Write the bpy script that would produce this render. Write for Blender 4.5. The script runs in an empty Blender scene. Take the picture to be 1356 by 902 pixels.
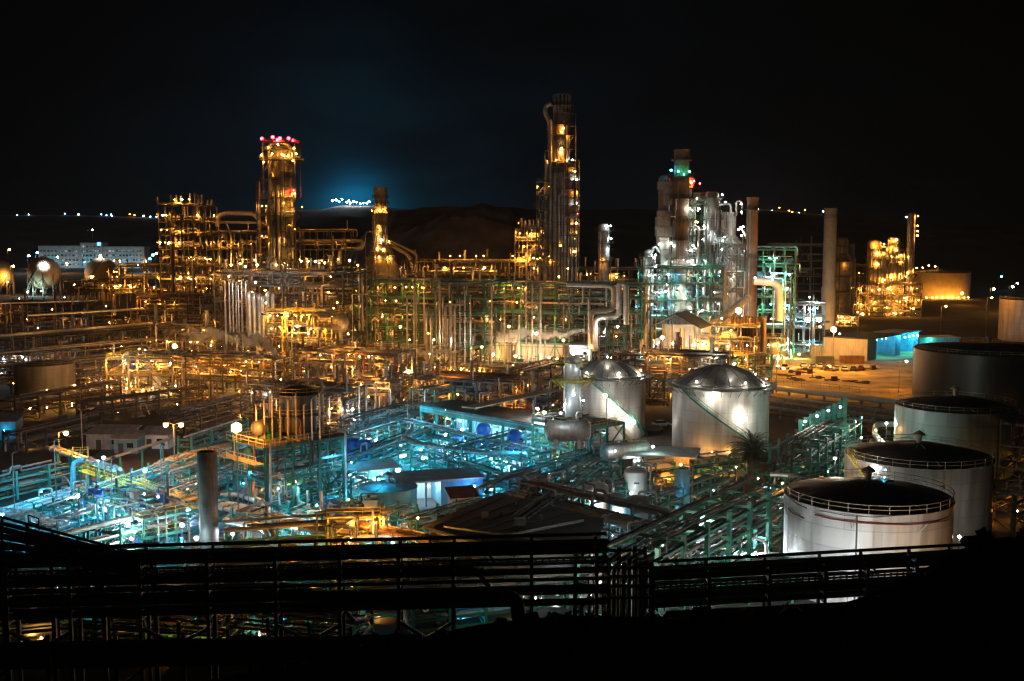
"""Oil refinery at night seen from a dark slope."""
import bpy, math, random
from mathutils import Vector, Matrix
R = math.radians
sc = bpy.context.scene
col = bpy.context.scene.collection
rnd = random.Random(7)

# ------------------------------------------------------------------ camera geometry
F, CX, CY, HZ, EYE = 1500.0, 678.0, 451.0, 300.0, 47.0
PITCH = math.atan((CY - HZ) / F)
sP, cP = math.sin(PITCH), math.cos(PITCH)

def ray(px, py):
    u, v = (px - CX) / F, (CY - py) / F
    return Vector((u, cP + v * sP, -sP + v * cP))
def g(px, py, z=0.0):
    """point at height z seen at a place of the photograph"""
    d = ray(px, py); t = (z - EYE) / d.z
    return Vector((d.x * t, d.y * t, z))
def W(px, py, Y):
    d = ray(px, py); t = Y / d.y
    return Vector((d.x * t, Y, EYE + d.z * t))
def Zf(py, Y): return W(CX, py, Y).z
def Xf(px, Y, z=15.0):
    return (px - CX) / F * (Y * cP - (z - EYE) * sP)

# ------------------------------------------------------------------ materials
MATS = {}
def nodes_of(m):
    m.use_nodes = True
    nt = m.node_tree; nt.nodes.clear()
    return nt, nt.nodes, nt.links
def mat(name, c, rough=.55, metal=0., var=.3, scale=.6, streak=.35, dirt=(.05, .035, .025), bump=0.):
    if name in MATS: return MATS[name]
    m = bpy.data.materials.new(name); MATS[name] = m
    nt, N, L = nodes_of(m)
    out = N.new('ShaderNodeOutputMaterial'); p = N.new('ShaderNodeBsdfPrincipled')
    L.new(p.outputs[0], out.inputs[0])
    tc = N.new('ShaderNodeTexCoord')
    n1 = N.new('ShaderNodeTexNoise'); n1.inputs['Scale'].default_value = scale; n1.inputs['Detail'].default_value = 6
    L.new(tc.outputs['Object'], n1.inputs['Vector'])
    r1 = N.new('ShaderNodeValToRGB'); L.new(n1.outputs['Fac'], r1.inputs[0])
    r1.color_ramp.elements[0].position = .3; r1.color_ramp.elements[1].position = .7
    lo = [x * (1 - var) for x in c]; hi = [min(1, x * (1 + var)) for x in c]
    r1.color_ramp.elements[0].color = (*lo, 1); r1.color_ramp.elements[1].color = (*hi, 1)
    mp = N.new('ShaderNodeMapping'); mp.inputs['Scale'].default_value = (1.1, 1.1, .12)
    L.new(tc.outputs['Object'], mp.inputs[0])
    n2 = N.new('ShaderNodeTexNoise'); n2.inputs['Scale'].default_value = 1.6; n2.inputs['Detail'].default_value = 5
    L.new(mp.outputs[0], n2.inputs['Vector'])
    r2 = N.new('ShaderNodeValToRGB'); L.new(n2.outputs['Fac'], r2.inputs[0])
    r2.color_ramp.elements[0].position = .5; r2.color_ramp.elements[1].position = .75
    r2.color_ramp.elements[0].color = (0, 0, 0, 1); r2.color_ramp.elements[1].color = (streak, streak, streak, 1)
    mx = N.new('ShaderNodeMix'); mx.data_type = 'RGBA'
    L.new(r2.outputs[0], mx.inputs['Factor']); L.new(r1.outputs[0], mx.inputs['A'])
    mx.inputs['B'].default_value = (*dirt, 1)
    L.new(mx.outputs['Result'], p.inputs['Base Color'])
    p.inputs['Roughness'].default_value = rough; p.inputs['Metallic'].default_value = metal
    if bump:
        b = N.new('ShaderNodeBump'); b.inputs['Strength'].default_value = bump
        L.new(n1.outputs['Fac'], b.inputs['Height']); L.new(b.outputs[0], p.inputs['Normal'])
    return m

M_DARK = mat('dark_steel', (.075, .07, .065), .5, .2)
M_STEEL = mat('grey_steel', (.2, .19, .18), .5, .3)
M_GREEN = mat('green_painted_steel', (.03, .16, .105), .45)
M_TEAL = mat('sea_green_painted_steel', (.04, .19, .16), .45)
M_ALU = mat('aluminium_cladding', (.52, .51, .49), .38, .45, .2, .8, .3)
M_ALU2 = mat('weathered_cladding', (.33, .31, .29), .5, .35, .3, .8, .45)
M_PIPE = mat('grey_pipe_paint', (.3, .3, .29), .5, .1)
M_RUST = mat('rusty_steel', (.19, .085, .04), .75, .1, .4)
M_WHITE = mat('white_tank_paint', (.66, .65, .62), .42, 0, .12, .25, .22, (.3, .25, .2))
M_CREAM = mat('cream_wall', (.5, .42, .3), .7, 0, .15, .3)
M_CONC = mat('concrete', (.3, .28, .26), .85, 0, .25, .3, .4, (.12, .1, .09))
M_YEL = mat('yellow_safety_paint', (.55, .4, .05), .5)
M_BLUE = mat('blue_painted_metal', (.02, .09, .36), .4)
M_LBLUE = mat('light_blue_wall', (.14, .28, .35), .6)
M_RED = mat('red_primer', (.3, .05, .03), .6)
M_ROOF = mat('dark_roofing', (.03, .03, .032), .8)
M_GROOF = mat('grey_sheet_roof', (.3, .31, .31), .6)
M_BLACK = mat('dark_roof_plate', (.085, .075, .068), .5, 0, .5, .25, .6, (.03, .025, .02))
M_BROWN = mat('brown_brick_stack', (.24, .17, .13), .85, 0, .25, .4)
M_PCONC = mat('pale_concrete', (.5, .48, .44), .85, 0, .2, .2, .35, (.2, .17, .14))
M_SHELL = mat('stained_column_cladding', (.27, .25, .225), .5, .3, .4, .35, .75, (.05, .04, .03))
M_GRATE = mat('steel_grating', (.11, .11, .1), .6, .3)
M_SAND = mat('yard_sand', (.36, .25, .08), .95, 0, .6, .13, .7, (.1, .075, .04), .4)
M_TYRE = mat('tyre_rubber', (.02, .02, .02), .9)
M_GLASS = mat('dark_window_glass', (.02, .025, .03), .1, 0, .1, .5, 0)
M_TRUNK = mat('palm_bark', (.12, .08, .05), .95, 0, .4, 3)
M_LEAF = mat('leaf_green', (.05, .085, .03), .7, 0, .5, .8, .3, (.09, .07, .03))
M_FROND = mat('palm_frond', (.085, .09, .035), .7, 0, .5, .8, .4, (.12, .08, .03))

LCOL = {'o': (1., .36, .04), 'y': (1., .46, .095), 'w': (1., .93, .8), 'c': (.8, .95, 1.), 't': (.05, .64, 1.),
        'b': (.16, .42, 1.), 'g': (.06, 1., .5), 'r': (1., .008, .014), 'm': (.62, 1., .86)}
LMAT = {}
def lamp_mat(c, L):
    k = round(math.log2(max(L, .5)) * 2) / 2
    key = (c, k)
    if key not in LMAT:
        names = dict(o='sodium', y='warm', w='white', c='cool_white', t='teal', b='blue', g='green', r='red', m='mercury')
        m = bpy.data.materials.new('lit_' + names[c] + '_lamp'); nt, N, Lk = nodes_of(m)
        e = N.new('ShaderNodeEmission'); o = N.new('ShaderNodeOutputMaterial')
        e.inputs[0].default_value = (*LCOL[c], 1); e.inputs[1].default_value = 2 ** k
        Lk.new(e.outputs[0], o.inputs[0]); LMAT[key] = m; m.cycles.emission_sampling = 'FRONT'
    return LMAT[key]

# ------------------------------------------------------------------ mesh building
def fillet(pts, rad, k=3):
    pts = [Vector(p) for p in pts]
    if rad <= 0 or len(pts) < 3: return pts
    o = [pts[0]]
    for i in range(1, len(pts) - 1):
        a, b, c = pts[i - 1], pts[i], pts[i + 1]
        r = min(rad, (b - a).length * .45, (c - b).length * .45)
        p, q = b + (a - b).normalized() * r, b + (c - b).normalized() * r
        for j in range(k + 1):
            t = j / k
            o.append(p * (1 - t) ** 2 + b * 2 * t * (1 - t) + q * t * t)
    o.append(pts[-1]); return o

class MB:
    def __init__(s): s.v, s.f, s.sm = [], [], []
    def add(s, vs, fs, smooth=False):
        b = len(s.v); s.v += [tuple(p) for p in vs]
        s.f += [tuple(i + b for i in q) for q in fs]; s.sm += [smooth] * len(fs); return s
    def box(s, x, y, z, sx, sy, sz, yaw=0.):
        c, n = math.cos(yaw), math.sin(yaw); vs = []
        for dz in (0, sz):
            for dx, dy in ((-1, -1), (1, -1), (1, 1), (-1, 1)):
                a, b = dx * sx / 2, dy * sy / 2
                vs.append((x + a * c - b * n, y + a * n + b * c, z + dz))
        return s.add(vs, [(3, 2, 1, 0), (4, 5, 6, 7), (0, 1, 5, 4), (1, 2, 6, 5), (2, 3, 7, 6), (3, 0, 4, 7)])
    def bar(s, p, q, w, h=None):
        p, q = Vector(p), Vector(q); h = h or w; d = (q - p).normalized()
        up = Vector((0, 0, 1)) if abs(d.z) < .95 else Vector((1, 0, 0))
        a = d.cross(up).normalized(); b = a.cross(d)
        vs = [e + a * (i * w / 2) + b * (j * h / 2) for e in (p, q) for i, j in ((-1, -1), (1, -1), (1, 1), (-1, 1))]
        return s.add(vs, [(0, 1, 2, 3), (7, 6, 5, 4), (4, 5, 1, 0), (5, 6, 2, 1), (6, 7, 3, 2), (7, 4, 0, 3)])
    def flanges(s, pts, r, every=5.5, n=7):
        pts = [Vector(p) for p in pts]
        for a, b in zip(pts, pts[1:]):
            L_ = (b - a).length
            if L_ < 2.5: continue
            d = (b - a) / L_; k = max(1, int(L_ / every))
            for i in range(k):
                c = a + d * (L_ * (i + .5) / k); s.tube([c - d * .09, c + d * .09], r * 1.45 + .03, n, 0)
        return s
    def tube(s, pts, r, n=8, rad=None, cap=True):
        pts = fillet(pts, r * 2.6 if rad is None else rad)
        m = len(pts); vs, fs = [], []; a = None
        for i, p in enumerate(pts):
            d = (pts[min(i + 1, m - 1)] - pts[max(i - 1, 0)])
            if d.length < 1e-6: d = Vector((0, 0, 1))
            d.normalize()
            if a is None:
                a = d.orthogonal().normalized()
            else:
                a = a - d * a.dot(d)
                a = a.normalized() if a.length > 1e-4 else d.orthogonal().normalized()
            b = d.cross(a)
            for j in range(n):
                t = 2 * math.pi * j / n
                vs.append(p + a * (math.cos(t) * r) + b * (math.sin(t) * r))
        for i in range(m - 1):
            for j in range(n):
                k = (j + 1) % n
                fs.append((i * n + j, i * n + k, (i + 1) * n + k, (i + 1) * n + j))
        s.add(vs, fs, True)
        if cap:
            s.add(vs[:n], [tuple(range(n))[::-1]]); s.add(vs[-n:], [tuple(range(n))])
        return s
    def lathe(s, prof, n=24, c=(0, 0, 0), axis='z', smooth=True):
        c = Vector(c); vs, fs = [], []
        for r, z in prof:
            for j in range(n):
                t = 2 * math.pi * j / n
                x, y = r * math.cos(t), r * math.sin(t)
                p = (x, y, z) if axis == 'z' else ((z, x, y) if axis == 'x' else (y, z, x))
                vs.append(c + Vector(p))
        for i in range(len(prof) - 1):
            for j in range(n):
                k = (j + 1) % n
                fs.append((i * n + j, i * n + k, (i + 1) * n + k, (i + 1) * n + j))
        return s.add(vs, fs, smooth)
    def rail(s, pts, h=1.1, sp=2., t=.06, closed=False):
        pts = [Vector(p) for p in pts]
        if closed: pts = pts + [pts[0]]
        up = Vector((0, 0, 1))
        for a, b in zip(pts, pts[1:]):
            for hh in (h, h * .52): s.bar(a + up * hh, b + up * hh, t)
            k = max(1, int((b - a).length / sp))
            for i in range(k + 1):
                q = a.lerp(b, i / k); s.bar(q, q + up * h, t)
        return s
    def arc(s, R_, a0, a1, z, c=(0, 0), n=None):
        n = n or max(3, int(abs(a1 - a0) / .26))
        return [Vector((c[0] + R_ * math.cos(a0 + (a1 - a0) * i / n), c[1] + R_ * math.sin(a0 + (a1 - a0) * i / n), z)) for i in range(n + 1)]
    def ringdeck(s, R0, R1, a0, a1, z, th=.15, c=(0, 0)):
        A, B = s.arc(R0, a0, a1, z, c), s.arc(R1, a0, a1, z, c); n = len(A); u = Vector((0, 0, th))
        vs = A + B + [p + u for p in A] + [p + u for p in B]; fs = []
        for i in range(n - 1):
            fs += [(i, i + 1, n + i + 1, n + i), (2 * n + i + 1, 2 * n + i, 3 * n + i, 3 * n + i + 1),
                   (n + i, n + i + 1, 3 * n + i + 1, 3 * n + i), (i + 1, i, 2 * n + i, 2 * n + i + 1)]
        return s.add(vs, fs)
    def ladder(s, p, q, out, w=.5, t=.06):
        p, q, out = Vector(p), Vector(q), Vector(out).normalized()
        d = (q - p).normalized(); a = d.cross(out).normalized() * w / 2
        s.bar(p + a, q + a, t); s.bar(p - a, q - a, t)
        k = int((q - p).length / .9)
        for i in range(1, k): m_ = p.lerp(q, i / k); s.bar(m_ + a, m_ - a, t * .8)
        return s
    def stair(s, p, q, w=1., t=.07):
        p, q = Vector(p), Vector(q); d = q - p; hd = Vector((d.x, d.y, 0)).normalized(); a = Vector((-hd.y, hd.x, 0)) * w / 2
        for sg in (1, -1):
            s.bar(p + a * sg, q + a * sg, .08, .28)
            for hh in (1., .5): s.bar(p + a * sg + Vector((0, 0, hh)), q + a * sg + Vector((0, 0, hh)), t)
            k = max(2, int(d.length / 2))
            for i in range(k + 1): m_ = p.lerp(q, i / k) + a * sg; s.bar(m_, m_ + Vector((0, 0, 1.)), t)
        k = max(3, int(abs(d.z) / .25))
        for i in range(k + 1): m_ = p.lerp(q, i / k); s.bar(m_ - a, m_ + a, .26, .04)
        return s
    def mesh(s, name, m):
        me = bpy.data.meshes.new(name); me.from_pydata(s.v, [], s.f)
        me.polygons.foreach_set('use_smooth', s.sm)
        if m: me.materials.append(m)
        if any(s.sm): me.set_sharp_from_angle(angle=R(38))
        return me

def link(name, me, parent=None, loc=None, rot=None, scale=None):
    o = bpy.data.objects.new(name, me); col.objects.link(o)
    if parent: o.parent = parent
    if loc is not None: o.location = loc
    if rot is not None: o.rotation_euler = rot
    if scale is not None: o.scale = scale if hasattr(scale, '__len__') else (scale,) * 3
    return o
def part(name, mb, m, parent, loc=None, rot=None, label=None):
    if not mb.f: return None
    o = link(name, mb.mesh(name, m), parent, loc, rot)
    if label: o['label'] = label
    return o
USED = {}
def tag(o, label, cat, group=None):
    n = len(label.split())
    if n > 16 or n < 4: print('LABEL LENGTH', n, label)
    if label in USED and USED[label] != (group or 0): print('DUP LABEL', label)
    USED[label] = group or 1
    o['label'] = label; o['category'] = cat
    if group: o['group'] = group
    return o
def thing(name, label, cat, loc=(0, 0, 0), yaw=0., group=None):
    o = bpy.data.objects.new(name, None); col.objects.link(o); o.empty_display_size = .5
    o.location = loc; o.rotation_euler = (0, 0, yaw)
    return tag(o, label, cat, group)
def struct(name, mb, m, kind='structure'):
    o = link(name, mb.mesh(name, m)); o['kind'] = kind; return o

# shared meshes
def ico(n=0):
    t = (1 + 5 ** .5) / 2
    v = [Vector(p).normalized() for p in ((-1, t, 0), (1, t, 0), (-1, -t, 0), (1, -t, 0), (0, -1, t), (0, 1, t), (0, -1, -t), (0, 1, -t), (t, 0, -1), (t, 0, 1), (-t, 0, -1), (-t, 0, 1))]
    f = [(0, 11, 5), (0, 5, 1), (0, 1, 7), (0, 7, 10), (0, 10, 11), (1, 5, 9), (5, 11, 4), (11, 10, 2), (10, 7, 6), (7, 1, 8), (3, 9, 4), (3, 4, 2), (3, 2, 6), (3, 6, 8), (3, 8, 9), (4, 9, 5), (2, 4, 11), (6, 2, 10), (8, 6, 7), (9, 8, 1)]
    return v, f
_lm = {}
NL = [0]
GAIN = 0.54
def lamp(parent, p, c='o', I=25., r=.35, name='lamp'):
    """a lit lamp bulb: I = radiance x radius squared"""
    if name == 'lamp': r *= .72
    m = lamp_mat(c, I * GAIN / (r * r))
    mk = (m.name, r > .24)
    if mk not in _lm:
        v, f = ico() if r > .24 else (([(1, 0, 0), (-1, 0, 0), (0, 1, 0), (0, -1, 0), (0, 0, 1), (0, 0, -1)]), [(0, 2, 4), (2, 1, 4), (1, 3, 4), (3, 0, 4), (2, 0, 5), (1, 2, 5), (3, 1, 5), (0, 3, 5)]); mb = MB(); mb.add(v, f, True); _lm[mk] = mb.mesh('lamp', m)
    NL[0] += 1
    return link(name, _lm[mk], parent, p, None, r)
_hm = {}
def hood_mat(c, L):
    k = round(math.log2(max(L, .5)) * 2) / 2; key = ('hood', c, k)
    if key not in LMAT:
        m = bpy.data.materials.new('hooded_lamp_glass'); nt, N, Lk = nodes_of(m); e = N.new('ShaderNodeEmission'); o = N.new('ShaderNodeOutputMaterial')
        e.inputs[0].default_value = (*LCOL[c], 1); e.inputs[1].default_value = 2 ** k; Lk.new(e.outputs[0], o.inputs[0]); m.cycles.emission_sampling = 'FRONT'; LMAT[key] = m
    return LMAT[key], key
def hlamp(parent, p, c='o', I=25., r=.3, yaw=0., tilt=.6):
    """a hooded floodlight: dark cap, light leaving only from its underside, aimed down and away from the viewer's side"""
    m, key = hood_mat(c, I * GAIN / (r * r))
    if key not in _hm:
        n = 8; vs = [(math.cos(i * 6.2832 / n) * q, math.sin(i * 6.2832 / n) * q, z) for q, z in ((1., 0.), (1.15, -.05), (1.1, .25), (.5, .7)) for i in range(n)]
        fs = [tuple(range(n))[::-1]] + [(a * n + i, a * n + (i + 1) % n, a * n + n + (i + 1) % n, a * n + n + i) for a in (1, 2) for i in range(n)] + [tuple(range(3 * n, 4 * n))]
        me = bpy.data.meshes.new('lamp'); me.from_pydata(vs, [], fs); me.materials.append(m); me.materials.append(M_DARK); me.polygons.foreach_set('material_index', [0] + [1] * (len(fs) - 1)); _hm[key] = me
    NL[0] += 1
    return link('lamp', _hm[key], parent, p, (tilt, 0, -yaw), r)
_bars = {}
def post_mesh(w, h, m, rnd_=False):
    k = (round(w, 2), round(h, 2), m.name, rnd_)
    if k not in _bars:
        mb = MB()
        if rnd_: mb.tube([(0, 0, 0), (0, 0, h)], w / 2, 8)
        else:
            mb.box(0, 0, 0, w * .22, w * .72, h); mb.box(0, w * .43, 0, w, w * .14, h); mb.box(0, -w * .43, 0, w, w * .14, h)
            mb.box(0, 0, 0, w * 2, w * 2, .06)
        _bars[k] = mb.mesh('column', m)
    return _bars[k]
HAZE = 0.00006; STEAM = True
# ------------------------------------------------------------------ generators
E1 = -math.pi / 4          # the plant grid runs at 45 degrees to the view

def drum_mb(r, L, n=16, axis='x'):
    pr = [(0.02, -L / 2 - r * .45), (r * .55, -L / 2 - r * .36), (r * .88, -L / 2 - r * .16), (r, -L / 2)]
    pr += [(r, -L * .2), (r * 1.03, -L * .2), (r * 1.03, -L * .17), (r, -L * .17), (r, L * .2), (r * 1.03, L * .2), (r * 1.03, L * .23), (r, L * .23)]
    pr += [(r, L / 2), (r * .88, L / 2 + r * .16), (r * .55, L / 2 + r * .36), (0.02, L / 2 + r * .45)]
    return MB().lathe(pr, n, (0, 0, 0), axis)

def frame_unit(name, label, cat, org, nx, ny, lv, bx=6., by=6., yaw=E1, cm=None, pm=(None,), nv=14, nh=16, nl=18, lc='o', I=30., lr=.3,
               deck=.7, drums=3, brace=3, seed=1, cw=.4, rail=True, group=None, pr=(.1, .32), dm=None, top=0, rm=None, rt=.07, base=0., fill=None):
    rn = random.Random(seed)
    nh = min(64, int(nh * 1.7)); nv = min(30, int(nv * .62)); nl = min(96, int(nl * 1.5)); I *= .55; deck = min(.9, deck * 1.35)
    cm = cm or M_DARK; pm = [m or M_PIPE for m in pm] + [M_DARK]; dm = dm or M_ALU2; rm = rm or cm
    T = thing(name, label, cat, (org[0], org[1], base), yaw, group)
    lx, ly = nx * bx, ny * by; x0, y0 = -lx / 2, -ly / 2; H = lv[-1]
    pmesh = post_mesh(cw, H + .1, cm)
    for i in range(nx + 1):
        for j in range(ny + 1):
            if 0 < i < nx and 0 < j < ny and rn.random() < .6: continue
            link('column', pmesh, T, (x0 + i * bx, y0 + j * by, 0))
    for k, z in enumerate(lv):
        mb = MB()
        for j in range(ny + 1): mb.box(0, y0 + j * by, z - .4, lx - cw, cw * .7, .4)
        for i in range(nx + 1): mb.box(x0 + i * bx, 0, z - .42, cw * .7, ly - cw, .4)
        part('floor_beam', mb, cm, T)
        mb = MB(); any_ = False
        for i in range(nx):
            for j in range(ny):
                if rn.random() < deck:
                    mb.box(x0 + (i + .5) * bx, y0 + (j + .5) * by, z + .03, bx - .02, by - .02, .08); any_ = True
        if any_: part('deck', mb, M_GRATE, T)
        if rail:
            mb = MB(); e = .1
            mb.rail([(x0 - e, y0 - e, z), (-x0 + e, y0 - e, z), (-x0 + e, -y0 + e, z), (x0 - e, -y0 + e, z)], 1.1, 2.2, rt, True)
            part('handrail', mb, rm, T)
    zz = [0] + list(lv)
    mb = MB()
    for q in range(brace * len(lv)):
        k = rn.randrange(len(lv)); za, zb = zz[k] + .1, zz[k + 1] - .5
        if rn.random() < .5:
            i = rn.randrange(nx); y = y0 - .02 if rn.random() < .7 else -y0; xa = x0 + i * bx
            mb.bar((xa, y, za), (xa + bx, y, zb), .22); 
            if rn.random() < .5: mb.bar((xa + bx, y + .25, za), (xa, y + .25, zb), .22)
        else:
            j = rn.randrange(ny); x = x0 if rn.random() < .5 else -x0; ya = y0 + j * by
            mb.bar((x, ya, za), (x, ya + by, zb), .22)
    part('bracing', mb, cm, T)
    # pipes
    for q in range(nh):
        r = rn.uniform(*pr); k = rn.randrange(len(zz)); z = zz[k] + rn.choice((.5, 1.1, 1.8, 2.6, 3.3)) + r
        if k == len(zz) - 1: z = zz[k] + .3 + r
        if rn.random() < .62:
            y = rn.uniform(y0 - .6, -y0 + .6); xa, xb = sorted((rn.uniform(x0 - 2, 0), rn.uniform(0, -x0 + 2)))
            pts = [(xa, y, z), (xb, y, z)]
            dz = rn.choice((0, -3, -5, 3)); dz2 = rn.choice((0, -3, -6, 4))
            if dz: pts = [(xa, y, max(.3, z + dz))] + pts
            if dz2: pts = pts + [(xb, y, max(.3, z + dz2))]
        else:
            x = rn.uniform(x0 - .6, -x0 + .6); ya, yb = sorted((rn.uniform(y0 - 1.5, 0), rn.uniform(0, -y0 + 1)))
            pts = [(x, ya, z), (x, yb, z)]
            dz = rn.choice((0, -3, -6, 3))
            if dz: pts = [(x, ya, max(.3, z + dz))] + pts
        part('pipe', MB().tube(pts, r, 7).flanges(pts, r), rn.choice(pm), T)
    for q in range(nv):
        r = rn.uniform(*pr) * .95
        if rn.random() < .66: x, y = rn.uniform(x0, -x0), y0 - rn.uniform(.4, 1.2)
        else: x, y = (x0 - rn.uniform(.4, 1.) if rn.random() < .6 else -x0 + rn.uniform(.4, 1.)), rn.uniform(y0, -y0)
        a = 0 if rn.random() < .6 else rn.uniform(0, H * .4); b = rn.uniform(H * .55, H + 1.5)
        pts = [(x, y, a), (x, y, b)]
        if rn.random() < .7: pts.append((x + rn.uniform(-4, 4), y + rn.uniform(0, 3), b))
        if rn.random() < .3: pts.append((pts[-1][0], pts[-1][1] + .2, b - rn.uniform(2, 6)))
        part('pipe', MB().tube(pts, r, 7), rn.choice(pm), T)
    for q in range(top):
        r = rn.uniform(.25, .6); x, y = x0 + (q + .5) / top * lx + rn.uniform(-.5, .5), rn.uniform(y0, -y0) * .7; h = rn.uniform(2, 5.5)
        mb = MB().tube([(x, y, H), (x, y, H + h)], r, 8); mb.lathe([(r * 1.4, H + h - .3), (r * 1.4, H + h)], 8, (x, y, 0))
        part('vent_pipe', mb, rn.choice(pm), T)
    for q in range(drums):
        k = rn.randrange(len(lv)); z = zz[k] if k else .0
        cl = zz[k + 1] - z - .8; r = min(rn.uniform(.7, 1.5), cl * .4); i, j = rn.randrange(nx), rn.randrange(ny)
        x, y = x0 + (i + .5) * bx, y0 + (j + .5) * by
        if rn.random() < .5 or k == len(lv) - 1:
            mb = drum_mb(r, min(bx, 5.2) * .8, 14); o = part('drum', mb, dm, T, (x, y, z + r + .5))
            sb = MB(); sb.box(-1.3, 0, -r - .45, .3, r * 1.4, .7); sb.box(1.3, 0, -r - .45, .3, r * 1.4, .7); part('saddle', sb, M_CONC, o)
        else:
            L = max(1.5, cl - r * .9)
            mb = drum_mb(r * .8, L, 14, 'z'); o = part('vessel', mb, dm, T, (x, y, z + L / 2 + r * .5 + .3))
            sb = MB()
            for a in range(4): sb.tube([(r * .6 * math.cos(a * 1.57), r * .6 * math.sin(a * 1.57), -L / 2 - r * .5 - .3), (r * .6 * math.cos(a * 1.57), r * .6 * math.sin(a * 1.57), -L / 2 + .3)], .1, 5)
            part('leg', sb, cm, o)
    if fill:
        for q in range(fill):
            k = rn.randrange(len(zz)); x = rn.uniform(x0 + 1, -x0 - 1); y = rn.uniform(y0 + 1, -y0 - 1)
            mb = MB(); mb.box(x, y, zz[k] + .12, rn.uniform(1, 2.5), rn.uniform(.8, 1.6), rn.uniform(.8, 1.8)); mb.tube([(x - 1, y, zz[k] + 1.4), (x - 1, y, zz[k] + 2.4), (x + 1, y, zz[k] + 2.4)], .12, 6)
            part('pump', mb, rn.choice((M_STEEL, M_GREEN, M_BLUE, M_CONC)), T)
    hot = [(rn.randrange(len(lv)), rn.uniform(x0, -x0)) for _ in range(max(3, nl // 7))]
    for q in range(nl):
        k, hx = rn.choice(hot) if rn.random() < .6 else (rn.randrange(len(lv)), None); z = (zz[k] + min(2.9, (zz[k + 1] - zz[k]) * .7)) if rn.random() < .75 else zz[k + 1] + 2.4
        s_ = rn.random()
        if hx is not None: p = (max(x0, min(-x0, hx + rn.gauss(0, bx * .6))), y0 + (rn.uniform(-.3, .6) if s_ < .5 else rn.uniform(0, ly * .8)), z)
        elif s_ < .5: p = (rn.uniform(x0, -x0), y0 + rn.uniform(-.3, .6), z)
        elif s_ < .75: p = (x0 + rn.uniform(-.3, .4), rn.uniform(y0, -y0), z)
        else: p = (rn.uniform(x0, -x0), rn.uniform(y0, -y0), z)
        c = lc if isinstance(lc, str) and len(lc) == 1 else rn.choice(lc)
        k_ = 3 ** rn.uniform(-1., .8)
        if rn.random() < .74:
            if rn.random() < .6: p = (p[0], y0 - rn.uniform(.9, 1.8), p[2] + .5)
            hlamp(T, p, c, I * 2.6 * k_, .3, yaw, rn.uniform(.35, 1.0))
        else: lamp(T, p, c, I * .8 * k_, lr * rn.uniform(.5, 1.1))
    return T

def rack(name, label, p0, p1, lv, width=6., sp=9., cm=None, pm=(None,), per=6, pr=(.1, .35), lamps=0, lc='o', I=20., lr=.28, seed=1, cw=.36,
         brace=True, group=None, rail=False, ytop=None, lz=None, ends=True):
    """a pipe rack from p0 to p1 (world x, y) with pipes at each level"""
    rn = random.Random(seed); cm = cm or M_DARK; pm = [m or M_PIPE for m in pm] + [M_DARK, M_DARK, M_STEEL]
    p0, p1 = Vector((p0[0], p0[1], 0)), Vector((p1[0], p1[1], 0)); d = p1 - p0; L = d.length
    T = thing(name, label, 'pipe rack', tuple(p0), math.atan2(d.y, d.x), group)
    n = max(1, round(L / sp)); H = lv[-1]; w = width / 2
    mb = MB()
    for sgn in (-1, 1):
        y = sgn * w; mb.box(0, y, 0, cw, cw, H + .6)
    for z in lv: mb.box(0, 0, z - .36, cw * .8, width - cw, .34)
    if brace: mb.bar((0, -w, .1), (0, w, lv[0] - .4), .2)
    bent = mb.mesh('bent', cm)
    for i in range(n + 1): link('bent', bent, T, (L * i / n, 0, 0))
    for z in lv:
        mb = MB()
        for sgn in (-1, 1): mb.box(L / 2, sgn * (w - .02), z - .9, L, cw * .6, .3)
        part('side_beam', mb, cm, T)
        ys = [(-w + .5) + (width - 1.) * (q + .5) / per for q in range(per)]
        zb_ = z
        for y in ys:
            z = zb_
            if rn.random() < .16: continue
            r = rn.uniform(pr[0] * .8, pr[1] * .85); z += rn.choice((0, 0, .25, .5)); a = rn.choice((0, 0, 0, L * rn.uniform(0, .3))); b = rn.choice((L, L, L, L * rn.uniform(.6, 1)))
            pts = [(a - .4, y, z + r), (b + .4, y, z + r)]
            if ends and rn.random() < .45: pts = [(a - .4, y, max(.3, z - rn.uniform(2, 5)))] + pts
            if ends and rn.random() < .45: pts = pts + [(b + .4, y + rn.uniform(-1, 1) * 2, z + r)]
            if rn.random() < .25:
                m_ = rn.uniform(.3, .7) * L; e = 2.2; hh = rn.uniform(1, 1.8)
                pts = pts[:1] + [(m_, y, z + r), (m_, y, z + r + hh), (m_ + e, y, z + r + hh), (m_ + e, y, z + r)] + pts[1:] if len(pts) == 2 else pts
            part('pipe', MB().tube(pts, r, 7).flanges(pts, r), rn.choice(pm), T)
    if brace:
        mb = MB()
        for i in range(0, n, 3):
            for sgn in (-1, 1):
                mb.bar((L * i / n, sgn * w, .2), (L * (i + 1) / n, sgn * w, lv[0] - .6), .18); mb.bar((L * (i + 1) / n, sgn * w + .2, .2), (L * i / n, sgn * w + .2, lv[0] - .6), .18)
        part('bracing', mb, cm, T)
    if rail:
        mb = MB(); mb.rail([(0, -w - .6, H), (L, -w - .6, H)], 1.1, 2.4, .07); mb.box(L / 2, -w - .35, H - .08, L, .7, .08); part('walkway', mb, M_YEL, T)
    for q in range(lamps):
        z = (lz if lz is not None else lv[0] - 1.2) + rn.uniform(-.4, .4)
        c = lc if len(lc) == 1 else rn.choice(lc)
        k_ = 3 ** rn.uniform(-1., .8); p = ((q + rn.uniform(.2, .8)) / lamps * L, rn.uniform(-w, w), z)
        if rn.random() < .7: hlamp(T, p, c, I * 1.5 * k_, .26, math.atan2(d.y, d.x), rn.uniform(.2, .9))
        else: lamp(T, p, c, I * .5 * k_, lr * rn.uniform(.6, 1.1))
    return T

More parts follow.
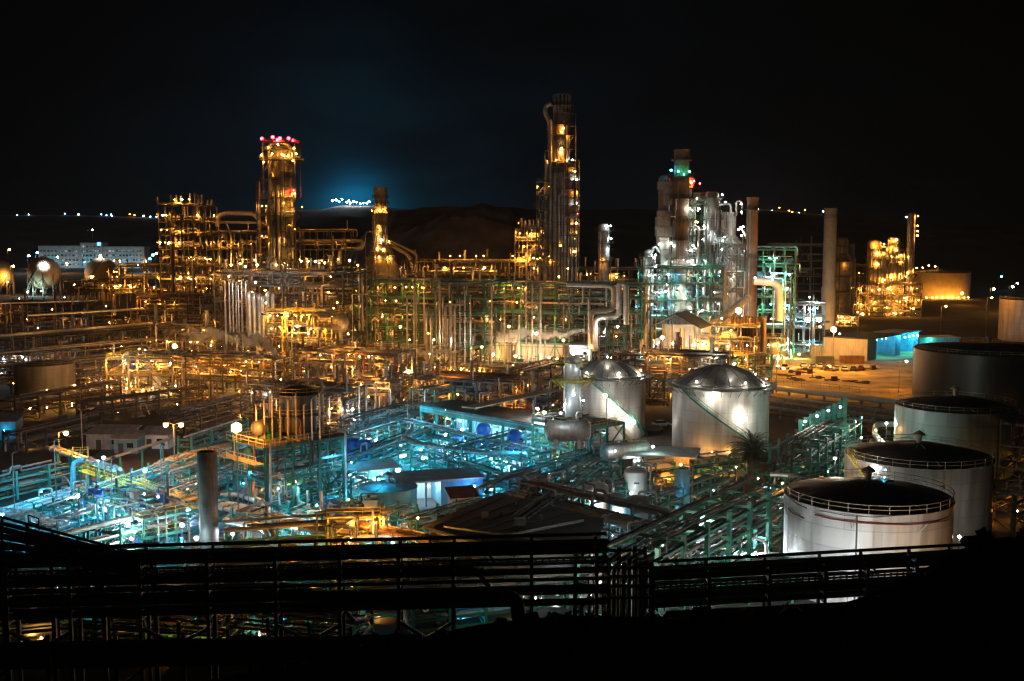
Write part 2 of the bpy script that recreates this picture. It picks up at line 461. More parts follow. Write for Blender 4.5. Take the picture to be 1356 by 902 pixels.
def tower(name, label, cat, xy, segs, plats=(), lamps=(), pipes=(), m=None, pmm=None, lad=True, group=None, base=0., n=22, rt=.09, lc='o', I=26., lr=.32, cone=None, seed=3, rings=True, dm=None, risers=0):
    """segs: (r, z0, z1) bottom to top.  plats: (z, width, a0, a1).  pipes: (angle, gap, r, z0, z1, bend)"""
    rn = random.Random(seed); m = m or M_ALU2; pmm = pmm or M_ALU; dm = dm or M_DARK
    T = thing(name, label, cat, (xy[0], xy[1], base), 0, group)
    for i, (r, a, b) in enumerate(segs):
        pr = [(r, a)]
        z = a
        while rings and z + 6 < b:
            z += 4.2; pr += [(r, z), (r * 1.025 + .03, z), (r * 1.025 + .03, z + .22), (r, z + .22)]
        pr.append((r, b))
        if i + 1 < len(segs):
            pr.append((segs[i + 1][0], segs[i + 1][1]))
        elif cone is None: pr += [(r * .87, b + r * .28), (r * .5, b + r * .48), (.02, b + r * .55)]
        else: pr += [(r * cone, b), (r * cone * .9, b - .5), (.02, b - .5)]
        part('shell' if i == 0 else 'upper_shell', MB().lathe(pr, n), m, T)
    def rad(z):
        for r, a, b in segs:
            if z <= b: return r
        return segs[-1][0]
    for (z, w, a0, a1) in plats:
        r = rad(z); o = part('platform', MB().ringdeck(r * 1.0, r + w, a0, a1, z), dm, T)
        rb = MB(); rb.rail(rb.arc(r + w - .06, a0, a1, z + .15), 1.15, 1.8, rt)
        k = max(2, int((a1 - a0) * (r + w) / 3))
        for q in range(k + 1):
            a = a0 + (a1 - a0) * q / k; rb.bar((r * math.cos(a), r * math.sin(a), z - w * .8), ((r + w) * math.cos(a), (r + w) * math.sin(a), z), .12)
        part('handrail', rb, dm, o)
    zs = sorted(z for z, *_ in plats)
    for q, (za, zb) in enumerate(zip([0] + zs, zs)):
        if not lad: break
        a = -1.1 - .9 * (q % 2); r = rad(zb) + .35
        part('ladder', MB().ladder((r * math.cos(a), r * math.sin(a), za), (r * math.cos(a), r * math.sin(a), zb + 1), (math.cos(a), math.sin(a), 0), .55, rt), m, T)
    for q in range(risers):
        a = rn.uniform(-2.95, -.2); z1 = rn.uniform(.35, .97) * segs[-1][2]; r = rn.uniform(.1, .26); R0 = rad(z1) + rn.uniform(.3, .8); R1 = R0 + rn.uniform(.8, 2.4); x, y = math.cos(a), math.sin(a); zm = z1 * rn.uniform(.3, .8)
        if rad(zm) > R0: R0 = rad(zm) + .5; R1 = R0 + 1.2
        pts = [(x * R0, y * R0, 0), (x * R0, y * R0, zm), (x * R1, y * R1, zm), (x * R1, y * R1, z1), (x * rad(z1) * .9, y * rad(z1) * .9, z1)] if rn.random() < .5 else [(x * R0, y * R0, 0), (x * R0, y * R0, z1), (x * rad(z1) * .9, y * rad(z1) * .9, z1)]
        part('pipe', MB().tube(pts, r, 7).flanges(pts, r), rn.choice((pmm, M_STEEL, M_DARK, M_ALU2)), T)
    for (a, gap, r, z0, z1, bend) in pipes:
        R0 = rad((z0 + z1) / 2) + gap + r; x, y = R0 * math.cos(a), R0 * math.sin(a); pts = [(x, y, z0), (x, y, z1)]
        if bend == 'in': pts.append((0, 0, z1 + .01))
        elif bend == 'over':
            q = rad(z1); pts = [(x, y, z0), (x, y, z1), (x * .5, y * .5, z1 + 1.2), (0, 0, z1)]
        elif isinstance(bend, tuple): pts.append((x + bend[0], y + bend[1], z1 + bend[2]))
        part('pipe', MB().tube(pts, r, 9), pmm, T)
    for l in lamps:
        z, a = l[0], l[1]; c = l[2] if len(l) > 2 else lc; k = l[3] if len(l) > 3 else 1.; w = l[4] if len(l) > 4 else 1.2
        r = rad(z) + w
        lq = rn.random()
        if c in 'oy' and lq < .5: hlamp(T, ((r + .8) * math.cos(a), (r + .8) * math.sin(a), z + .4), c, I * k * 2.2, .35, -math.atan2(-math.sin(a), -math.cos(a)) + math.pi / 2, .8)
        elif c in 'cmw' and lq < .45: hlamp(T, ((r + .8) * math.cos(a), (r + .8) * math.sin(a), z + .4), c, I * k * 1.6, .35, -math.atan2(-math.sin(a), -math.cos(a)) + math.pi / 2, .8)
        else: lamp(T, (r * math.cos(a), r * math.sin(a), z), c, I * k, lr * rn.uniform(.7, 1.1))
    return T

def shell_mat(name, c, Rr, band=2.4, dark=.75, panel=7., rough=.42, stain=.62):
    m = bpy.data.materials.new(name); nt, N, L = nodes_of(m)
    out = N.new('ShaderNodeOutputMaterial'); p = N.new('ShaderNodeBsdfPrincipled'); L.new(p.outputs[0], out.inputs[0])
    tc = N.new('ShaderNodeTexCoord'); sx = N.new('ShaderNodeSeparateXYZ'); L.new(tc.outputs['Object'], sx.inputs[0])
    at = N.new('ShaderNodeMath'); at.operation = 'ARCTAN2'; L.new(sx.outputs[1], at.inputs[0]); L.new(sx.outputs[0], at.inputs[1])
    mu = N.new('ShaderNodeMath'); mu.operation = 'MULTIPLY'; L.new(at.outputs[0], mu.inputs[0]); mu.inputs[1].default_value = Rr
    cx = N.new('ShaderNodeCombineXYZ'); L.new(mu.outputs[0], cx.inputs[0]); L.new(sx.outputs[2], cx.inputs[1])
    br = N.new('ShaderNodeTexBrick'); L.new(cx.outputs[0], br.inputs[0]); br.inputs['Scale'].default_value = 1.
    br.inputs['Brick Width'].default_value = panel; br.inputs['Row Height'].default_value = band; br.inputs['Mortar Size'].default_value = .085; br.inputs['Mortar Smooth'].default_value = .6
    br.inputs['Color1'].default_value = (*c, 1); br.inputs['Color2'].default_value = (*[x * .88 for x in c], 1); br.inputs['Mortar'].default_value = (*[x * dark for x in c], 1)
    mp = N.new('ShaderNodeMapping'); mp.inputs['Scale'].default_value = (.5, .05, 1); L.new(cx.outputs[0], mp.inputs[0])
    n2 = N.new('ShaderNodeTexNoise'); n2.inputs['Scale'].default_value = 1.; n2.inputs['Detail'].default_value = 7; L.new(mp.outputs[0], n2.inputs[0])
    rp = N.new('ShaderNodeValToRGB'); L.new(n2.outputs[0], rp.inputs[0]); rp.color_ramp.elements[0].position = .45; rp.color_ramp.elements[1].position = .62
    rp.color_ramp.elements[0].color = (0, 0, 0, 1); rp.color_ramp.elements[1].color = (stain, stain, stain, 1)
    mx = N.new('ShaderNodeMix'); mx.data_type = 'RGBA'; L.new(rp.outputs[0], mx.inputs['Factor']); L.new(br.outputs[0], mx.inputs['A']); mx.inputs['B'].default_value = (*[x * .42 * k for x, k in zip(c, (1, .85, .7))], 1)
    L.new(mx.outputs['Result'], p.inputs['Base Color']); p.inputs['Roughness'].default_value = rough
    bm_ = N.new('ShaderNodeBump'); bm_.inputs['Strength'].default_value = .25; bm_.inputs['Distance'].default_value = .05; L.new(br.outputs['Fac'], bm_.inputs['Height']); bm_.invert = True
    L.new(bm_.outputs[0], p.inputs['Normal'])
    return m

def tank(label, xy, Rr, h, m, roof='cone', rm=None, rail=True, stair=None, walk=0., n=64, group=None, rt=.06, rise=None, railm=None, base=0., name='storage_tank', spokes=0, vent=True):
    T = thing(name, label, 'tank', (xy[0], xy[1], base), 0, group); rm = rm or M_ROOF; railm = railm or M_STEEL
    part('shell', MB().lathe([(Rr, 0), (Rr, h), (Rr + .12, h), (Rr + .12, h + .18), (Rr - .1, h + .18)], n), m, T)
    if roof == 'dome':
        rs = rise or Rr * .3; q = 10; Rd = Rr * .93
        pr = [(Rr - .1, h + .19)] + [(Rd * math.cos(i / q * math.pi / 2) + .02, h + .22 + rs * (1 - (1 - math.sin(i / q * math.pi / 2)) ** 1.0)) for i in range(q + 1)]
        pr = [(Rr - .1, h + .19)] + [(Rd * (1 - (i / q)) + .03, h + .25 + rs * (1 - (1 - i / q) ** 2)) for i in range(q + 1)]
        part('roof', MB().lathe(pr, n), rm, T)
    elif roof == 'cone':
        rs = rise or Rr * .1
        pr = [(Rr - .1, h + .2), (Rr * .5, h + .2 + rs * .62), (.05, h + .2 + rs)]
        part('roof', MB().lathe(pr, n), rm, T)
    else:
        rs = -2.2; part('roof', MB().lathe([(Rr - .11, h + .17), (Rr - .12, h + rs), (.05, h + rs - .1)], n), rm, T)
    if spokes:
        mb = MB()
        for i in range(spokes):
            a = 2 * math.pi * i / spokes + .2; pts = []
            for q in range(7):
                rr = Rr * .9 * (1 - q / 6 * .93); zz = h + .3 + (rise or Rr * .3) * (1 - (rr / (Rr * .93)) ** 2) if roof == 'dome' else h + .25 + rs * (1 - rr / Rr)
                pts.append((rr * math.cos(a), rr * math.sin(a), zz))
            mb.tube(pts, .1, 5, 0)
        part('roof_rib', mb, railm, T)
    if vent:
        zt = h + .2 + (rs if roof != 'float' else rs - .2)
        mb = MB().tube([(0, 0, zt - .2), (0, 0, zt + 1.3)], .4, 10); mb.lathe([(.9, zt + 1.2), (.9, zt + 1.35), (.05, zt + 1.9)], 12)
        part('vent', mb, railm, T)
    if walk:
        part('walkway', MB().ringdeck(Rr + .13, Rr + walk, 0, 2 * math.pi, h - .25, .12), M_STEEL, T)
        mb = MB()
        for i in range(36):
            a = i / 36 * 2 * math.pi; mb.bar((Rr * math.cos(a), Rr * math.sin(a), h - 1.5), ((Rr + walk) * math.cos(a), (Rr + walk) * math.sin(a), h - .25), .12)
        part('bracket', mb, M_STEEL, T)
    if rail:
        rr = Rr + (walk - .06 if walk else -.0); mb = MB(); zz = h - .13 if walk else h + .18
        k = int(2 * math.pi * rr / 2.4)
        for hh in (1.1, .58): 
            A = mb.arc(rr, 0, 2 * math.pi, zz + hh, n=64)
            for a, b in zip(A, A[1:]): mb.bar(a, b, rt)
        for p in mb.arc(rr, 0, 2 * math.pi, zz, n=k)[:-1]: mb.bar(p, p + Vector((0, 0, 1.1)), rt)
        part('handrail', mb, railm, T)
    if stair:
        a0, a1, sm_ = stair; mb = MB(); st = int(abs(a1 - a0) * Rr / .3); r0, r1 = Rr + .1, Rr + 1.1
        A0 = mb.arc(r0, a0, a1, 0, n=st); A1 = mb.arc(r1, a0, a1, 0, n=st)
        for i in range(st + 1):
            z = .2 + (h - .4) * i / st; u = Vector((0, 0, z)); mb.bar(A0[i] + u, A1[i] + u, .28, .05)
        for A in (A1,):
            for i in range(0, st, 3):
                j = min(st, i + 3); za, zb = .2 + (h - .4) * i / st, .2 + (h - .4) * j / st
                for hh, w_, h_ in ((-.1, .08, .3), (.55, rt, rt), (1.1, rt, rt)): mb.bar(A[i] + Vector((0, 0, za + hh)), A[j] + Vector((0, 0, zb + hh)), w_, h_)
                if i % 6 == 0: mb.bar(A[i] + Vector((0, 0, za)), A[i] + Vector((0, 0, za + 1.1)), rt)
        part('stair', mb, sm_, T)
    return T

def pole_lamp(label, xy, h, c='o', I=200., r=.5, arms=1, yaw=0., m=None, group=None, name='street_lamp', base=0., arm=1.5, pr=.09):
    T = thing(name, label, 'lamp', (xy[0], xy[1], base), yaw, group); m = m or M_STEEL
    mb = MB().tube([(0, 0, 0), (0, 0, h)], pr, 8); mb.tube([(0, 0, 0), (0, 0, .8)], pr * 2, 8); part('pole', mb, m, T)
    if arms == 0:
        hb = MB().lathe([(.05, h), (r * .9, h + .05), (r * .9, h + .15), (.05, h + .2)], 10); part('lamp_head', hb, m, T); lamp(T, (0, 0, h - r * .45), c, I, r, 'bulb'); return T
    for s_ in ((-1, 1) if arms == 2 else (1,)):
        mb = MB().tube([(0, 0, h - .5), (0, 0, h), (s_ * arm, 0, h + .25)], pr * .7, 6); part('arm', mb, m, T)
        hb = MB().box(s_ * (arm + .4), 0, h + .2, 1.1, .5, .22); o = part('lamp_head', hb, m, T)
        lamp(o, (s_ * (arm + .4), 0, h + .2 - r * .8), c, I, r, 'bulb')
    return T

def vessel(label, xy, r, h, m, legs=4, lz=1.2, cat='vessel', name='vertical_vessel', group=None, base=0., rail=False, pipe=None, n=24, plats=()):
    T = thing(name, label, cat, (xy[0], xy[1], base), 0, group)
    part('shell', MB().lathe([(.02, lz - r * .3), (r * .7, lz - r * .15), (r, lz + .2), (r, lz + h * .5), (r * 1.02, lz + h * .5), (r * 1.02, lz + h * .5 + .15), (r, lz + h * .5 + .15), (r, lz + h - .2), (r * .8, lz + h + r * .15), (r * .4, lz + h + r * .28), (.02, lz + h + r * .3)], n), m, T)
    lm_ = MB().tube([(0, 0, 0), (0, 0, lz + .6)], .12, 6).mesh('leg', M_STEEL)
    for i in range(legs): link('leg', lm_, T, (r * .93 * math.cos(i * 6.283 / legs + .4), r * .93 * math.sin(i * 6.283 / legs + .4), 0))
    part('nozzle', MB().tube([(0, 0, lz + h), (0, 0, lz + h + r * .6), (r * 1.3, 0, lz + h + r * .6), (r * 1.3, 0, .3)], max(.09, r * .1), 7), pipe or M_PIPE, T)
    for z in plats:
        part('platform', MB().ringdeck(r, r + 1.3, 0, 6.2832, lz + z), M_DARK, T)
        mb = MB(); mb.rail(mb.arc(r + 1.25, 0, 6.2832, lz + z + .15), 1.1, 1.6, .06); part('handrail', mb, M_YEL, T)
    return T
# ------------------------------------------------------------------ world, camera, air
w = bpy.data.worlds.new('World'); sc.world = w; w.use_nodes = True
nt = w.node_tree; N, L = nt.nodes, nt.links; N.clear()
out = N.new('ShaderNodeOutputWorld'); bg = N.new('ShaderNodeBackground'); L.new(bg.outputs[0], out.inputs[0])
sky = N.new('ShaderNodeTexSky'); sky.sky_type = 'NISHITA'; sky.sun_disc = False; sky.sun_elevation = R(-6); sky.sun_rotation = R(150)
tc = N.new('ShaderNodeTexCoord'); nrm = N.new('ShaderNodeVectorMath'); nrm.operation = 'NORMALIZE'; L.new(tc.outputs['Generated'], nrm.inputs[0])
def vmath(op, a, b=None):
    n = N.new('ShaderNodeMath'); n.operation = op
    for i, x in enumerate((a, b)):
        if x is None: continue
        if isinstance(x, (int, float)): n.inputs[i].default_value = x
        else: L.new(x, n.inputs[i])
    return n.outputs[0]
def glow(px, py, power, c, sz=1.):
    """town or site light thrown up into the night air in one direction"""
    d = ray(px, py).normalized()
    dt = N.new('ShaderNodeVectorMath'); dt.operation = 'DOT_PRODUCT'; L.new(nrm.outputs[0], dt.inputs[0]); dt.inputs[1].default_value = d
    f = vmath('POWER', vmath('MAXIMUM', dt.outputs['Value'], 0.), power)
    m = N.new('ShaderNodeMix'); m.data_type = 'RGBA'; m.blend_type = 'MULTIPLY'; m.inputs['Factor'].default_value = 1; m.inputs['A'].default_value = (*c, 1)
    cc = N.new('ShaderNodeCombineColor'); [L.new(f, cc.inputs[i]) for i in range(3)]; L.new(cc.outputs[0], m.inputs['B'])
    return m.outputs['Result']
def addc(a, b):
    m = N.new('ShaderNodeMix'); m.data_type = 'RGBA'; m.blend_type = 'ADD'; m.inputs['Factor'].default_value = 1; L.new(a, m.inputs['A']); L.new(b, m.inputs['B']); return m.outputs['Result']
base = N.new('ShaderNodeMix'); base.data_type = 'RGBA'; base.blend_type = 'MULTIPLY'; base.inputs['Factor'].default_value = 1
L.new(sky.outputs[0], base.inputs['A']); base.inputs['B'].default_value = (.05, .05, .06, 1)
c_ = base.outputs['Result']
for a in ((468, 268, 5000, (.0, .17, .36)), (468, 285, 1500, (.0, .085, .155)), (480, 320, 130, (.0004, .009, .0175)), (640, 430, 26, (.0006, .0026, .0046)), (1010, 330, 700, (.006, .0045, .005))):
    c_ = addc(c_, glow(*a))
nz = N.new('ShaderNodeTexNoise'); mpn = N.new('ShaderNodeMapping'); mpn.inputs['Scale'].default_value = (4, 4, 13); L.new(nrm.outputs[0], mpn.inputs[0]); L.new(mpn.outputs[0], nz.inputs[0]); nz.inputs['Detail'].default_value = 7; nz.inputs['Scale'].default_value = 1.4
rp = N.new('ShaderNodeValToRGB'); L.new(nz.outputs[0], rp.inputs[0]); rp.color_ramp.elements[0].position = .35; rp.color_ramp.elements[1].position = .72
rp.color_ramp.elements[0].color = (.55, .55, .6, 1); rp.color_ramp.elements[1].color = (2., 1.85, 1.75, 1)
cl = N.new('ShaderNodeMix'); cl.data_type = 'RGBA'; cl.blend_type = 'MULTIPLY'; cl.inputs['Factor'].default_value = 1; L.new(c_, cl.inputs['A']); L.new(rp.outputs[0], cl.inputs['B'])
L.new(cl.outputs['Result'], bg.inputs[0]); bg.inputs[1].default_value = 1.

moon = bpy.data.lights.new('moon', 'SUN'); moon.energy = .006; moon.angle = R(.5); moon.color = (.7, .85, 1.)
mo = bpy.data.objects.new('moon', moon); col.objects.link(mo); mo.rotation_euler = (R(50), 0, R(-40))

cam = bpy.data.cameras.new('camera'); cam.sensor_width = 36; cam.lens = 36 * F / 1356; cam.clip_end = 20000; cam.clip_start = .5
co = bpy.data.objects.new('camera', cam); col.objects.link(co); co.location = (0, 0, EYE); co.rotation_euler = (math.pi / 2 - PITCH, 0, 0); sc.camera = co

sc.view_settings.view_transform = 'Standard'; sc.view_settings.look = 'None'; sc.view_settings.exposure = 0; sc.view_settings.gamma = 1
cy = sc.cycles; cy.use_denoising = True; cy.max_bounces = 3; cy.diffuse_bounces = 2; cy.glossy_bounces = 1; cy.volume_bounces = 0; cy.transmission_bounces = 2
cy.caustics_reflective = False; cy.caustics_refractive = False; cy.sample_clamp_indirect = 2.; cy.use_light_tree = True; cy.use_adaptive_sampling = False
try:
    cy.denoiser = 'OPENIMAGEDENOISE'; cy.denoising_input_passes = 'RGB_ALBEDO_NORMAL'; cy.denoising_prefilter = 'NONE'; cy.filter_width = 1.3
except Exception as e: print(e)

if HAZE > 0:
    mb = MB().box(0, 3500, -70, 9000, 9000, 420)
    hm = bpy.data.materials.new('night_haze'); nt2, N2, L2 = nodes_of(hm); o2 = N2.new('ShaderNodeOutputMaterial'); v2 = N2.new('ShaderNodeVolumePrincipled')
    v2.inputs['Color'].default_value = (.7, .85, 1., 1); v2.inputs['Density'].default_value = HAZE; v2.inputs['Anisotropy'].default_value = .25; L2.new(v2.outputs[0], o2.inputs['Volume'])
    hz = link('haze', mb.mesh('haze', hm)); hz['kind'] = 'stuff'

# ------------------------------------------------------------------ ground and hills
from mathutils import noise
def sheet(name, pts, z, m):
    mb = MB(); mb.add([(x, y, z) for x, y in pts], [tuple(range(len(pts)))]); return struct(name, mb, m)
M_GROUND = mat('bare_ground', (.032, .027, .023), .95, 0, .45, .05, .4, (.05, .04, .035))
M_ASPH = mat('asphalt', (.055, .052, .05), .8, 0, .25, .1)
M_PAD = mat('concrete_pad', (.12, .11, .1), .85, 0, .3, .12, .4, (.07, .06, .05))
M_HILL = mat('dry_hillside', (.1, .07, .055), .98, 0, .5, .012, .3, (.04, .03, .028))
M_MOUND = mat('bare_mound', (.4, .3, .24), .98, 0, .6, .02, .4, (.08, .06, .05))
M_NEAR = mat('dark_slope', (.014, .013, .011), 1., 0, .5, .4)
mb = MB(); mb.add([(-4000, -300, 0), (4000, -300, 0), (4000, 6800, 0), (-4000, 6800, 0)], [(0, 1, 2, 3)]); struct('ground', mb, M_GROUND)

def ridge(name, prof, Y, depth, m, seed, nx=220, ny=26, rough=1.):
    """a hill whose skyline passes through the given skyline heights at distance Y"""
    pr = [(Xf(px, Y, 60), Zf(py, Y)) for px, py in prof]; vs, fs = [], []
    xa, xb = pr[0][0], pr[-1][0]
    def top(x):
        for (a, za), (b, zb) in zip(pr, pr[1:]):
            if a <= x <= b: t = (x - a) / (b - a); t = t * t * (3 - 2 * t); return za + (zb - za) * t
        return pr[-1][1]
    for j in range(ny + 1):
        t = j / ny * 2 - 1
        for i in range(nx + 1):
            x = xa + (xb - xa) * i / nx; sh = max(0, 1 - abs(t)) ** .75
            q = noise.fractal(Vector((x * .008 + seed, t * 2.2, seed)), 1., 2.1, 6)
            z = top(x) * sh * (1 + .16 * rough * q * (1 - sh) * 3) + rough * q * 3.5 * (1 if abs(t) < 1 else 0)
            vs.append((x, Y + t * depth, z - 2 if abs(t) < 1 else -3))
    for j in range(ny):
        for i in range(nx):
            a = j * (nx + 1) + i; fs.append((a, a + 1, a + nx + 2, a + nx + 1))
    mb = MB(); mb.add(vs, fs, True); return struct(name, mb, m)
ridge('hills', [(-300, 292), (0, 284), (100, 284), (220, 287), (330, 286), (420, 276), (450, 271), (490, 272), (540, 276), (640, 272), (720, 276), (860, 277), (1000, 277), (1090, 283), (1180, 291), (1356, 296), (1600, 300)], 2700, 700, M_HILL, 3.1)
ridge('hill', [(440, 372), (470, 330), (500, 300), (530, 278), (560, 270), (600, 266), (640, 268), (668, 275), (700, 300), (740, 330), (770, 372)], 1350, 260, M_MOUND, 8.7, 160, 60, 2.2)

# lights strung along the far ridge
RIDGE = [('b', 86, 283), ('c', 104, 284), ('c', 148, 286), ('o', 178, 285), ('b', 134, 284), ('b', 141, 285), ('b', 147, 284), ('o', 172, 284), ('c', 190, 286), ('c', 199, 287), ('b', 207, 287), ('b', 23, 285), ('c', 38, 284), ('c', 54, 286), ('o', 400, 274),
         ('c', 440, 266), ('c', 445, 265), ('t', 449, 267), ('c', 453, 264), ('c', 459, 268), ('c', 464, 269), ('w', 468, 267), ('c', 472, 268), ('c', 477, 270), ('t', 481, 269), ('c', 486, 269), ('c', 462, 266), ('c', 489, 267),
         ('w', 1004, 277), ('o', 1014, 283), ('o', 1032, 275), ('c', 1022, 279), ('o', 1049, 281), ('w', 1058, 282), ('o', 1066, 278), ('w', 1090, 280), ('o', 1045, 279)]
for i, (c, px, py) in enumerate(RIDGE):
    Y = 2695; p = W(px, py, Y); zb = p.z - 14
    kind = {'b': 'blue', 'c': 'white', 't': 'cyan', 'o': 'orange', 'w': 'warm white'}[c]
    where = 'on the ridge above the white building' if px < 220 else ('in the bright ridge cluster between the left towers' if px < 500 else 'on the dark ridge behind the chimneys')
    T = thing('ridge_lamp', 'far off %s lamp %s' % (kind, where), 'lamp', (p.x, Y, zb), 0, 'lamps along the skyline ridge')
    part('pole', MB().tube([(0, 0, 0), (0, 0, 14)], .25, 5), M_STEEL, T); lamp(T, (0, 0, 14), c, 900 if 430 < px < 495 else 150, 2.8 if 430 < px < 495 else 1.6)

# ------------------------------------------------------------------ white building block far left
def lit_mat(name, c, s, p_on=.5):
    m = bpy.data.materials.new(name); nt, N, L = nodes_of(m); o = N.new('ShaderNodeOutputMaterial'); e = N.new('ShaderNodeEmission'); L.new(e.outputs[0], o.inputs[0])
    tc = N.new('ShaderNodeTexCoord'); mp = N.new('ShaderNodeMapping'); mp.inputs['Scale'].default_value = (.28, .28, .3); L.new(tc.outputs['Object'], mp.inputs[0])
    wn = N.new('ShaderNodeTexWhiteNoise'); sn = N.new('ShaderNodeVectorMath'); sn.operation = 'FLOOR'; L.new(mp.outputs[0], sn.inputs[0]); L.new(sn.outputs[0], wn.inputs[0])
    r_ = N.new('ShaderNodeValToRGB'); L.new(wn.outputs['Value'], r_.inputs[0]); r_.color_ramp.elements[0].position = 1 - p_on; r_.color_ramp.elements[1].position = 1
    r_.color_ramp.elements[0].color = (*[x * .06 for x in c], 1); r_.color_ramp.elements[1].color = (*c, 1); L.new(r_.outputs[0], e.inputs[0]); e.inputs[1].default_value = s; m.cycles.emission_sampling = 'NONE'; return m
M_WIN = lit_mat('lit_office_windows', (.75, .95, 1.), .5, .4)
M_WINO = lit_mat('lit_warm_windows', (1., .6, .2), 1., .5)
Yb = 1290
T = thing('office_building', 'long white office block with lit windows under the dark ridge', 'building', (Xf(120, Yb), Yb, 0))
def blk(x0, x1, ytop, dy, name='wall'):
    a, b = Xf(x0, Yb) - Xf(120, Yb), Xf(x1, Yb) - Xf(120, Yb); z = Zf(ytop, Yb); mb = MB(); mb.box((a + b) / 2, 8 + dy, 0, b - a, 20, z); part(name, mb, M_WHITE, T)
    part('roof', MB().box((a + b) / 2, 8 + dy, z, b - a + 1, 21, .6), M_GROOF, T)
    k = int(z / 5.2)
    for q in range(k):
        part('window_row', MB().box((a + b) / 2, -2.2 + dy, 3.2 + q * 5.1, (b - a) * .9, .3, 1.9), M_WIN, T)
    pb = MB(); n_ = int((b - a) / 4.2)
    for q in range(n_ + 1): pb.box(a + (b - a) * (.05 + .9 * q / n_), -2.5 + dy, .4, 1.3, .35, z - 1)
    part('pier', pb, M_WHITE, T)
blk(52, 79, 326, 0); blk(79.2, 107, 326, .8); blk(108, 137, 322, -2, 'tower_wall'); blk(137.4, 192, 327, 0)
part('sign', MB().box(Xf(133.5, Yb) - Xf(120, Yb), -4.6, Zf(325.5, Yb), 4, .4, 4.), lamp_mat('b', 3), T)
part('mast', MB().tube([(0, 8, Zf(322, Yb)), (0, 8, Zf(305, Yb))], .3, 5), M_STEEL, T); lamp(T, (0, 8, Zf(304.5, Yb)), 'c', 160, 1.1)
for i in range(7): lamp(T, (-62 + i * 20, -14, 4 + (i % 2) * 3), 'ct'[i % 2], 130, .6)
for i, (px, py, c) in enumerate(((36, 338, 'c'), (47, 334, 't'), (74, 340, 'y'), (86, 348, 'o'), (200, 337, 't'), (196, 342, 't'), (205, 335, 'c'), (10, 330, 'o'), (190, 345, 'w'))):
    p = W(px, py, 1150); pole_lamp('%s yard lamp on a mast %s the white office block' % ({'c': 'white', 't': 'cyan', 'y': 'pale yellow', 'o': 'orange', 'w': 'warm white'}[c], ('left of', 'right of', 'in front of')[0 if px < 55 else (1 if px > 188 else 2)]), (p.x, 1150), p.z, c, 700, 1.0, 1, 0, None, 'yard lamps round the white office block', 'mast_lamp')

# ------------------------------------------------------------------ gas spheres far left
def sphere_tank(label, px, Y, r, lampc=None):
    T = thing('gas_sphere', label, 'tank', (Xf(px, Y), Y, 0)); zc = r + 4
    q = 14; part('shell', MB().lathe([(max(.05, r * math.sin(i / q * math.pi)), zc - r * math.cos(i / q * math.pi)) for i in range(q + 1)], 28), M_CREAM, T)
    lm_ = MB().tube([(0, 0, 0), (0, 0, zc)], .5, 8).mesh('leg', M_STEEL)
    for i in range(10): link('leg', lm_, T, (r * .99 * math.cos(i * .628), r * .99 * math.sin(i * .628), 0))
    mb = MB()
    for i in range(10):
        a, b = i * .628, (i + 1) * .628; mb.bar((r * math.cos(a), r * math.sin(a), .5), (r * math.cos(b), r * math.sin(b), zc * .8), .25)
    part('bracing', mb, M_STEEL, T)
    mb = MB(); pts = [(r * 1.05 * math.cos(-2.6 + i * .12), r * 1.05 * math.sin(-2.6 + i * .12), 1 + (2 * r + 3) * i / 13) for i in range(14)]
    for a, b in zip(pts, pts[1:]): mb.bar(a, b, .9, .3)
    part('stair', mb, M_STEEL, T); part('top_platform', MB().lathe([(.1, zc + r), (2.2, zc + r), (2.2, zc + r + 1.2), (.1, zc + r + 1.2)], 12), M_STEEL, T)
    return T
S1 = sphere_tank('gas sphere with a glaring white floodlight on its top', 58, 780, 11)
lamp(S1, (4, -9.5, 21), 'c', 650, .8, 'floodlight'); lamp(S1, (-6, -13, 3), 'm', 260, .6); lamp(S1, (3, -13, 3.5), 'm', 160, .5)
S2 = sphere_tank('dull brown gas sphere behind a small tank and lamp', 134, 775, 11); lamp(S2, (1, -3, 27.5), 'w', 160, .6); lamp(S2, (-14, -12, 8), 'o', 300, .6)
S3 = sphere_tank('dim gas sphere cut off by the left edge', -2, 790, 10); lamp(S3, (9, -9, 13), 'o', 250, .6); lamp(S3, (10, -9, 9), 'o', 250, .6)
p = g(141, 398); tank('small pale tank in front of the second gas sphere', (p.x, p.y), 4.6, 12, M_CREAM, 'cone', n=24)
pole_lamp('orange yard lamp standing left of the second gas sphere', (Xf(117, 700), 700), Zf(366, 700), 'o', 420, .75)
pole_lamp('orange yard lamp standing at the left edge by a gas sphere', (Xf(14, 690), 690), Zf(352, 690), 'o', 300, .7)

# big far tank on the right, lamps about it
p = g(1256, 396); FT = tank('huge tan tank lit orange far behind the right hand process towers', (p.x, p.y + 20), 20.5, 16.5, M_CREAM, 'cone', n=48, walk=0)
for px in range(1218, 1285, 7): lamp(FT, (Xf(px, p.y) - p.x, -23 - (px % 3), 1.2), 'o', 90, .45)
for px, py in ((1226, 354), (1234, 354), (1242, 351), (1251, 352)): lamp(FT, (Xf(px, p.y) - p.x, -3, Zf(py + 2, p.y)), 'o', 60, .55)
for i, (px, py, yb, c, lab) in enumerate(((1269, 388, 404, 'o', 'orange yard lamp in front of the huge far tank'), (1310, 382, 415, 'y', 'pale lamp on a pole right of the far tank'), (1335, 379, 412, 'y', 'pale lamp on a pole beside the tank at the right edge'), (1343, 375, 395, 'c', 'tiny bluish lamp far off at the right edge'), (1322, 366, 385, 't', 'tiny cyan lamp far off right of the huge tank'), (1194, 287, 380, 'b', 'lone blue white lamp left of the slim right tower'))):
    q = g(px, yb); pole_lamp(lab, (q.x, q.y), Zf(py, q.y), c, 330 if c in 'oy' else 80, .7 if c in 'oy' else .5, 1)

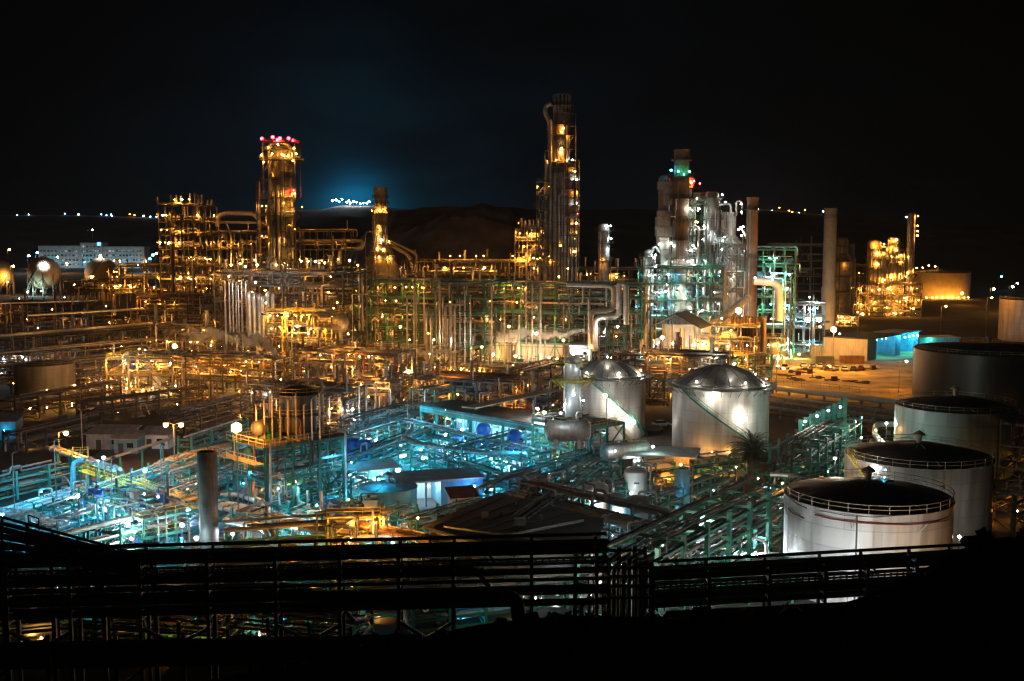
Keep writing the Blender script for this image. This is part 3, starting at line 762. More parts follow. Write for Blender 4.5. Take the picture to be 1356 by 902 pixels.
for i, (px, Yq, I) in enumerate(((560, 900, 2600), (640, 930, 2600))):
    T = thing('added_light_mast', ('left', 'right')[i] + ' of two added masts hidden behind the plant to light the bare mound', 'lamp', (Xf(px, Yq), Yq, 0)); part('pole', MB().tube([(0, 0, 0), (0, 0, 20)], .2, 6), M_STEEL, T); hlamp(T, (0, .5, 20), 'y', I, 1., 0, 1.45)  # masts added out of sight only to brighten the far mound
# ------------------------------------------------------------------ left tall tower with red lamps
Y = 480
def zz(py): return Zf(py, Y)
xT = Xf(377, Y)
T1 = tower('distillation_column', 'tall silver column on the left crowned with red lamps', 'column', (xT, Y), [(4.1, 0, zz(200))],
    [(zz(345), 1.6, 0, 6.283), (zz(286), 3.8, 0, 6.283), (zz(262), 2.6, 2.6, 6.9), (zz(236), 2.4, 2.4, 6.4), (zz(214), 3.5, 0, 6.283)],
    [(zz(340), -2.4), (zz(322), -2.7), (zz(300), -2.6), (zz(276), -2.6), (zz(258), -2.9), (zz(258), -.6, 'r', .8), (zz(252), -.3, 'r', .7), (zz(232), -2.7), (zz(228), -2.4), (zz(210), -2.6), (zz(207), -1.2), (zz(206), -.4), (zz(270), -1.2, 'o', .5), (zz(304), -.2, 'o', .6), (zz(350), -1.4)],
    [(-2.5, .5, .9, 0, zz(205), None), (-1.75, .2, .8, 0, zz(245), None), (-1.3, .2, .45, 0, zz(214), None), (-2.9, 1.2, .6, 10, zz(265), 'in'), (-.5, .4, .4, 20, zz(225), 'in'), (-2.2, .9, .35, 0, zz(300), None)], M_SHELL, M_ALU, I=34, lr=.42, n=26, risers=16)
tb = MB(); W2 = 8.2
for k, py in enumerate((213, 200, 190)):
    z = zz(py); tb.box(0, 0, z, W2 * 2 - k * 2, W2 * 1.6, .3)
part('top_deck', tb, M_DARK, T1)
tb = MB()
for k, py in enumerate((213, 200, 190)):
    z = zz(py) + .3; a, b = W2 - k, W2 * .8; tb.rail([(-a, -b, z), (a, -b, z), (a, b, z), (-a, b, z)], 1.2, 2, .12, True)
for sx in (-1, 1):
    for sy in (-1, 1): tb.bar((sx * 6.6, sy * 6, zz(262)), (sx * 6.6, sy * 6, zz(186)), .4)
for sx in (-1, 1): tb.bar((sx * 6.6, -6.2, zz(230)), (sx * 4, -4, zz(214)), .3)
part('top_frame', tb, M_STEEL, T1)
tb = MB(); tb.tube([(-5, -2, zz(213)), (-5, -2, zz(192)), (0, -2, zz(188)), (4, -2, zz(194)), (4, -2, zz(214))], .9, 9); part('overhead_pipe', tb, M_ALU, T1)
for x, py in ((-7, 207), (-4, 197), (-2.5, 205), (1.5, 206), (4, 208), (6.5, 198), (7.4, 205), (0, 193), (6, 214), (-6, 216)): lamp(T1, (x, -7.2, zz(py)), 'o', 42, .42)
for x, py in ((-7.5, 184.5), (-3, 182.5), (0, 184), (3.6, 184), (5.6, 187), (-1, 186)): lamp(T1, (x, -3, zz(py)), 'r', 150, .75, 'warning_lamp')
frame_unit('process_structure', 'open steel frame of decks hugging the left side of the red lit column', 'process unit', (Xf(356, Y + 4), Y + 4), 1, 1, [zz(k) for k in (345, 322, 300, 282, 262, 240)], 7, 7, 0, M_DARK, (M_ALU, M_ALU2), 4, 6, 16, 'o', 34, .4, .8, 1, 1, 11, .4, True, None, (.15, .4))

# ------------------------------------------------------------------ main tower
Y = 420
xT = Xf(742.5, Y)
T2 = tower('main_fractionator', 'tallest twin diameter column with pipes down its left side', 'column', (xT, Y), [(5.0, 0, zz(222)), (3.05, zz(216), zz(136))],
    [(zz(352), 1.9, -2.6, 1.2), (zz(327), 1.6, -2.2, 1.2), (zz(340), 1.8, -1.6, 1.2), (zz(298), 1.6, -1.9, 1.2), (zz(273), 1.6, -1.9, 1.2), (zz(251), 1.6, -1.9, 1.2), (zz(229), 1.8, -2.4, 1.2), (zz(198), 1.3, -2.2, 1.6), (zz(166), 1.3, -2.4, 1.6), (zz(312), 1.8, -1.6, 1.2), (zz(283), 1.9, -1.6, 1.2), (zz(262), 1.9, -1.6, 1.2), (zz(240), 1.9, -1.6, 1.2), (zz(217), 2.1, 0, 6.283), (zz(180), 2.1, -2.6, 1.6), (zz(150), 2., -1.5, 1.5)],
    [(zz(355), -1.2), (zz(333), -.7, 'y', 1.), (zz(309), -.55, 'o', .9), (zz(296), -.5, 'y', .8), (zz(283), -.35, 'r', 1.9), (zz(270), -.5, 'w', .8), (zz(257), -.45, 'o', .7), (zz(238), -.5, 'w', .6), (zz(228), -.7), (zz(213), -1.1, 'o', 1.6), (zz(213), -2.1, 'o', 1.6), (zz(212), -.3, 'w', .7), (zz(203), -1.7, 'o', 1.7), (zz(198), -1.6, 'y', 1.4), (zz(176), -1.6, 'o', 1.4), (zz(171), -1.45, 'o', 1.4), (zz(183), -.5), (zz(346), -2.2), (zz(325), -1.6, 'o', .6)],
    [(-2.75, .3, .75, 0, zz(213), None), (-2.35, .2, .6, 0, zz(160), None), (-2.0, .1, .7, 8, zz(228), 'in'), (-1.75, .5, .42, 0, zz(258), (3.4, 0, 0)), (-1.35, .3, .36, 0, zz(288), (3.2, .6, 0)), (-1.1, .25, .3, 0, zz(310), (3.2, 1, 0)), (-1.55, .9, .3, 0, zz(236), (2.8, .4, 0)), (-.85, .4, .3, 0, zz(305), None), (-1.2, .8, .3, 0, zz(330), None), (-.4, .5, .4, 0, zz(240), None)], M_SHELL, M_ALU, I=34, lr=.42, n=26, rings=True, risers=22)
tb = MB(); r = 4.1
for i in range(7):
    a = -2.9 + i * .45; x, y = 3.0 * math.cos(a), 3.0 * math.sin(a); tb.tube([(x, y, zz(150)), (x * 1.1, y * 1.1, zz(126)), (x * .3, y * .3, zz(124.5))], .28, 7)
part('overhead_manifold', tb, M_ALU, T2)
tb = MB(); tb.tube([(-3.6, -1.5, zz(138)), (-5.7, -1.5, zz(140)), (-6.2, -1.5, zz(150)), (-4.4, -1.5, zz(161)), (-4.0, -1.5, zz(213)), (-4.6, -1.5, zz(222)), (-5.6, -2, zz(228)), (-5.6, -2, 5)], .85, 10, 3); part('overhead_line', tb, M_ALU, T2)
tb = MB(); tb.ringdeck(2.9, 4.6, 0, 6.283, zz(140)); tb.rail(tb.arc(4.5, 0, 6.283, zz(140)), 1.2, 1.6, .1)
for i in range(5): tb.bar((2 - i * .8, 1, zz(136)), (2 - i * .8, 1, zz(122 + 4 * (i % 2))), .14)
part('top_platform', tb, M_DARK, T2)
frame_unit('stair_tower', 'narrow stair tower standing behind the tallest column', 'stair tower', (Xf(757, Y + 8), Y + 8), 1, 1, [zz(k) for k in (345, 325, 305, 285, 265, 245, 228)], 5, 5, 0, M_DARK, (M_ALU,), 3, 2, 12, 'o', 22, .36, .9, 0, 2, 14, .3)

# ------------------------------------------------------------------ squat lit stack between
Y = 520
T3 = tower('furnace_stack', 'ringed furnace stack with orange platform in front of the blue glow', 'chimney', (Xf(505.5, Y), Y), [(7.6, 0, zz(352)), (6.2, zz(344), zz(338)), (3.2, zz(322), zz(282)), (2.7, zz(278), zz(262)), (3.1, zz(260), zz(248))],
    [(zz(338), 1.2, 0, 6.283), (zz(324), 2.2, 0, 6.283), (zz(311), 1.2, 0, 6.283), (zz(298), 1.4, 0, 6.283), (zz(283), 2.6, 0, 6.283), (zz(270), 1.3, 0, 6.283), (zz(262), 1.2, 0, 6.283)], [(zz(279), a, 'o', 1.3) for a in (-.2, -.9, -1.6, -2.3, -2.9)] + [(zz(300), -1.9), (zz(305), -1.7, 'y', 1.), (zz(320), -.5), (zz(320), -2.2), (zz(330), -1.5, 'o', 1.5), (zz(335), -2.4), (zz(342), -.9), (zz(318), -1.4, 'w', .6), (zz(328), -1.9, 'y', 1.6), (zz(331), -1.2, 'y', 1.6), (zz(340), -1.6, 'o', 2.), (zz(340), -.8, 'o', 1.4), (zz(312), -2., 'o', 1.2)], [(-1.9, .2, .4, 10, zz(285), None), (-1.2, .3, .3, 0, zz(300), None)], M_ALU2, M_ALU, I=30, lr=.45, cone=1.04, risers=8)  # lower lamps round the flared base added to brighten it
tb = MB(); tb.tube([(3, -1, zz(322)), (13, -2, zz(338)), (15, -2, zz(360))], .9, 10); tb.tube([(3, 2, zz(318)), (16, 1, zz(336)), (16, 1, 3)], .7, 10); part('duct', tb, M_ALU2, T3)

# ------------------------------------------------------------------ left tall frame
Y = 500; p = (Xf(252, Y), Y)
frame_unit('reactor_structure', 'tall square steel structure full of orange lamps left of the red lit column', 'process unit', (p[0], p[1]), 4, 2, [zz(k) for k in (376, 350, 330, 312, 294, 272)], 5.6, 5.4, E1 * .35, M_DARK, (M_ALU, M_ALU2, M_STEEL), 10, 22, 80, 'oooy', 44, .42, .45, 6, 2, 21, .5, True, None, (.2, .5), M_CREAM, 13)
tb = thing('overhead_loop', 'long silver pipe loop bridging the tall frame and the red lit column', 'pipe', (0, 0, 0))
part('pipe', MB().tube([W(288, 300, Y), W(288, 287, Y), W(298, 282, Y), W(335, 283, Y), W(343, 290, Y), W(343, 340, Y)], 1.05, 10, 4), M_ALU, tb); part('lower_pipe', MB().tube([W(270, 294, Y), W(352, 295, Y)], .6, 8), M_ALU, tb)
part('leg', MB().tube([W(300, 295, Y), W(306, 312, Y), W(306, 360, Y)], .4, 8), M_ALU, tb); part('second_leg', MB().tube([W(318, 340, Y), W(318, 320, Y), W(345, 320, Y)], .6, 8), M_ALU, tb)
frame_unit('process_structure', 'lower orange lit decks between the tall frame and the red lit column', 'process unit', (Xf(320, Y), Y), 4, 2, [zz(k) for k in (378, 352, 330, 308)], 6.5, 6, E1 * .35, M_DARK, (M_ALU, M_ALU2), 14, 20, 46, 'oooy', 40, .4, .5, 4, 2, 23, .4, True, None, (.15, .45), M_ALU)
frame_unit('process_structure', 'dim steel frame right of the red lit column with a looped pipe', 'process unit', (Xf(430, Y), Y), 4, 2, [zz(k) for k in (378, 352, 330, 306)], 6.5, 6, E1 * .35, M_DARK, (M_ALU2, M_STEEL), 14, 18, 12, 'o', 26, .36, .35, 2, 3, 24, .3, False, None, (.12, .35))
tb = thing('overhead_loop', 'hairpin silver pipe jutting out right of the dim frame', 'pipe', (0, 0, 0))
part('pipe', MB().tube([W(392, 319, Y), W(470, 319, Y), W(479, 319, Y), W(481, 324, Y), W(478, 329, Y), W(450, 329, Y), W(450, 350, Y)], .9, 10, 2), M_ALU, tb)
part('post', MB().tube([W(441, 313, Y), W(441, 360, Y)], .4, 6), M_ALU2, tb)
def unit_line(name, label, xa, xb, Y, pys, nx, seed, nl, I=36, lc='oooy', pm=(M_ALU, M_ALU2), deck=.5, drums=4, yaw=-.12, rows=2, cm=None, nv=16, nh=20, lr=.4, top=0, by=6, dm=None, pr=(.15, .4), rail=True, brace=2, cw=.35):
    xa, xb = Xf(xa, Y), Xf(xb, Y)
    return frame_unit(name, label, 'process unit', ((xa + xb) / 2, Y), nx, rows, [max(2.5, Zf(k, Y)) for k in pys], (xb - xa) / nx / math.cos(yaw), by, yaw, cm, pm, nv, nh, nl, lc, I, lr, deck, drums, brace, seed, cw, rail, None, pr, dm, top)
# orange rows along the back
unit_line('process_row', 'long low row of orange lit decks under the left tall frame', 150, 310, 520, (388, 368, 352), 10, 31, 70, 50, 'o', top=5)
unit_line('process_row', 'low orange lit deck row between the gas spheres and the tall frame', 90, 190, 560, (385, 372), 7, 33, 26, 40)
unit_line('process_row', 'orange lit deck row below the dark mound left of the tallest column', 535, 722, 500, (385, 363, 346), 11, 32, 74, 42, 'oooy', top=6, drums=7, dm=M_CREAM)
frame_unit('process_structure', 'orange lit cluster of vessels against the left foot of the tallest column', 'process unit', (Xf(703, 490), 490), 2, 2, [Zf(k, 490) for k in (350, 334, 318, 303)], 5.5, 5.5, E1 * .4, M_STEEL, (M_ALU, M_CREAM), 8, 12, 42, 'ooy', 36, .4, .7, 6, 1, 34, .35, dm=M_CREAM, top=4)
unit_line('process_row', 'orange lit cluster right of the tallest column', 765, 850, 505, (392, 372, 356), 5, 35, 44, 34, 'oooy', drums=5, top=4, dm=M_CREAM)
T = tower('slim_column', 'slim pale column with white lamps right of the tallest column', 'column', (Xf(799, 455), 455), [(2.3, 0, Zf(300, 455))], [(Zf(k, 455), 1.5, 0, 6.283) for k in (345, 322, 306)], [(Zf(297, 455), -1.2, 'c', .9), (Zf(299, 455), -.8, 'c', .9), (Zf(316, 455), -.7, 'c', .8), (Zf(331, 455), -.7, 'c', 1.2), (Zf(345, 455), -1.8, 'o', .8)], [(-2.2, .2, .3, 0, Zf(305, 455), None)], M_ALU2, M_ALU, I=40, lr=.4)

# ------------------------------------------------------------------ white lit unit right of centre
Y = 400
def X(px): return Xf(px, Y, 30)
TW = tower('main_stack', 'tall grey stack with green floodlit collar', 'chimney', (X(896.5), Y - 7), [(5.0, 0, zz(385)), (4.2, zz(372), zz(345)), (2.9, zz(338), zz(238)), (2.6, zz(237), zz(200))],
    [(zz(342), 2.2, 0, 6.283), (zz(372), 1.8, 0, 6.283), (zz(318), 1.2, -3, .2), (zz(292), 1.2, -3, .2), (zz(236), 1.9, 0, 6.283), (zz(264), 1.3, -3, .2), (zz(214), 1., 0, 6.283)],
    [(zz(229), -2.0, 'g', 1., 1.3), (zz(229), -.95, 'g', 1., 1.3), (zz(227), -2.9, 't', 1.2), (zz(233), -1.5, 'g', 1.), (zz(277), -.95, 'w', 3.2, 1.3), (zz(325), -2.3, 'm', 2.), (zz(331), -.7, 'c', 2.2), (zz(345), -1.2, 'c', 1.), (zz(362), -1., 'w', 2.), (zz(378), -1.8, 'm', 2.2), (zz(392), -1.4, 'w', 2.), (zz(402), -1.9, 'm', 2.5), (zz(404), -1.1, 'm', 2.2)],
    [(-.6, 1.2, .45, 0, zz(330), 'in'), (-.3, 1.6, .4, 5, zz(300), 'in')], mat('sooty_brown_stack', (.2, .15, .12), .7, 0, .4, .3, .7, (.05, .035, .03)), M_ALU, I=14, lr=.5, cone=1.06, risers=6)
# reactor with insulated boxes left of the stack
T = thing('reactor', 'patchy insulated reactor with boxed ducts left of the green collared stack', 'reactor', (X(877), Y - 2, 0))
tb = MB().lathe([(2.6, 0), (2.6, zz(300)), (2.0, zz(290)), (2.0, zz(236)), (1.2, zz(233)), (.05, zz(232.5))], 20); part('shell', tb, M_SHELL, T)
tb = MB()
rr_ = random.Random(5)
for k, (a, b, c, d) in enumerate(((868, 887, 241, 252), (874, 887, 252, 272), (868, 886, 279, 287), (866, 884, 287, 300), (866, 886, 300, 313), (870, 884, 313, 330), (872, 884, 330, 352))):
    tb.box(X((a + b) / 2) - X(877), -1.4 - .1 * (k % 3), zz(d), (b - a) * Y / F, 5, (d - c) * Y / F - .15)
part('insulated_duct', tb, M_ALU2, T)
tb = MB(); tb.tube([(-1, -2, zz(335)), (-3.5, -2, zz(325)), (-4.3, -2, zz(335)), (-4.3, -2, 4)], .5, 8); part('pipe', tb, M_ALU, T)
for px, py, c, k in ((869, 323, 'c', 70), (863, 340, 'c', 60), (878, 350, 'm', 60), (884, 322, 'w', 60), (870, 365, 'm', 70), (880, 376, 'c', 60)): lamp(T, (X(px) - X(877), -5, zz(py)), c, k * .45, .4)
# small bright tower at left
T = tower('slim_column', 'short slim tower washed by white lamps at the left of the white lit unit', 'column', (X(856), Y - 6), [(1.9, 0, zz(340)), (1.5, zz(338), zz(333))], [(zz(340), 1.7, 0, 6.283), (zz(365), 1.5, 0, 6.283), (zz(388), 1.5, 0, 6.283)],
    [(zz(330), -1.5, 'c', .9), (zz(337), -.6, 'c', 1.2), (zz(352), -.8, 'c', 2.), (zz(362), -1.6, 'c', 2.2), (zz(374), -.8, 'm', 2.2), (zz(386), -1.8, 'c', 1.6), (zz(400), -1.2, 'm', 2.)], [(-2.4, .2, .25, 0, zz(345), None)], M_ALU, M_ALU, I=13, lr=.42)
# red lit head
T = tower('slim_column', 'narrow column with glowing red and orange top right of the green collar', 'column', (X(916.5), Y + 8), [(2.3, 0, zz(262)), (1.5, zz(258), zz(234))], [(zz(262), 2.2, 0, 6.283), (zz(248), 1.9, 0, 6.283)],
    [(zz(240), -2.2, 'o', 1.3), (zz(242), -1.5, 'r', 2.), (zz(239), -1.2, 'r', 2.), (zz(242), -.3, 'r', 2.2, 2.), (zz(244), -2.6, 'r', 1.5), (zz(246), -1.7, 'o', 1.2), (zz(276), -.5, 'w', .6), (zz(294), -.8, 'y', 1.2), (zz(330), -1., 'c', 1.)], [(-1., .2, .3, 0, zz(270), (2, 0, 0))], M_CREAM, M_ALU, I=40, lr=.48)
tb = MB(); tb.box(-2.4, -2.5, zz(262), 5, 3.2, 3.3); tb.box(3.0, -2.5, zz(266), 4.2, 3, 3); part('insulated_box', tb, M_CREAM, T)
# column 2
T = tower('absorber_column', 'domed silver column with white lamps round its skirt', 'column', (X(941), Y), [(2.9, 0, zz(265)), (2.5, zz(263), zz(258))], [(zz(325), 2.2, 0, 6.283), (zz(290), 1.4, -3.2, .2), (zz(262), 1.5, 0, 6.283)],
    [(zz(300), -2.4, 'c', 1.8), (zz(311), -1.9, 'c', 2.4), (zz(318), -1.2, 'c', 2.4), (zz(317), -2.7, 'm', 1.6), (zz(330), -.6, 'm', 1.), (zz(360), -1.6, 'm', 2.), (zz(366), -.9, 't', 1.4), (zz(384), -2.4, 'c', 1.6), (zz(396), -1.2, 'm', 2.), (zz(404), -2.1, 'c', 2.), (zz(258), -.4, 'w', .5)],
    [(-2.5, .2, .4, 0, zz(268), 'over'), (-1.9, .2, .35, 5, zz(285), None), (-1.1, .3, .35, 0, zz(280), None)], M_SHELL, M_ALU, I=17, lr=.45, risers=16)
# furnace with square stack
T = thing('furnace', 'broad ringed furnace with a narrow stack behind the plain brown chimney', 'furnace', (X(968), Y + 6, 0))
tb = MB().lathe([(5.2, 0), (5.2, zz(322)), (2.6, zz(312)), (2.6, zz(284)), (3.2, zz(283.5)), (3.2, zz(281)), (2.2, zz(281)), (.05, zz(281.5))], 20); part('shell', tb, M_SHELL, T)
tb = MB()
for py in (410, 388, 366, 345, 325): tb.ringdeck(5.2, 6.3, 0, 6.283, zz(py)); tb.rail(tb.arc(6.2, 0, 6.283, zz(py) + .15), 1.1, 1.8, .08)
part('gallery', tb, M_DARK, T)
tb = MB(); tb.tube([(0, -3, zz(282)), (0, -3, zz(270)), (-3, -3, zz(270)), (-6.6, -4, zz(276)), (-6.6, -5, 0)], .42, 8); tb.tube([(2, -3, zz(286)), (2, -3, zz(266)), (4, -3, zz(266)), (4, -3, zz(284))], .35, 8); tb.tube([(-5, -5.6, 0), (-5, -5.6, zz(300))], .35, 8); tb.tube([(3, -5.6, zz(300)), (6, -5.2, zz(318)), (6.2, -5, 8)], .5, 8); part('crossover_pipe', tb, M_ALU, T)
for px, py, c, k in ((958, 268, 'c', 55), (979, 270, 'w', 40), (979, 281, 'c', 50), (976, 304, 'w', 90), (980, 312, 'w', 60), (958, 314, 'c', 60), (953, 360, 'w', 90), (971, 365, 'w', 140), (975, 387, 'w', 70), (950, 402, 'm', 90), (943, 412, 'c', 90), (960, 392, 'o', 60), (982, 300, 'c', 40)): lamp(T, (X(px) - X(968), -7.2, zz(py)), c, k * .45, .4)
tower('chimney', 'plain brown chimney standing in front of the ringed furnace', 'chimney', (X(990), Y - 6), [(2.15, 0, zz(372)), (1.95, zz(371), zz(264)), (2.1, zz(264), zz(262))], [(zz(278), .9, 0, 6.283), (zz(340), .9, 0, 6.283)], [], [(-2.1, .15, .14, 0, zz(275), None)], M_BROWN, rings=True, lad=True, cone=.99)
tower('chimney', 'tall pale concrete chimney alone right of the white lit unit', 'chimney', (Xf(1097, 520), 520), [(3.3, 0, Zf(380, 520)), (2.9, Zf(380, 520), Zf(278, 520)), (3.0, Zf(278, 520), Zf(276, 520))], [(Zf(288, 520), .8, 0, 6.283)], [], [], M_PCONC, rings=True, lad=True, cone=.99)
# lattice and decks under the white unit
unit_line('process_structure', 'white lit decks crowding the foot of the green collared stack', 848, 955, 392, (440, 418, 396, 374, 354), 7, 41, 60, 24, 'cmmwt', (M_ALU, M_ALU2, M_GREEN), .5, 6, -.2, 2, M_GREEN, 22, 26, top=4)
unit_line('process_structure', 'green and white lit decks right of the brown chimney', 996, 1050, 410, (432, 412, 392, 372, 352, 330), 4, 42, 48, 46, 'cmtwg', (M_ALU, M_ALU2), .5, 3, -.2, 2, M_GREEN, 12, 16)
unit_line('process_structure', 'white lit skid with frames left of the tall concrete chimney', 1040, 1090, 440, (432, 418, 402), 4, 43, 34, 70, 'ccmt', (M_ALU,), .6, 3, -.2, 2, M_STEEL, 8, 10)
tb = thing('flue_duct', 'fat curved white duct dropping to an orange lit ring', 'duct', (0, 0, 0)); Y = 385
part('duct', MB().tube([W(998, 372, Y), W(1024, 374, Y), W(1031, 380, Y), W(1032, 390, Y), W(1032, 425, Y)], 1.35, 14, 4), M_WHITE, tb); lamp(tb, W(1000, 368, Y - 4), 'w', 30, .4); lamp(tb, W(1023, 370, Y - 4), 'c', 20, .4)
p = W(1027, 448, Y); T = thing('cage_platform', 'round cage platform glowing orange under the curved duct', 'platform', (p.x, Y, 0))
tb = MB()
for zq in (3.5, 9): tb.ringdeck(.5, 3.6, 0, 6.283, zq); tb.rail(tb.arc(3.5, 0, 6.283, zq + .15), 1.2, 1.4, .09)
for i in range(8): a = i * .785; tb.bar((3.4 * math.cos(a), 3.4 * math.sin(a), 0), (3.4 * math.cos(a), 3.4 * math.sin(a), 9), .22)
part('cage', tb, M_YEL, T); part('drum', drum_mb(1.7, 5, 14, 'z'), M_ALU, T, (0, 0, 5.2))
for a in (-.4, -1.2, -2, -2.8): lamp(T, (2.6 * math.cos(a), 2.6 * math.sin(a), 6.8), 'y', 26, .3)
lamp(T, (0, -4.5, 2.5), 'w', 150, .45)
# dark frames behind the concrete chimney
unit_line('process_structure', 'unlit brown frame behind the tall concrete chimney', 1020, 1125, 560, (385, 365, 345, 325), 6, 44, 7, 26, 'o', (M_ALU2,), .4, 3, -.2, 2, M_DARK, 10, 12)
T = tower('regenerator', 'dim squat column half hidden behind the concrete chimney', 'column', (Xf(1113, 560), 560), [(5, 0, Zf(345, 560)), (3, Zf(335, 560), Zf(318, 560))], [(Zf(345, 560), 2, 0, 6.283)], [(Zf(350, 560), -1.5, 'o', .5)], [], M_ALU2)

# ------------------------------------------------------------------ orange unit far right
Y = 600
def rc(label, px, r, pyt, pl, seed, name='distillation_column', m=M_CREAM, k=1., extra=()):
    q = random.Random(seed); z1 = Zf(pyt, Y); zs = [Zf(v, Y) for v in pl]; L_ = []
    for z in zs:
        for i in range(3): L_.append((z + q.uniform(2, 3), q.uniform(-2.9, -.2), q.choice('oooy'), q.uniform(.6, 1.5) * k))
    L_ += list(extra)
    return tower(name, label, 'column', (Xf(px, Y, 40), Y), [(r, 0, z1)], [(z, 1.7, 0, 6.283) for z in zs], L_, [(-2.2, .2, .35, 0, z1 * .9, 'in'), (-1.1, .3, .3, 0, z1 * .7, None)], m, M_ALU, I=40, lr=.5, n=16, rt=.12, risers=8)
rc('stout orange lit column at the left of the far right unit', 1158, 3.6, 322, (412, 396, 376, 357, 343, 330), 51)
rc('short dim column between the two lit columns of the far right unit', 1169, 3.4, 330, (380, 345), 52, m=M_ALU2, k=.7)
rc('second orange lit column of the far right unit', 1184, 3.2, 318, (406, 388, 372, 352, 336, 324), 53)
rc('tall thin column with lamps down one side at the far right', 1206, 2.0, 284, (402, 388, 366), 54, 'slim_column', M_ALU2, 1., tuple((Zf(v, Y), -.35, 'o', 1.) for v in (286, 299, 306, 312, 318, 290)))
rc('small column close by the thin far right column', 1193, 2.4, 332, (400, 372, 345), 55, m=M_CREAM)
unit_line('process_structure', 'orange lit decks around the feet of the far right columns', 1140, 1216, 595, (420, 405, 390, 376), 6, 56, 78, 40, 'oooy', (M_ALU, M_CREAM), .5, 6, -.15, 2, M_STEEL, 12, 16, .46)
unit_line('process_structure', 'low orange lit deck left of the far right columns', 1105, 1145, 600, (408, 388, 368, 352), 3, 57, 34, 34, 'o', (M_ALU2,), .5, 2, -.15, 2, M_DARK, 8, 8, .44)
unit_line('process_structure', 'bright orange skid near the foot of the concrete chimney', 1110, 1136, 540, (430, 418), 3, 58, 14, 60, 'oy', (M_ALU,), .6, 2, -.15, 1, M_STEEL, 4, 5, .42)

# slim lattice stair towers round the tall columns
for lab, px, Yq, pys, w_, c, I, nl in (('lattice stair tower between the green collared stack and the domed column', 921, 394, (425, 400, 378, 356, 334, 312, 290, 272), 5, 'cmmw', 26, 14), ('lattice stair tower right of the domed column', 953, 396, (425, 400, 376, 352, 328, 304), 4.5, 'cmw', 24, 9), ('lattice stair tower in front of the patchy reactor', 866, 391, (420, 398, 376, 354), 4, 'cmw', 22, 8), ('lattice stair tower in front of the ringed furnace', 972, 390, (430, 408, 386, 364, 342, 326), 4.5, 'cmw', 24, 10),
        ('lattice stair tower at the front of the red lit column', 384, 474, (346, 326, 306, 286, 266, 246, 228), 5.5, 'ooy', 36, 12), ('lattice stair tower at the left flank of the tallest column', 719, 417, (350, 332, 314, 296, 278, 258, 240), 4., 'o', 30, 3)):
    frame_unit('stair_tower', lab, 'stair tower', (Xf(px, Yq), Yq), 1, 1, [Zf(k, Yq) for k in pys], w_, w_, .2, M_STEEL if 'collared' not in lab else M_GREEN, (M_ALU, M_ALU2), 6, 6, nl, c, I, .36, .55, 0, 2, int(px), .26, True, None, (.1, .25))

q = (Xf(1097, 520) - 3, 520 - 16); T = thing('floodlight', 'added ground lamp aimed up to brighten the tall pale concrete chimney', 'lamp', (*q, 0)); part('stand', MB().tube([(0, 0, 0), (0, 0, 1.2)], .12, 6), M_STEEL, T); hlamp(T, (0, .3, 1.6), 'y', 420, .4, 0, 2.15)  # lamp added at the foot to brighten the chimney shaft
# ------------------------------------------------------------------ centre structures
def at(px, Y): return (Xf(px, Y), Y)
def gxy(px, py, z=0.): q = g(px, py, z); return (q.x, q.y)
# dark block with orange tops
Y = 335
unit_line('process_structure', 'tall dark pipe structure with a row of orange lamps and vents along its top', 302, 478, 335, (440, 420, 398, 376, 360), 7, 61, 26, 30, 'o', (M_ALU2, M_STEEL, M_ALU), .55, 6, -.3, 3, M_DARK, 34, 34, .3, 15, 6.5, None, (.12, .35), True, 6)
for i, (x, yb) in enumerate(((306, 352), (318, 350), (325, 354), (341, 352), (366, 352), (380, 351), (399, 347), (408, 347), (418, 347), (430, 349), (444, 352), (463, 346), (474, 352))):
    p = W(x, yb, 333 + (i % 3) * 3); zt = 33.0
    T = thing('deck_lamp', 'orange lamp on a short post along the top of the dark pipe structure', 'lamp', (p.x, p.y, zt), 0, 'lamps along the top of the dark pipe structure')
    part('post', MB().tube([(0, 0, 0), (0, 0, max(1., p.z - zt))], .07, 6), M_STEEL, T); lamp(T, (0, 0, max(1., p.z - zt) + .2), 'oow'[i % 3], 42, .36)
# silver vertical tube banks
def tube_bank(label, pxs, ytop, ybot, Y, r, m=M_ALU):
    p = W(pxs[0], ybot, Y); T = thing('tube_bank', label, 'pipes', (p.x, Y, max(0, p.z)))
    zt = Zf(ytop, Y) - max(0, p.z)
    for i, px in enumerate(pxs):
        x = Xf(px, Y) - p.x; part('pipe', MB().tube([(x, (i % 3) * .5, 0), (x, (i % 3) * .5, zt - (i % 4) * .4), (x, (i % 3) * .5 + 2, zt - (i % 4) * .4)], r, 8), m, T)
    part('header', MB().box((Xf(pxs[-1], Y) - p.x) / 2, .6, -.1, Xf(pxs[-1], Y) - p.x + 1.4, 2.2, .5), M_DARK, T); return T
B = tube_bank('bank of thin silver vertical pipes at the dark structure left corner', [305, 309, 313, 317, 321, 326], 371, 442, 326, .22); lamp(B, (2, -8, 17), 'w', 260, .3)
B = tube_bank('close set bank of wide grey vertical ducts right of the thin pipes', [331, 337, 343, 349, 355, 361], 389, 446, 322, .62); lamp(B, (4, -9, 16), 'w', 330, .3)
B = tube_bank('pair of tall pale pipes at the right end of the dark structure', [476, 480], 362, 440, 330, .3)
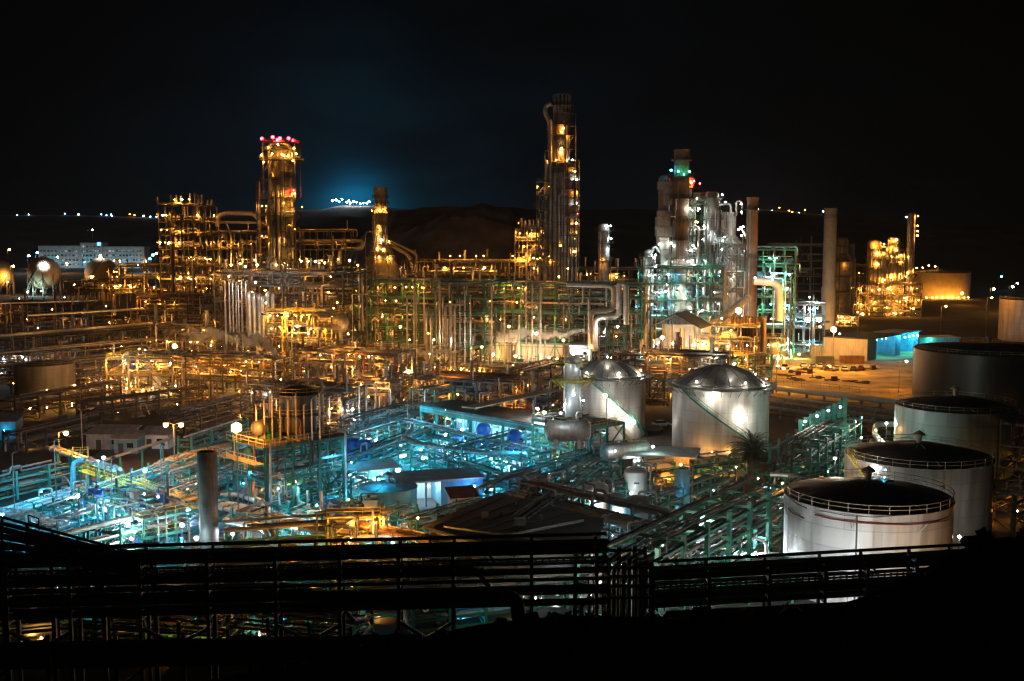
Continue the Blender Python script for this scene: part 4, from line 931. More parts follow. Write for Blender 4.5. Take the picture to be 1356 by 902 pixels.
# orange furnace deck in front
Y = 308
frame_unit('furnace_deck', 'brightly lit orange deck with a round furnace below the dark structure', 'process unit', at(408, Y), 3, 2, [Zf(449, Y), Zf(428, Y), Zf(412, Y)], 6.4, 6, -.25, M_STEEL, (M_ALU, M_CREAM, M_YEL), 12, 18, 46, 'yyo', 30, .3, .6, 5, 2, 62, .35, True, None, (.12, .3), M_CREAM, 4, M_YEL)
T = thing('furnace', 'domed dark furnace vessel on the orange furnace deck', 'furnace', (Xf(437, Y - 2), Y - 2, Zf(449, Y)))
part('shell', drum_mb(2.6, 8, 18), M_ALU2, T, (0, 0, 4.6)); sb = MB(); sb.box(-3, 0, 0, .6, 4, 3); sb.box(3, 0, 0, .6, 4, 3); part('saddle', sb, M_CONC, T)
lamp(T, (-5, -4, 2), 'y', 40, .3); lamp(T, (5.5, -4, 2), 'y', 40, .3); lamp(T, (-8, -4, 4), 'w', 60, .3)
# green frames
M_GR2 = M_GREEN
unit_line('pipe_structure', 'wide green steel frame with bare risers left of the tallest column', 480, 652, 338, (452, 432, 412, 392, 372), 8, 63, 30, 34, 'ooy', (M_ALU, M_ALU2, M_STEEL), .35, 5, -.32, 2, M_GR2, 46, 40, .3, 5, 6.5, None, (.1, .3), True, 5)
unit_line('pipe_structure', 'dense dark frame of risers at the foot of the tallest column', 652, 850, 345, (452, 432, 412, 392, 376), 9, 64, 26, 30, 'ooy', (M_ALU, M_ALU2, M_STEEL), .4, 5, -.22, 2, M_GR2, 50, 40, .3, 0, 6.5, None, (.1, .32), True, 5)
unit_line('pipe_structure', 'second green frame between the wide frame and the back rows', 500, 700, 385, (430, 410, 392, 372), 9, 65, 40, 42, 'oooy', (M_ALU, M_ALU2), .5, 6, -.2, 2, M_DARK, 26, 26, .36, 4)
unit_line('pipe_structure', 'low lit frame behind the dark block and furnace deck', 330, 500, 400, (432, 412, 392, 370), 8, 66, 34, 42, 'oooy', (M_ALU, M_ALU2), .5, 6, -.2, 2, M_DARK, 18, 20, .36, 6)
# tall individual risers in front of the frames
for i, (px, yt, yb, Y, r) in enumerate(((548, 374, 448, 322, .3), (551, 386, 448, 322, .2), (582, 372, 450, 324, .3), (590, 408, 450, 320, .35), (596, 405, 450, 320, .35), (602, 410, 450, 318, .3), (623, 395, 452, 325, .25), (651, 380, 452, 322, .25), (668, 392, 455, 325, .25), (705, 375, 455, 320, .22), (716, 380, 455, 326, .3), (539, 395, 448, 318, .25), (565, 412, 448, 316, .4), (571, 420, 448, 316, .4))):
    a, b = W(px, yt, Y), W(px, yb, Y)
    T = thing('riser_pipe', 'pale vertical riser pipe standing before the central frames', 'pipe', (a.x, Y, 0), 0, 'riser pipes before the central frames')
    part('pipe', MB().tube([(0, 0, 0), (0, 0, a.z), (0, 1.5, a.z + .4), (0, 6, a.z + .4)], r, 8), M_ALU, T)
for i in range(9):
    px = 530 + i * 36; Y = 312 + (i % 3) * 4; p = W(px, 432 + (i % 4) * 9, Y)
    pole_lamp('small warm lamp on a pole lighting the risers of the central frames', (p.x, Y), p.z, 'yow'[i % 3], 95, .28, 0, 0, None, 'lamps before the central frames', 'pole_lamp')
# big expansion loops
tb = thing('expansion_loop', 'outer of two stepped silver pipes rising above the beige shelters', 'pipe', (0, 0, 0)); Y = 318
part('pipe', MB().tube([W(782, 462, Y), W(782, 412, Y), W(810, 410, Y), W(813, 404, Y), W(813, 378, Y), W(750, 376, Y)], .78, 12, 2), M_ALU, tb); lamp(tb, W(800, 440, Y - 8), 'w', 150, .3)
tb = thing('expansion_loop', 'inner of two stepped silver pipes rising above the beige shelters', 'pipe', (0, 0, 0)); Y = 315
part('pipe', MB().tube([W(788, 465, Y), W(788, 421, Y), W(816, 419, Y), W(820, 413, Y), W(820, 376, Y), W(826, 376, Y), W(829, 380, Y), W(829, 430, Y)], .78, 12, 2), M_ALU, tb)
T = thing('lattice_pylon', 'narrow zigzag braced pylon beside the stepped silver pipes', 'pylon', (Xf(797, 310), 310, 0)); mb = MB(); z1 = Zf(432, 310)
for x in (-1, 1):
    for y in (-1, 1): mb.bar((x, y, 0), (x, y, z1), .16)
k = 7
for i in range(k): mb.bar((-1, -1, z1 * i / k), (1, -1, z1 * (i + 1) / k), .14); mb.bar((1, -1, z1 * (i + 1) / k), (1, 1, z1 * i / k), .14); mb.box(0, 0, z1 * (i + 1) / k - .1, 2, 2, .1)
part('lattice', mb, M_STEEL, T); lamp(T, (-3, -3, 7), 'y', 40, .25)
# beige shelters
def shelter(label, px0, px1, yt, yb, Y, m=M_CREAM, dep=9, cat='building', roofm=M_GROOF, yaw=-.1, name='shelter'):
    a, b = Xf(px0, Y), Xf(px1, Y); z0, z1 = max(0, Zf(yb, Y)), Zf(yt, Y); T = thing(name, label, cat, ((a + b) / 2, Y + dep / 2, 0), yaw); Wd = b - a
    part('wall', MB().box(0, 0, 0, Wd, dep, z1 - .4), m, T); part('roof', MB().box(0, 0, z1 - .4, Wd + .8, dep + .8, .4), roofm, T)
    mb = MB()
    for i in range(1, 5): mb.box(-Wd / 2 + Wd * i / 5, -dep / 2 - .04, .2, .12, .06, z1 - .8)
    part('panel_seam', mb, M_STEEL, T); 
    mb = MB(); mb.box(0, -dep / 2 - .06, z1 - 1.2, Wd * .92, .1, .3); part('eaves_trim', mb, M_STEEL, T); return T
SH = shelter('short beige windowless shelter beneath the white steam plume', 652, 686, 453, 484, 345); lamp(SH, (-2, -14, 9), 'y', 300, .35)
SH = shelter('long beige windowless shelter right of the short one', 686, 752, 455, 486, 341, yaw=-.16); lamp(SH, (-6, -15, 9), 'y', 330, .35); lamp(SH, (6, -13, 8), 'y', 260, .3)
SH = shelter('small white lit hut behind the platform vessel', 757, 785, 457, 478, 330, M_WHITE); lamp(SH, (-2, -7, 10), 'c', 200, .35); lamp(SH, (-9, -8, 9), 'w', 200, .3); hlamp(SH, (-18, -6, 8), 'w', 400, .3, -.1, 2.4)  # lamps off to the left of the hut added to light the steam

# gabled compressor house lit orange
Y = 352; T = thing('compressor_house', 'open gabled compressor house with orange lit columns', 'building', (Xf(902, Y), Y, 0), -.42)
zE, zR = Zf(432, Y), Zf(414, Y); Wd, dp = 15, 13; mb = MB()
mb.add([(-Wd / 2 - .6, -dp / 2 - .6, zE), (0, -dp / 2 - .6, zR), (0, dp / 2, zR), (-Wd / 2 - .6, dp / 2, zE), (-Wd / 2 - .6, -dp / 2 - .6, zE + .3), (0, -dp / 2 - .6, zR + .3), (0, dp / 2, zR + .3), (-Wd / 2 - .6, dp / 2, zE + .3)], [(3, 2, 1, 0), (4, 5, 6, 7), (0, 1, 5, 4), (1, 2, 6, 5), (2, 3, 7, 6), (3, 0, 4, 7)])
mb.add([(0.01, -dp / 2 - .6, zR), (Wd / 2 + .6, -dp / 2 - .6, zE), (Wd / 2 + .6, dp / 2, zE), (0.01, dp / 2, zR), (0.01, -dp / 2 - .6, zR + .3), (Wd / 2 + .6, -dp / 2 - .6, zE + .3), (Wd / 2 + .6, dp / 2, zE + .3), (0.01, dp / 2, zR + .3)], [(3, 2, 1, 0), (4, 5, 6, 7), (0, 1, 5, 4), (1, 2, 6, 5), (2, 3, 7, 6), (3, 0, 4, 7)])
part('roof', mb, M_ROOF, T); part('back_wall', MB().box(0, dp / 2 - .3, 0, Wd, .3, zE - .1), M_CREAM, T)
part('side_wall', MB().box(-Wd / 2, 0, 0, .25, dp - 1, zE * .75), M_ALU, T)
cm_ = post_mesh(.5, zE - .05, M_YEL)
for i in range(4):
    for s_ in (-1, 1): link('column', cm_, T, (-Wd / 2 + i * Wd / 3, s_ * (dp / 2 - .8), 0))
mb = MB()
for i in range(4): mb.tube([(-6 + i * 2.6, -dp / 2 - 1, 0), (-6 + i * 2.6, -dp / 2 - 1, zE + 3 - i)], .25, 7)
part('riser', mb, M_YEL, T); part('drum', drum_mb(1.7, 6, 14), M_ALU, T, (1, 0, 4)); part('machine', MB().box(-3, 1, 0, 4, 4, 3.4).tube([(-3, -1, 3.4), (-3, -1, 6), (2, -1, 6)], .4, 8), M_CREAM, T)
for x, y, z, c, k in ((-4, -5, 9, 'w', 160), (-1.5, -4, 11, 'c', 170), (4, -5, 6, 'y', 80), (0, -8, 5, 'o', 160), (5, -8, 4, 'o', 110), (-6, -8.5, 4, 'o', 100), (6, -7, 11, 'w', 60)): lamp(T, (x, y, z), c, k, .35)
pole_lamp('orange globe lamp on a pole before the gabled compressor house', at(877, 330), Zf(446, 330), 'y', 330, .5, 0)
# reformer furnace with vertical duct pipes
Y = 358
frame_unit('heater_structure', 'boxy orange lit heater with tall ribbed wall right of the compressor house', 'process unit', at(968, Y), 3, 2, [Zf(466, Y), Zf(448, Y), Zf(430, Y)], 6, 6, -.35, M_STEEL, (M_CREAM, M_ALU, M_RUST), 16, 12, 30, 'oyyw', 34, .32, .6, 4, 2, 67, .35, True, None, (.15, .4), M_CREAM, 3, M_YEL)
T = thing('ribbed_wall_heater', 'tall rust brown ribbed heater box behind the glaring orange lamp', 'heater', (Xf(992, 362), 362, 0), -.35); z1 = Zf(420, 362)
part('casing', MB().box(0, 0, 0, 10, 7, z1), M_RUST, T); mb = MB()
for i in range(11): mb.tube([(-5 + i, -3.75, .2), (-5 + i, -3.75, z1 + .6)], .22, 6)
part('tube', mb, M_BROWN, T); lamp(T, (-9, -7, 8), 'y', 180, .35); lamp(T, (-3, -9, 4), 'o', 120, .35)
frame_unit('heater_structure', 'small framed heater with white lit window opening below the glaring lamp', 'process unit', at(965, 340), 2, 1, [4.5, 9], 5.5, 5, -.3, M_YEL, (M_ALU,), 5, 5, 9, 'yw', 50, .32, .8, 2, 1, 68, .35, True)
tb = thing('flue_duct', 'sloping grey duct from the compressor house up to the brown chimney', 'duct', (0, 0, 0)); part('duct', MB().tube([W(935, 436, 356), W(952, 424, 362), W(990, 395, 380)], 1.3, 12), M_ALU2, tb)
for lab, px, py, Y, c, I, r in (('glaring orange floodlight pole in front of the ribbed heater', 978, 413, 345, 'y', 1000, .9), ('paired orange floodlights near the foot of the concrete chimney', 1077, 425, 372, 'y', 800, .8), ('glaring orange floodlight pole beside the yard storehouse', 1104, 438, 366, 'y', 1250, .95)):
    p = W(px, py, Y); pole_lamp(lab, (p.x, Y), p.z + .8, c, I, r, 2 if 'paired' in lab else 0)

# ------------------------------------------------------------------ yard on the right
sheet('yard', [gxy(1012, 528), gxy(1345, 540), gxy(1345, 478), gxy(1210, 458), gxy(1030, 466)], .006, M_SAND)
for i, (px, py) in enumerate(((1050, 465), (1150, 500), (1075, 452))):
    pass
def yard_lamp(px, pyl, Y, I=1200, c='o'):
    p = W(px, pyl, Y); return p
# storehouse with blue lit bays
Y = 375; pa, pb, pc = g(1090, 474), g(1148, 478), g(1216, 466); d = (pb - pa); T = thing('storehouse', 'long low storehouse with blue lit open bays beside the sandy yard', 'building', tuple(pb), math.atan2(d.y, d.x))
Lx = d.length; Ld = (pc - pb).length; e = (pc - pb).normalized(); yl = math.atan2(e.y, e.x) - math.atan2(d.y, d.x)
zc = 7.6; ex, ey = math.cos(yl), math.sin(yl)
def quadbox(mb, o, u, v, z0, z1):
    P = [Vector(o), Vector(o) + Vector(u), Vector(o) + Vector(u) + Vector(v), Vector(o) + Vector(v)]
    return mb.add([(p.x, p.y, z0) for p in P] + [(p.x, p.y, z1) for p in P], [(3, 2, 1, 0), (4, 5, 6, 7), (0, 1, 5, 4), (1, 2, 6, 5), (2, 3, 7, 6), (3, 0, 4, 7)])
vx = Vector((ex, ey, 0)); ux = Vector((-1, 0, 0))
mb = MB(); quadbox(mb, (0, 0, 0), ux * Lx, vx * .4, 0, zc); part('front_wall', mb, M_CREAM, T)
mb = MB(); quadbox(mb, vx * .42, vx * (Ld * .16), ux * .3, 0, zc); quadbox(mb, vx * (Ld * .52), vx * (Ld * .1), ux * .3, 0, zc); part('bay_wall', mb, M_LBLUE, T)
mb = MB(); quadbox(mb, vx * (Ld * .62), ux * 9, vx * .3, 0, zc); quadbox(mb, vx * (Ld * .98), ux * 9, vx * .3, 0, zc); quadbox(mb, vx * (Ld * .62) + ux * 9, vx * (Ld * .38), ux * .3, 0, zc); part('blue_bay', mb, M_LBLUE, T)
mb = MB(); quadbox(mb, vx * .5 + ux * 8, vx * (Ld * .6), ux * .3, 0, zc); part('inner_wall', mb, M_WHITE, T)
mb = MB(); quadbox(mb, vx * -.6 - ux * .8, ux * (Lx + 1), vx * (Ld * .62 + .6), zc, zc + .35); part('roof', mb, M_ROOF, T)
mb = MB(); quadbox(mb, vx * (Ld * .625) - ux * .8, ux * 11, vx * (Ld * .39), zc + .1, zc + .5); part('bay_roof', mb, M_GROOF, T)
for i in range(4): lamp(T, vx * (Ld * (.68 + i * .085)) + Vector((.8, -.6, zc - 1.0)), 't', 150, .42)
for f in (.1, .2, .3, .4, .48): lamp(T, vx * (Ld * f) + ux * 2.5 + Vector((0, 0, zc - 1.2)), 't' if f > .15 else 'c', 90, .3)
lamp(T, Vector((-Lx * .5, -6, zc + 2)), 'y', 260, .3)
T = thing('flat_shed', 'dim flat roofed shed with a green lit edge right of the blue bays', 'building', (*gxy(1236, 462), 0), .1); part('wall', MB().box(0, 0, 0, 16, 9, 4.5), M_LBLUE, T); part('roof', MB().box(0, 0, 4.5, 17, 10, .4), M_GROOF, T); lamp(T, (-4, -6.2, 4), 'g', 60, .3)
# vehicles
def car(label, xy, yaw, m, kind='car'):
    T = thing('parked_car' if kind == 'car' else 'pickup_truck', label, kind if kind == 'car' else 'truck', (xy[0], xy[1], 0), yaw)
    mb = MB(); y = .88
    prof = [(-2.2, .35), (-2.25, .8), (-2.1, .98), (1.0, 1.0), (2.1, .82), (2.25, .6), (2.2, .35)]
    vs = [(x, s_ * y, z) for s_ in (-1, 1) for x, z in prof]; n = len(prof)
    mb.add(vs, [tuple(range(n)), tuple(range(2 * n - 1, n - 1, -1))] + [(i, i + n, (i + 1) % n + n, (i + 1) % n) for i in range(n)]); part('body', mb, m, T)
    mb = MB(); cab = [(-1.7, .98), (-1.3, 1.5), (.4, 1.5), (1.05, 1.0)] if kind == 'car' else [(-.2, .98), (-.1, 1.7), (.9, 1.7), (1.4, 1.0)]
    vs = [(x, s_ * (y - .1 - (.12 if z > 1.2 else 0)), z) for s_ in (-1, 1) for x, z in cab]; mb.add(vs, [(0, 1, 2, 3), (7, 6, 5, 4), (0, 4, 5, 1), (1, 5, 6, 2), (2, 6, 7, 3)]); part('cabin', mb, M_GLASS, T)
    part('cabin_roof', MB().box((cab[1][0] + cab[2][0]) / 2, 0, cab[1][1] + .005, cab[2][0] - cab[1][0], 1.35, .06), m, T)
    wm = MB().lathe([(.02, -.12), (.33, -.12), (.33, .12), (.02, .12)], 14, (0, 0, 0), 'y').mesh('wheel', M_TYRE)
    for x in (-1.4, 1.4):
        for s_ in (-1, 1): link('wheel', wm, T, (x, s_ * .85, .33))
    return T
M_CARW = mat('white_car_paint', (.6, .6, .58), .25, 0, .05, 1, 0); M_CARG = mat('grey_car_paint', (.16, .17, .18), .25, .3, .05, 1, 0); M_CARR = mat('dark_red_car_paint', (.2, .03, .03), .25, 0, .05, 1, 0); M_CARD = mat('dark_car_paint', (.04, .045, .055), .25, 0, .05, 1, 0)
CARS = [(1064, 486, M_CARW, 'white car at the left end of the yard parking line'), (1076, 487, M_CARG, 'grey car parked second in the yard line'), (1086, 487, M_CARW, 'white car parked third in the yard line'), (1098, 489, M_CARD, 'dark car in the middle of the yard line'), (1107, 490, M_CARG, 'grey car beside the white crates in the yard'), (1118, 491, M_CARW, 'white car before the storehouse front wall'), (1130, 491, M_CARD, 'dark car near the storehouse blue corner'), (1140, 490, M_CARR, 'dark red car at the right end of the yard line')]
for px, py, m, lab in CARS: car(lab, gxy(px, py), 1.2 + (px % 5) * .06, m)
car('white pickup truck parked alone at the left of the yard', gxy(1037, 489), .3, M_CARW, 'pickup')
car('pale car between the two domed tanks', gxy(876, 565), .3, M_CARW); car('small pale car by the road left of the front domed tank', gxy(867, 572), .2, M_CARG)
for i, (px, py, s, m, lab) in enumerate(((1092, 482, (6, 2.4, 2.5), M_DARK, 'dark freight container beside the yard lamp'), (1128, 481, (8, 2.4, 2.4), M_RUST, 'rusty freight container against the storehouse wall'), (1057, 497, (1.6, 1.6, 1.4), M_RUST, 'small rusty crate alone in the sandy yard'), (1047, 494, (1.4, 1, 1), M_STEEL, 'small grey crate left of the rusty crate'))):
    T = thing('freight_container' if s[0] > 5 else 'crate', lab, 'container' if s[0] > 5 else 'crate', (*gxy(px, py), 0), -.1); part('body', MB().box(0, 0, .15, *s), m, T); mb = MB()
    for q in range(9): mb.box(-s[0] / 2 + s[0] * (q + .5) / 9, -s[1] / 2 - .03, .2, .08, .05, s[2] - .15)
    part('ribs', mb, m, T)
T = thing('white_tarp_frame', 'low pale mesh cage standing in the yard behind the cars', 'cage', (*gxy(1090, 472), 0), -.1); mb = MB().box(0, 0, 0, 9, 3, 4); part('cover', mb, M_CREAM, T); mb = MB(); [mb.bar((-4.5 + i * 1.8, -1.56, 0), (-4.5 + i * 1.8, -1.56, 4.1), .12) for i in range(6)]; part('frame', mb, M_STEEL, T)
T = thing('truck_crane', 'pale mobile crane truck parked behind the front domed tank', 'truck', (*gxy(1003, 487), 0), .15)
part('chassis', MB().box(0, 0, .7, 9, 2.4, .7), M_DARK, T); part('cab', MB().box(-3.6, 0, 1.4, 1.8, 2.3, 1.6), M_CARW, T); part('windscreen', MB().box(-4.52, 0, 2.1, .06, 1.9, .7), M_GLASS, T); part('boom', MB().bar((2.8, 0, 2.4), (-5.6, 0, 4.6), .6), M_CARW, T); part('turret', MB().box(2.2, 0, 1.4, 2.6, 2.2, 1.6), M_CARW, T)
wm = MB().lathe([(.02, -.2), (.55, -.2), (.55, .2), (.02, .2)], 14, (0, 0, 0), 'y').mesh('wheel', M_TYRE)
for x in (-3.2, .8, 2.4, 3.6):
    for s_ in (-1, 1): link('wheel', wm, T, (x, s_ * 1.1, .55))
pole_lamp('thin unlit looking pole in the middle of the yard', gxy(1076, 500), 16, 'o', 260, .3)
T = thing('steam_vent', 'short vent pipe breathing steam at the edge of the yard', 'pipe', (*gxy(1047, 474), 0)); part('pipe', MB().tube([(0, 0, 0), (0, 0, 3)], .4, 8), M_ALU, T); lamp(T, (2.5, -2, 1.5), 'y', 160, .4)
# road pipes along the yard
for i, (pa, pb, z, r, m) in enumerate((((1012, 512), (1205, 535), 1.6, .75, M_WHITE), ((1005, 523), (1200, 548), 1.4, .4, M_ALU), ((1005, 530), (1195, 556), 1.2, .45, M_ALU2), ((1000, 537), (1190, 563), 1.2, .4, M_ALU), ((1000, 545), (1190, 570), 1.2, .35, M_RUST))):
    a, b = g(*pa, z), g(*pb, z); T = thing('ground_pipe', ('fat white pipe along the near edge of the sandy yard', 'thin silver pipe just below the fat white yard pipe', 'weathered pipe third below the sandy yard', 'silver pipe fourth below the sandy yard', 'rusty pipe nearest the front domed tank road')[i], 'pipe', (0, 0, 0))
    part('pipe', MB().tube([a, b], r, 9), m, T); mb = MB(); k = 8
    for q in range(k): p = a.lerp(b, (q + .5) / k); mb.box(p.x, p.y, 0, .5, 1.2, z - r * .8)
    part('sleeper', mb, M_CONC, T)
for i, (px, py, h, c, I) in enumerate(((1028, 520, 7, 'y', 160), (1135, 455, 12, 'o', 500), (1190, 520, 9, 'o', 300), (1245, 450, 14, 'o', 200), (1305, 452, 18, 'o', 160))):
    pole_lamp(('curved pale lamp post beside the yard pipes', 'orange lamp behind the storehouse roof', 'orange lamp between yard pipes and dark tanks', 'thin pole lamp beyond the storehouse', 'tall pole lamp near the tank at the right edge')[i], gxy(px, py), h, c, I, .35, 1)

# ------------------------------------------------------------------ left dark racks
for i, (a, b, lv, lab, nl, I) in enumerate((((-190, 330), (-128, 424), [6, 11], 'upper long dark pipe rack at the far left', 8, 24), ((-172, 318), (-100, 414), [5, 9, 12.5], 'middle long dark pipe rack at the far left', 9, 22), ((-150, 300), (-92, 372), [5, 8.5, 12], 'lower long dark pipe rack behind the small left tank', 10, 26), ((-205, 380), (-140, 470), [6, 11], 'remote dark pipe rack below the gas spheres', 10, 40))):
    rack('pipe_rack', lab, a, b, lv, 8, 9, M_DARK, (M_ALU2, M_STEEL, M_DARK, M_RUST), 7, (.12, .38), nl, 'oooy', I * .42, .22, 70 + i)
for i, (px0, y0, px1, y1, Y0, Y1, r) in enumerate(((36, 418, 190, 409, 372, 392, .42), (0, 445, 205, 428, 355, 392, .5), (0, 402, 130, 398, 395, 415, .3))):
    a, b = W(px0, y0, Y0), W(px1, y1, Y1); T = thing('trunk_pipe', ('tan trunk pipe crossing the upper dark left racks', 'long tan trunk pipe crossing the lower dark left racks', 'thin tan pipe along the top of the left racks')[i], 'pipe', (0, 0, 0)); part('pipe', MB().tube([a, b], r, 9), M_ALU, T); mb = MB()
    for q in range(6): p = a.lerp(b, (q + .3) / 6); mb.box(p.x, p.y, 0, .4, .4, p.z - r * .9); 
    part('post', mb, M_STEEL, T)
    lamp(T, a.lerp(b, .3) + Vector((0, -9, 2.)), 'y', 50, .2); lamp(T, a.lerp(b, .75) + Vector((0, -9, 2.)), 'y', 50, .2)
for px, yt, yb, Y in ((206, 402, 470, 372),):
    a = W(px, yt, Y); T = thing('riser_pipe', 'single tall tan riser at the right end of the left racks', 'pipe', (a.x, Y, 0)); part('pipe', MB().tube([(0, 0, 0), (0, 0, a.z)], .55, 9), M_ALU2, T)
TK = tank('grey ringed tank sitting low at the far left', gxy(60, 522), 8.1, 8.6, shell_mat('shell_left', (.16, .15, .14), 8.1, 2.6), 'cone', n=40, rail=True)
p = g(60, 522); pole_lamp('white globe lamp behind the low ringed left tank', (Xf(28, 335), 335), Zf(471, 335), 'c', 160, .4, 0); pole_lamp('orange lamp hung in front of the low ringed left tank', gxy(54, 545), 5.5, 'y', 150, .3, 1); pole_lamp('second orange lamp near the railing below the ringed left tank', gxy(90, 541), 6, 'y', 150, .3, 1)
rack('pipe_rack', 'low railed pipe rack lit orange below the ringed left tank', gxy(20, 548), gxy(108, 540), [2.5], 5, 6, M_STEEL, (M_ALU,), 5, (.1, .25), 4, 'y', 30, .22, 79, rail=True)
pole_lamp('glaring orange floodlight left of the long lit platform', at(231, 330), Zf(457, 330), 'o', 1000, .7, 0)
# long lit platform with Y braced legs
frame_unit('elevated_platform', 'long elevated platform on braced legs glowing orange underneath', 'process unit', gxy(272, 528), 8, 2, [7.2, 11.5], 6.3, 6.5, -.16, M_STEEL, (M_ALU, M_CREAM, M_ALU2), 12, 34, 56, 'oyyw', 46, .3, .75, 8, 9, 81, .42, True, None, (.12, .35), M_ALU, 0, M_YEL, fill=14)
frame_unit('elevated_platform', 'shorter orange lit platform left of the long braced platform', 'process unit', gxy(190, 515), 4, 2, [5.5], 6.5, 6.5, -.16, M_STEEL, (M_ALU, M_ALU2), 6, 14, 20, 'oyw', 42, .3, .6, 5, 4, 82, .4, True, None, (.12, .3), M_ALU, fill=8)
frame_unit('process_structure', 'pipe filled orange unit under the drifting steam at centre left', 'process unit', gxy(410, 520), 5, 3, [4.5, 9], 6, 6, -.5, M_DARK, (M_ALU, M_ALU2, M_CREAM), 18, 34, 40, 'oyy', 40, .28, .55, 8, 4, 83, .35, True, None, (.1, .3), M_CREAM, 6, fill=10)
frame_unit('process_structure', 'bright orange skid with pale vessels in the middle of the site', 'process unit', gxy(478, 515), 4, 2, [4, 8.5], 6, 6, -.5, M_STEEL, (M_ALU, M_CREAM), 14, 24, 40, 'oyyw', 42, .28, .55, 8, 3, 84, .32, True, None, (.1, .3), M_CREAM, 6, fill=8)
frame_unit('process_structure', 'dark framed unit with one glaring white lamp left of the beige shelters', 'process unit', gxy(560, 510), 5, 3, [4, 8, 12], 6, 6, -.6, M_DARK, (M_ALU, M_ALU2), 22, 30, 28, 'oyy', 40, .28, .45, 6, 4, 85, .32, True, None, (.1, .3), M_ALU, 3, fill=8)
p = W(541, 491, 285); pole_lamp('glaring white lamp post among the orange centre pipework', (p.x, 285), p.z, 'y', 700, .5, 0)
frame_unit('process_structure', 'low pipe unit in front of the beige shelters', 'process unit', gxy(660, 515), 6, 2, [3.5, 7], 6, 6, -.4, M_DARK, (M_ALU, M_ALU2, M_STEEL), 14, 34, 26, 'oyy', 40, .28, .5, 5, 3, 86, .3, True, None, (.1, .3), M_ALU, 0, fill=8)
# diagonal racks over the middle
RK = [((455, 545), (640, 505), [5, 8], 'pipe rack crossing the dark middle ground toward the beige shelters', 10, 'oy', 30, 6), ((560, 565), (740, 520), [5.5, 8.5], 'dark diagonal pipe rack behind the teal pump shelter', 8, 'oy', 20, 7), ((640, 560), (760, 520), [4, 7, 10], 'stacked dark pipe rack left of the platform vessel', 6, 'y', 18, 7), ((380, 560), (560, 520), [4.5, 7.5], 'pipe rack glowing underneath behind the vessel platform', 12, 'oy', 36, 6), ((700, 505), (860, 470), [4, 8], 'pipe rack along the foot of the dense riser frame', 10, 'oyw', 34, 6), ((840, 520), (1010, 500), [4, 7], 'lit pipe rack behind the two domed tanks', 10, 'oy', 40, 6), ((470, 590), (610, 545), [3, 5.5], 'low rack along the upper edge of the teal lit area', 5, 't', 30, 6), ((140, 480), (300, 470), [5, 8, 11], 'dark rack above the long elevated platform', 8, 'o', 30, 6), ((300, 470), (480, 462), [4, 8], 'pipe rack under the orange furnace deck', 10, 'oy', 34, 7), ((480, 475), (700, 462), [4, 8], 'pipe rack along the base of the green frame', 12, 'oy', 34, 7)]
for i, (a, b, lv, lab, nl, lc, I, per) in enumerate(RK):
    rack('pipe_rack', lab, gxy(*a), gxy(*b), lv, 7, 8, (M_DARK, M_GREEN)[i % 2], (M_ALU, M_ALU2, M_STEEL), per, (.12, .36), nl, lc, I, .26, 90 + i)
tb = thing('walkway_roof', 'long pale sloping canopy strip behind the teal pump shelter', 'canopy', (0, 0, 0)); a, b = g(620, 540, 9), g(735, 516, 9); mb = MB(); mb.bar(a, b, 3.4, .25); 
part('canopy', mb, M_CREAM, tb); mb = MB()
for q in range(6): p = a.lerp(b, (q + .5) / 6); mb.box(p.x, p.y, 0, .3, .3, 8.85)
part('post', mb, M_STEEL, tb)
tb = thing('red_pipe', 'red painted pipe curving behind the platform vessel', 'pipe', (0, 0, 0)); part('pipe', MB().tube([g(650, 546, 6), g(690, 545, 6), g(708, 538, 6.5), g(712, 545, 3)], .45, 8, 2), M_RED, tb); lamp(tb, g(702, 548, 7), 'r', 14, .25)
tb = thing('bright_deck_strip', 'bright yellow lit gangway in the orange centre pipework', 'gangway', (0, 0, 0)); a, b = g(455, 530, 3), g(545, 508, 3); part('deck', MB().bar(a, b, 2.2, .2), M_CREAM, tb); mb = MB(); mb.rail([a, b], 1.1, 2, .06); part('handrail', mb, M_YEL, tb)
for q in range(5): lamp(tb, a.lerp(b, (q + .5) / 5) + Vector((-1, -2, 2.5)), 'y', 60, .25)
for i, (px, py, h, c, I) in enumerate(((206, 496, 5, 'w', 120), (320, 505, 6, 'o', 200), (380, 480, 6, 'o', 160), (430, 540, 5, 'y', 200), (470, 545, 6, 'o', 160), (600, 520, 6, 'o', 160), (640, 500, 5, 'o', 180), (700, 498, 6, 'o', 160), (150, 500, 6, 'y', 180), (120, 470, 8, 'c', 160))):
    pole_lamp('plain pole lamp among the orange lit pipework', gxy(px, py), h, c, I, .34, 1, i, None, 'pole lamps among the orange lit pipework', 'pole_lamp')
for i, (px, py, r, h) in enumerate(((392, 505, 1.3, 6), (401, 508, 1.3, 6), (455, 512, 1.2, 5), (470, 500, 1.2, 7), (478, 500, 1.2, 7), (517, 500, 1.4, 8), (526, 503, 1.4, 8), (452, 470, 1.4, 8), (640, 490, 1.2, 6), (618, 495, 1.2, 6))):
    vessel('pale upright process drum among the orange lit pipework', gxy(px, py), r, h, M_CREAM if i % 2 else M_ALU, 4, 1.2, 'vessel', 'upright_drum', 'upright drums among the orange lit pipework')

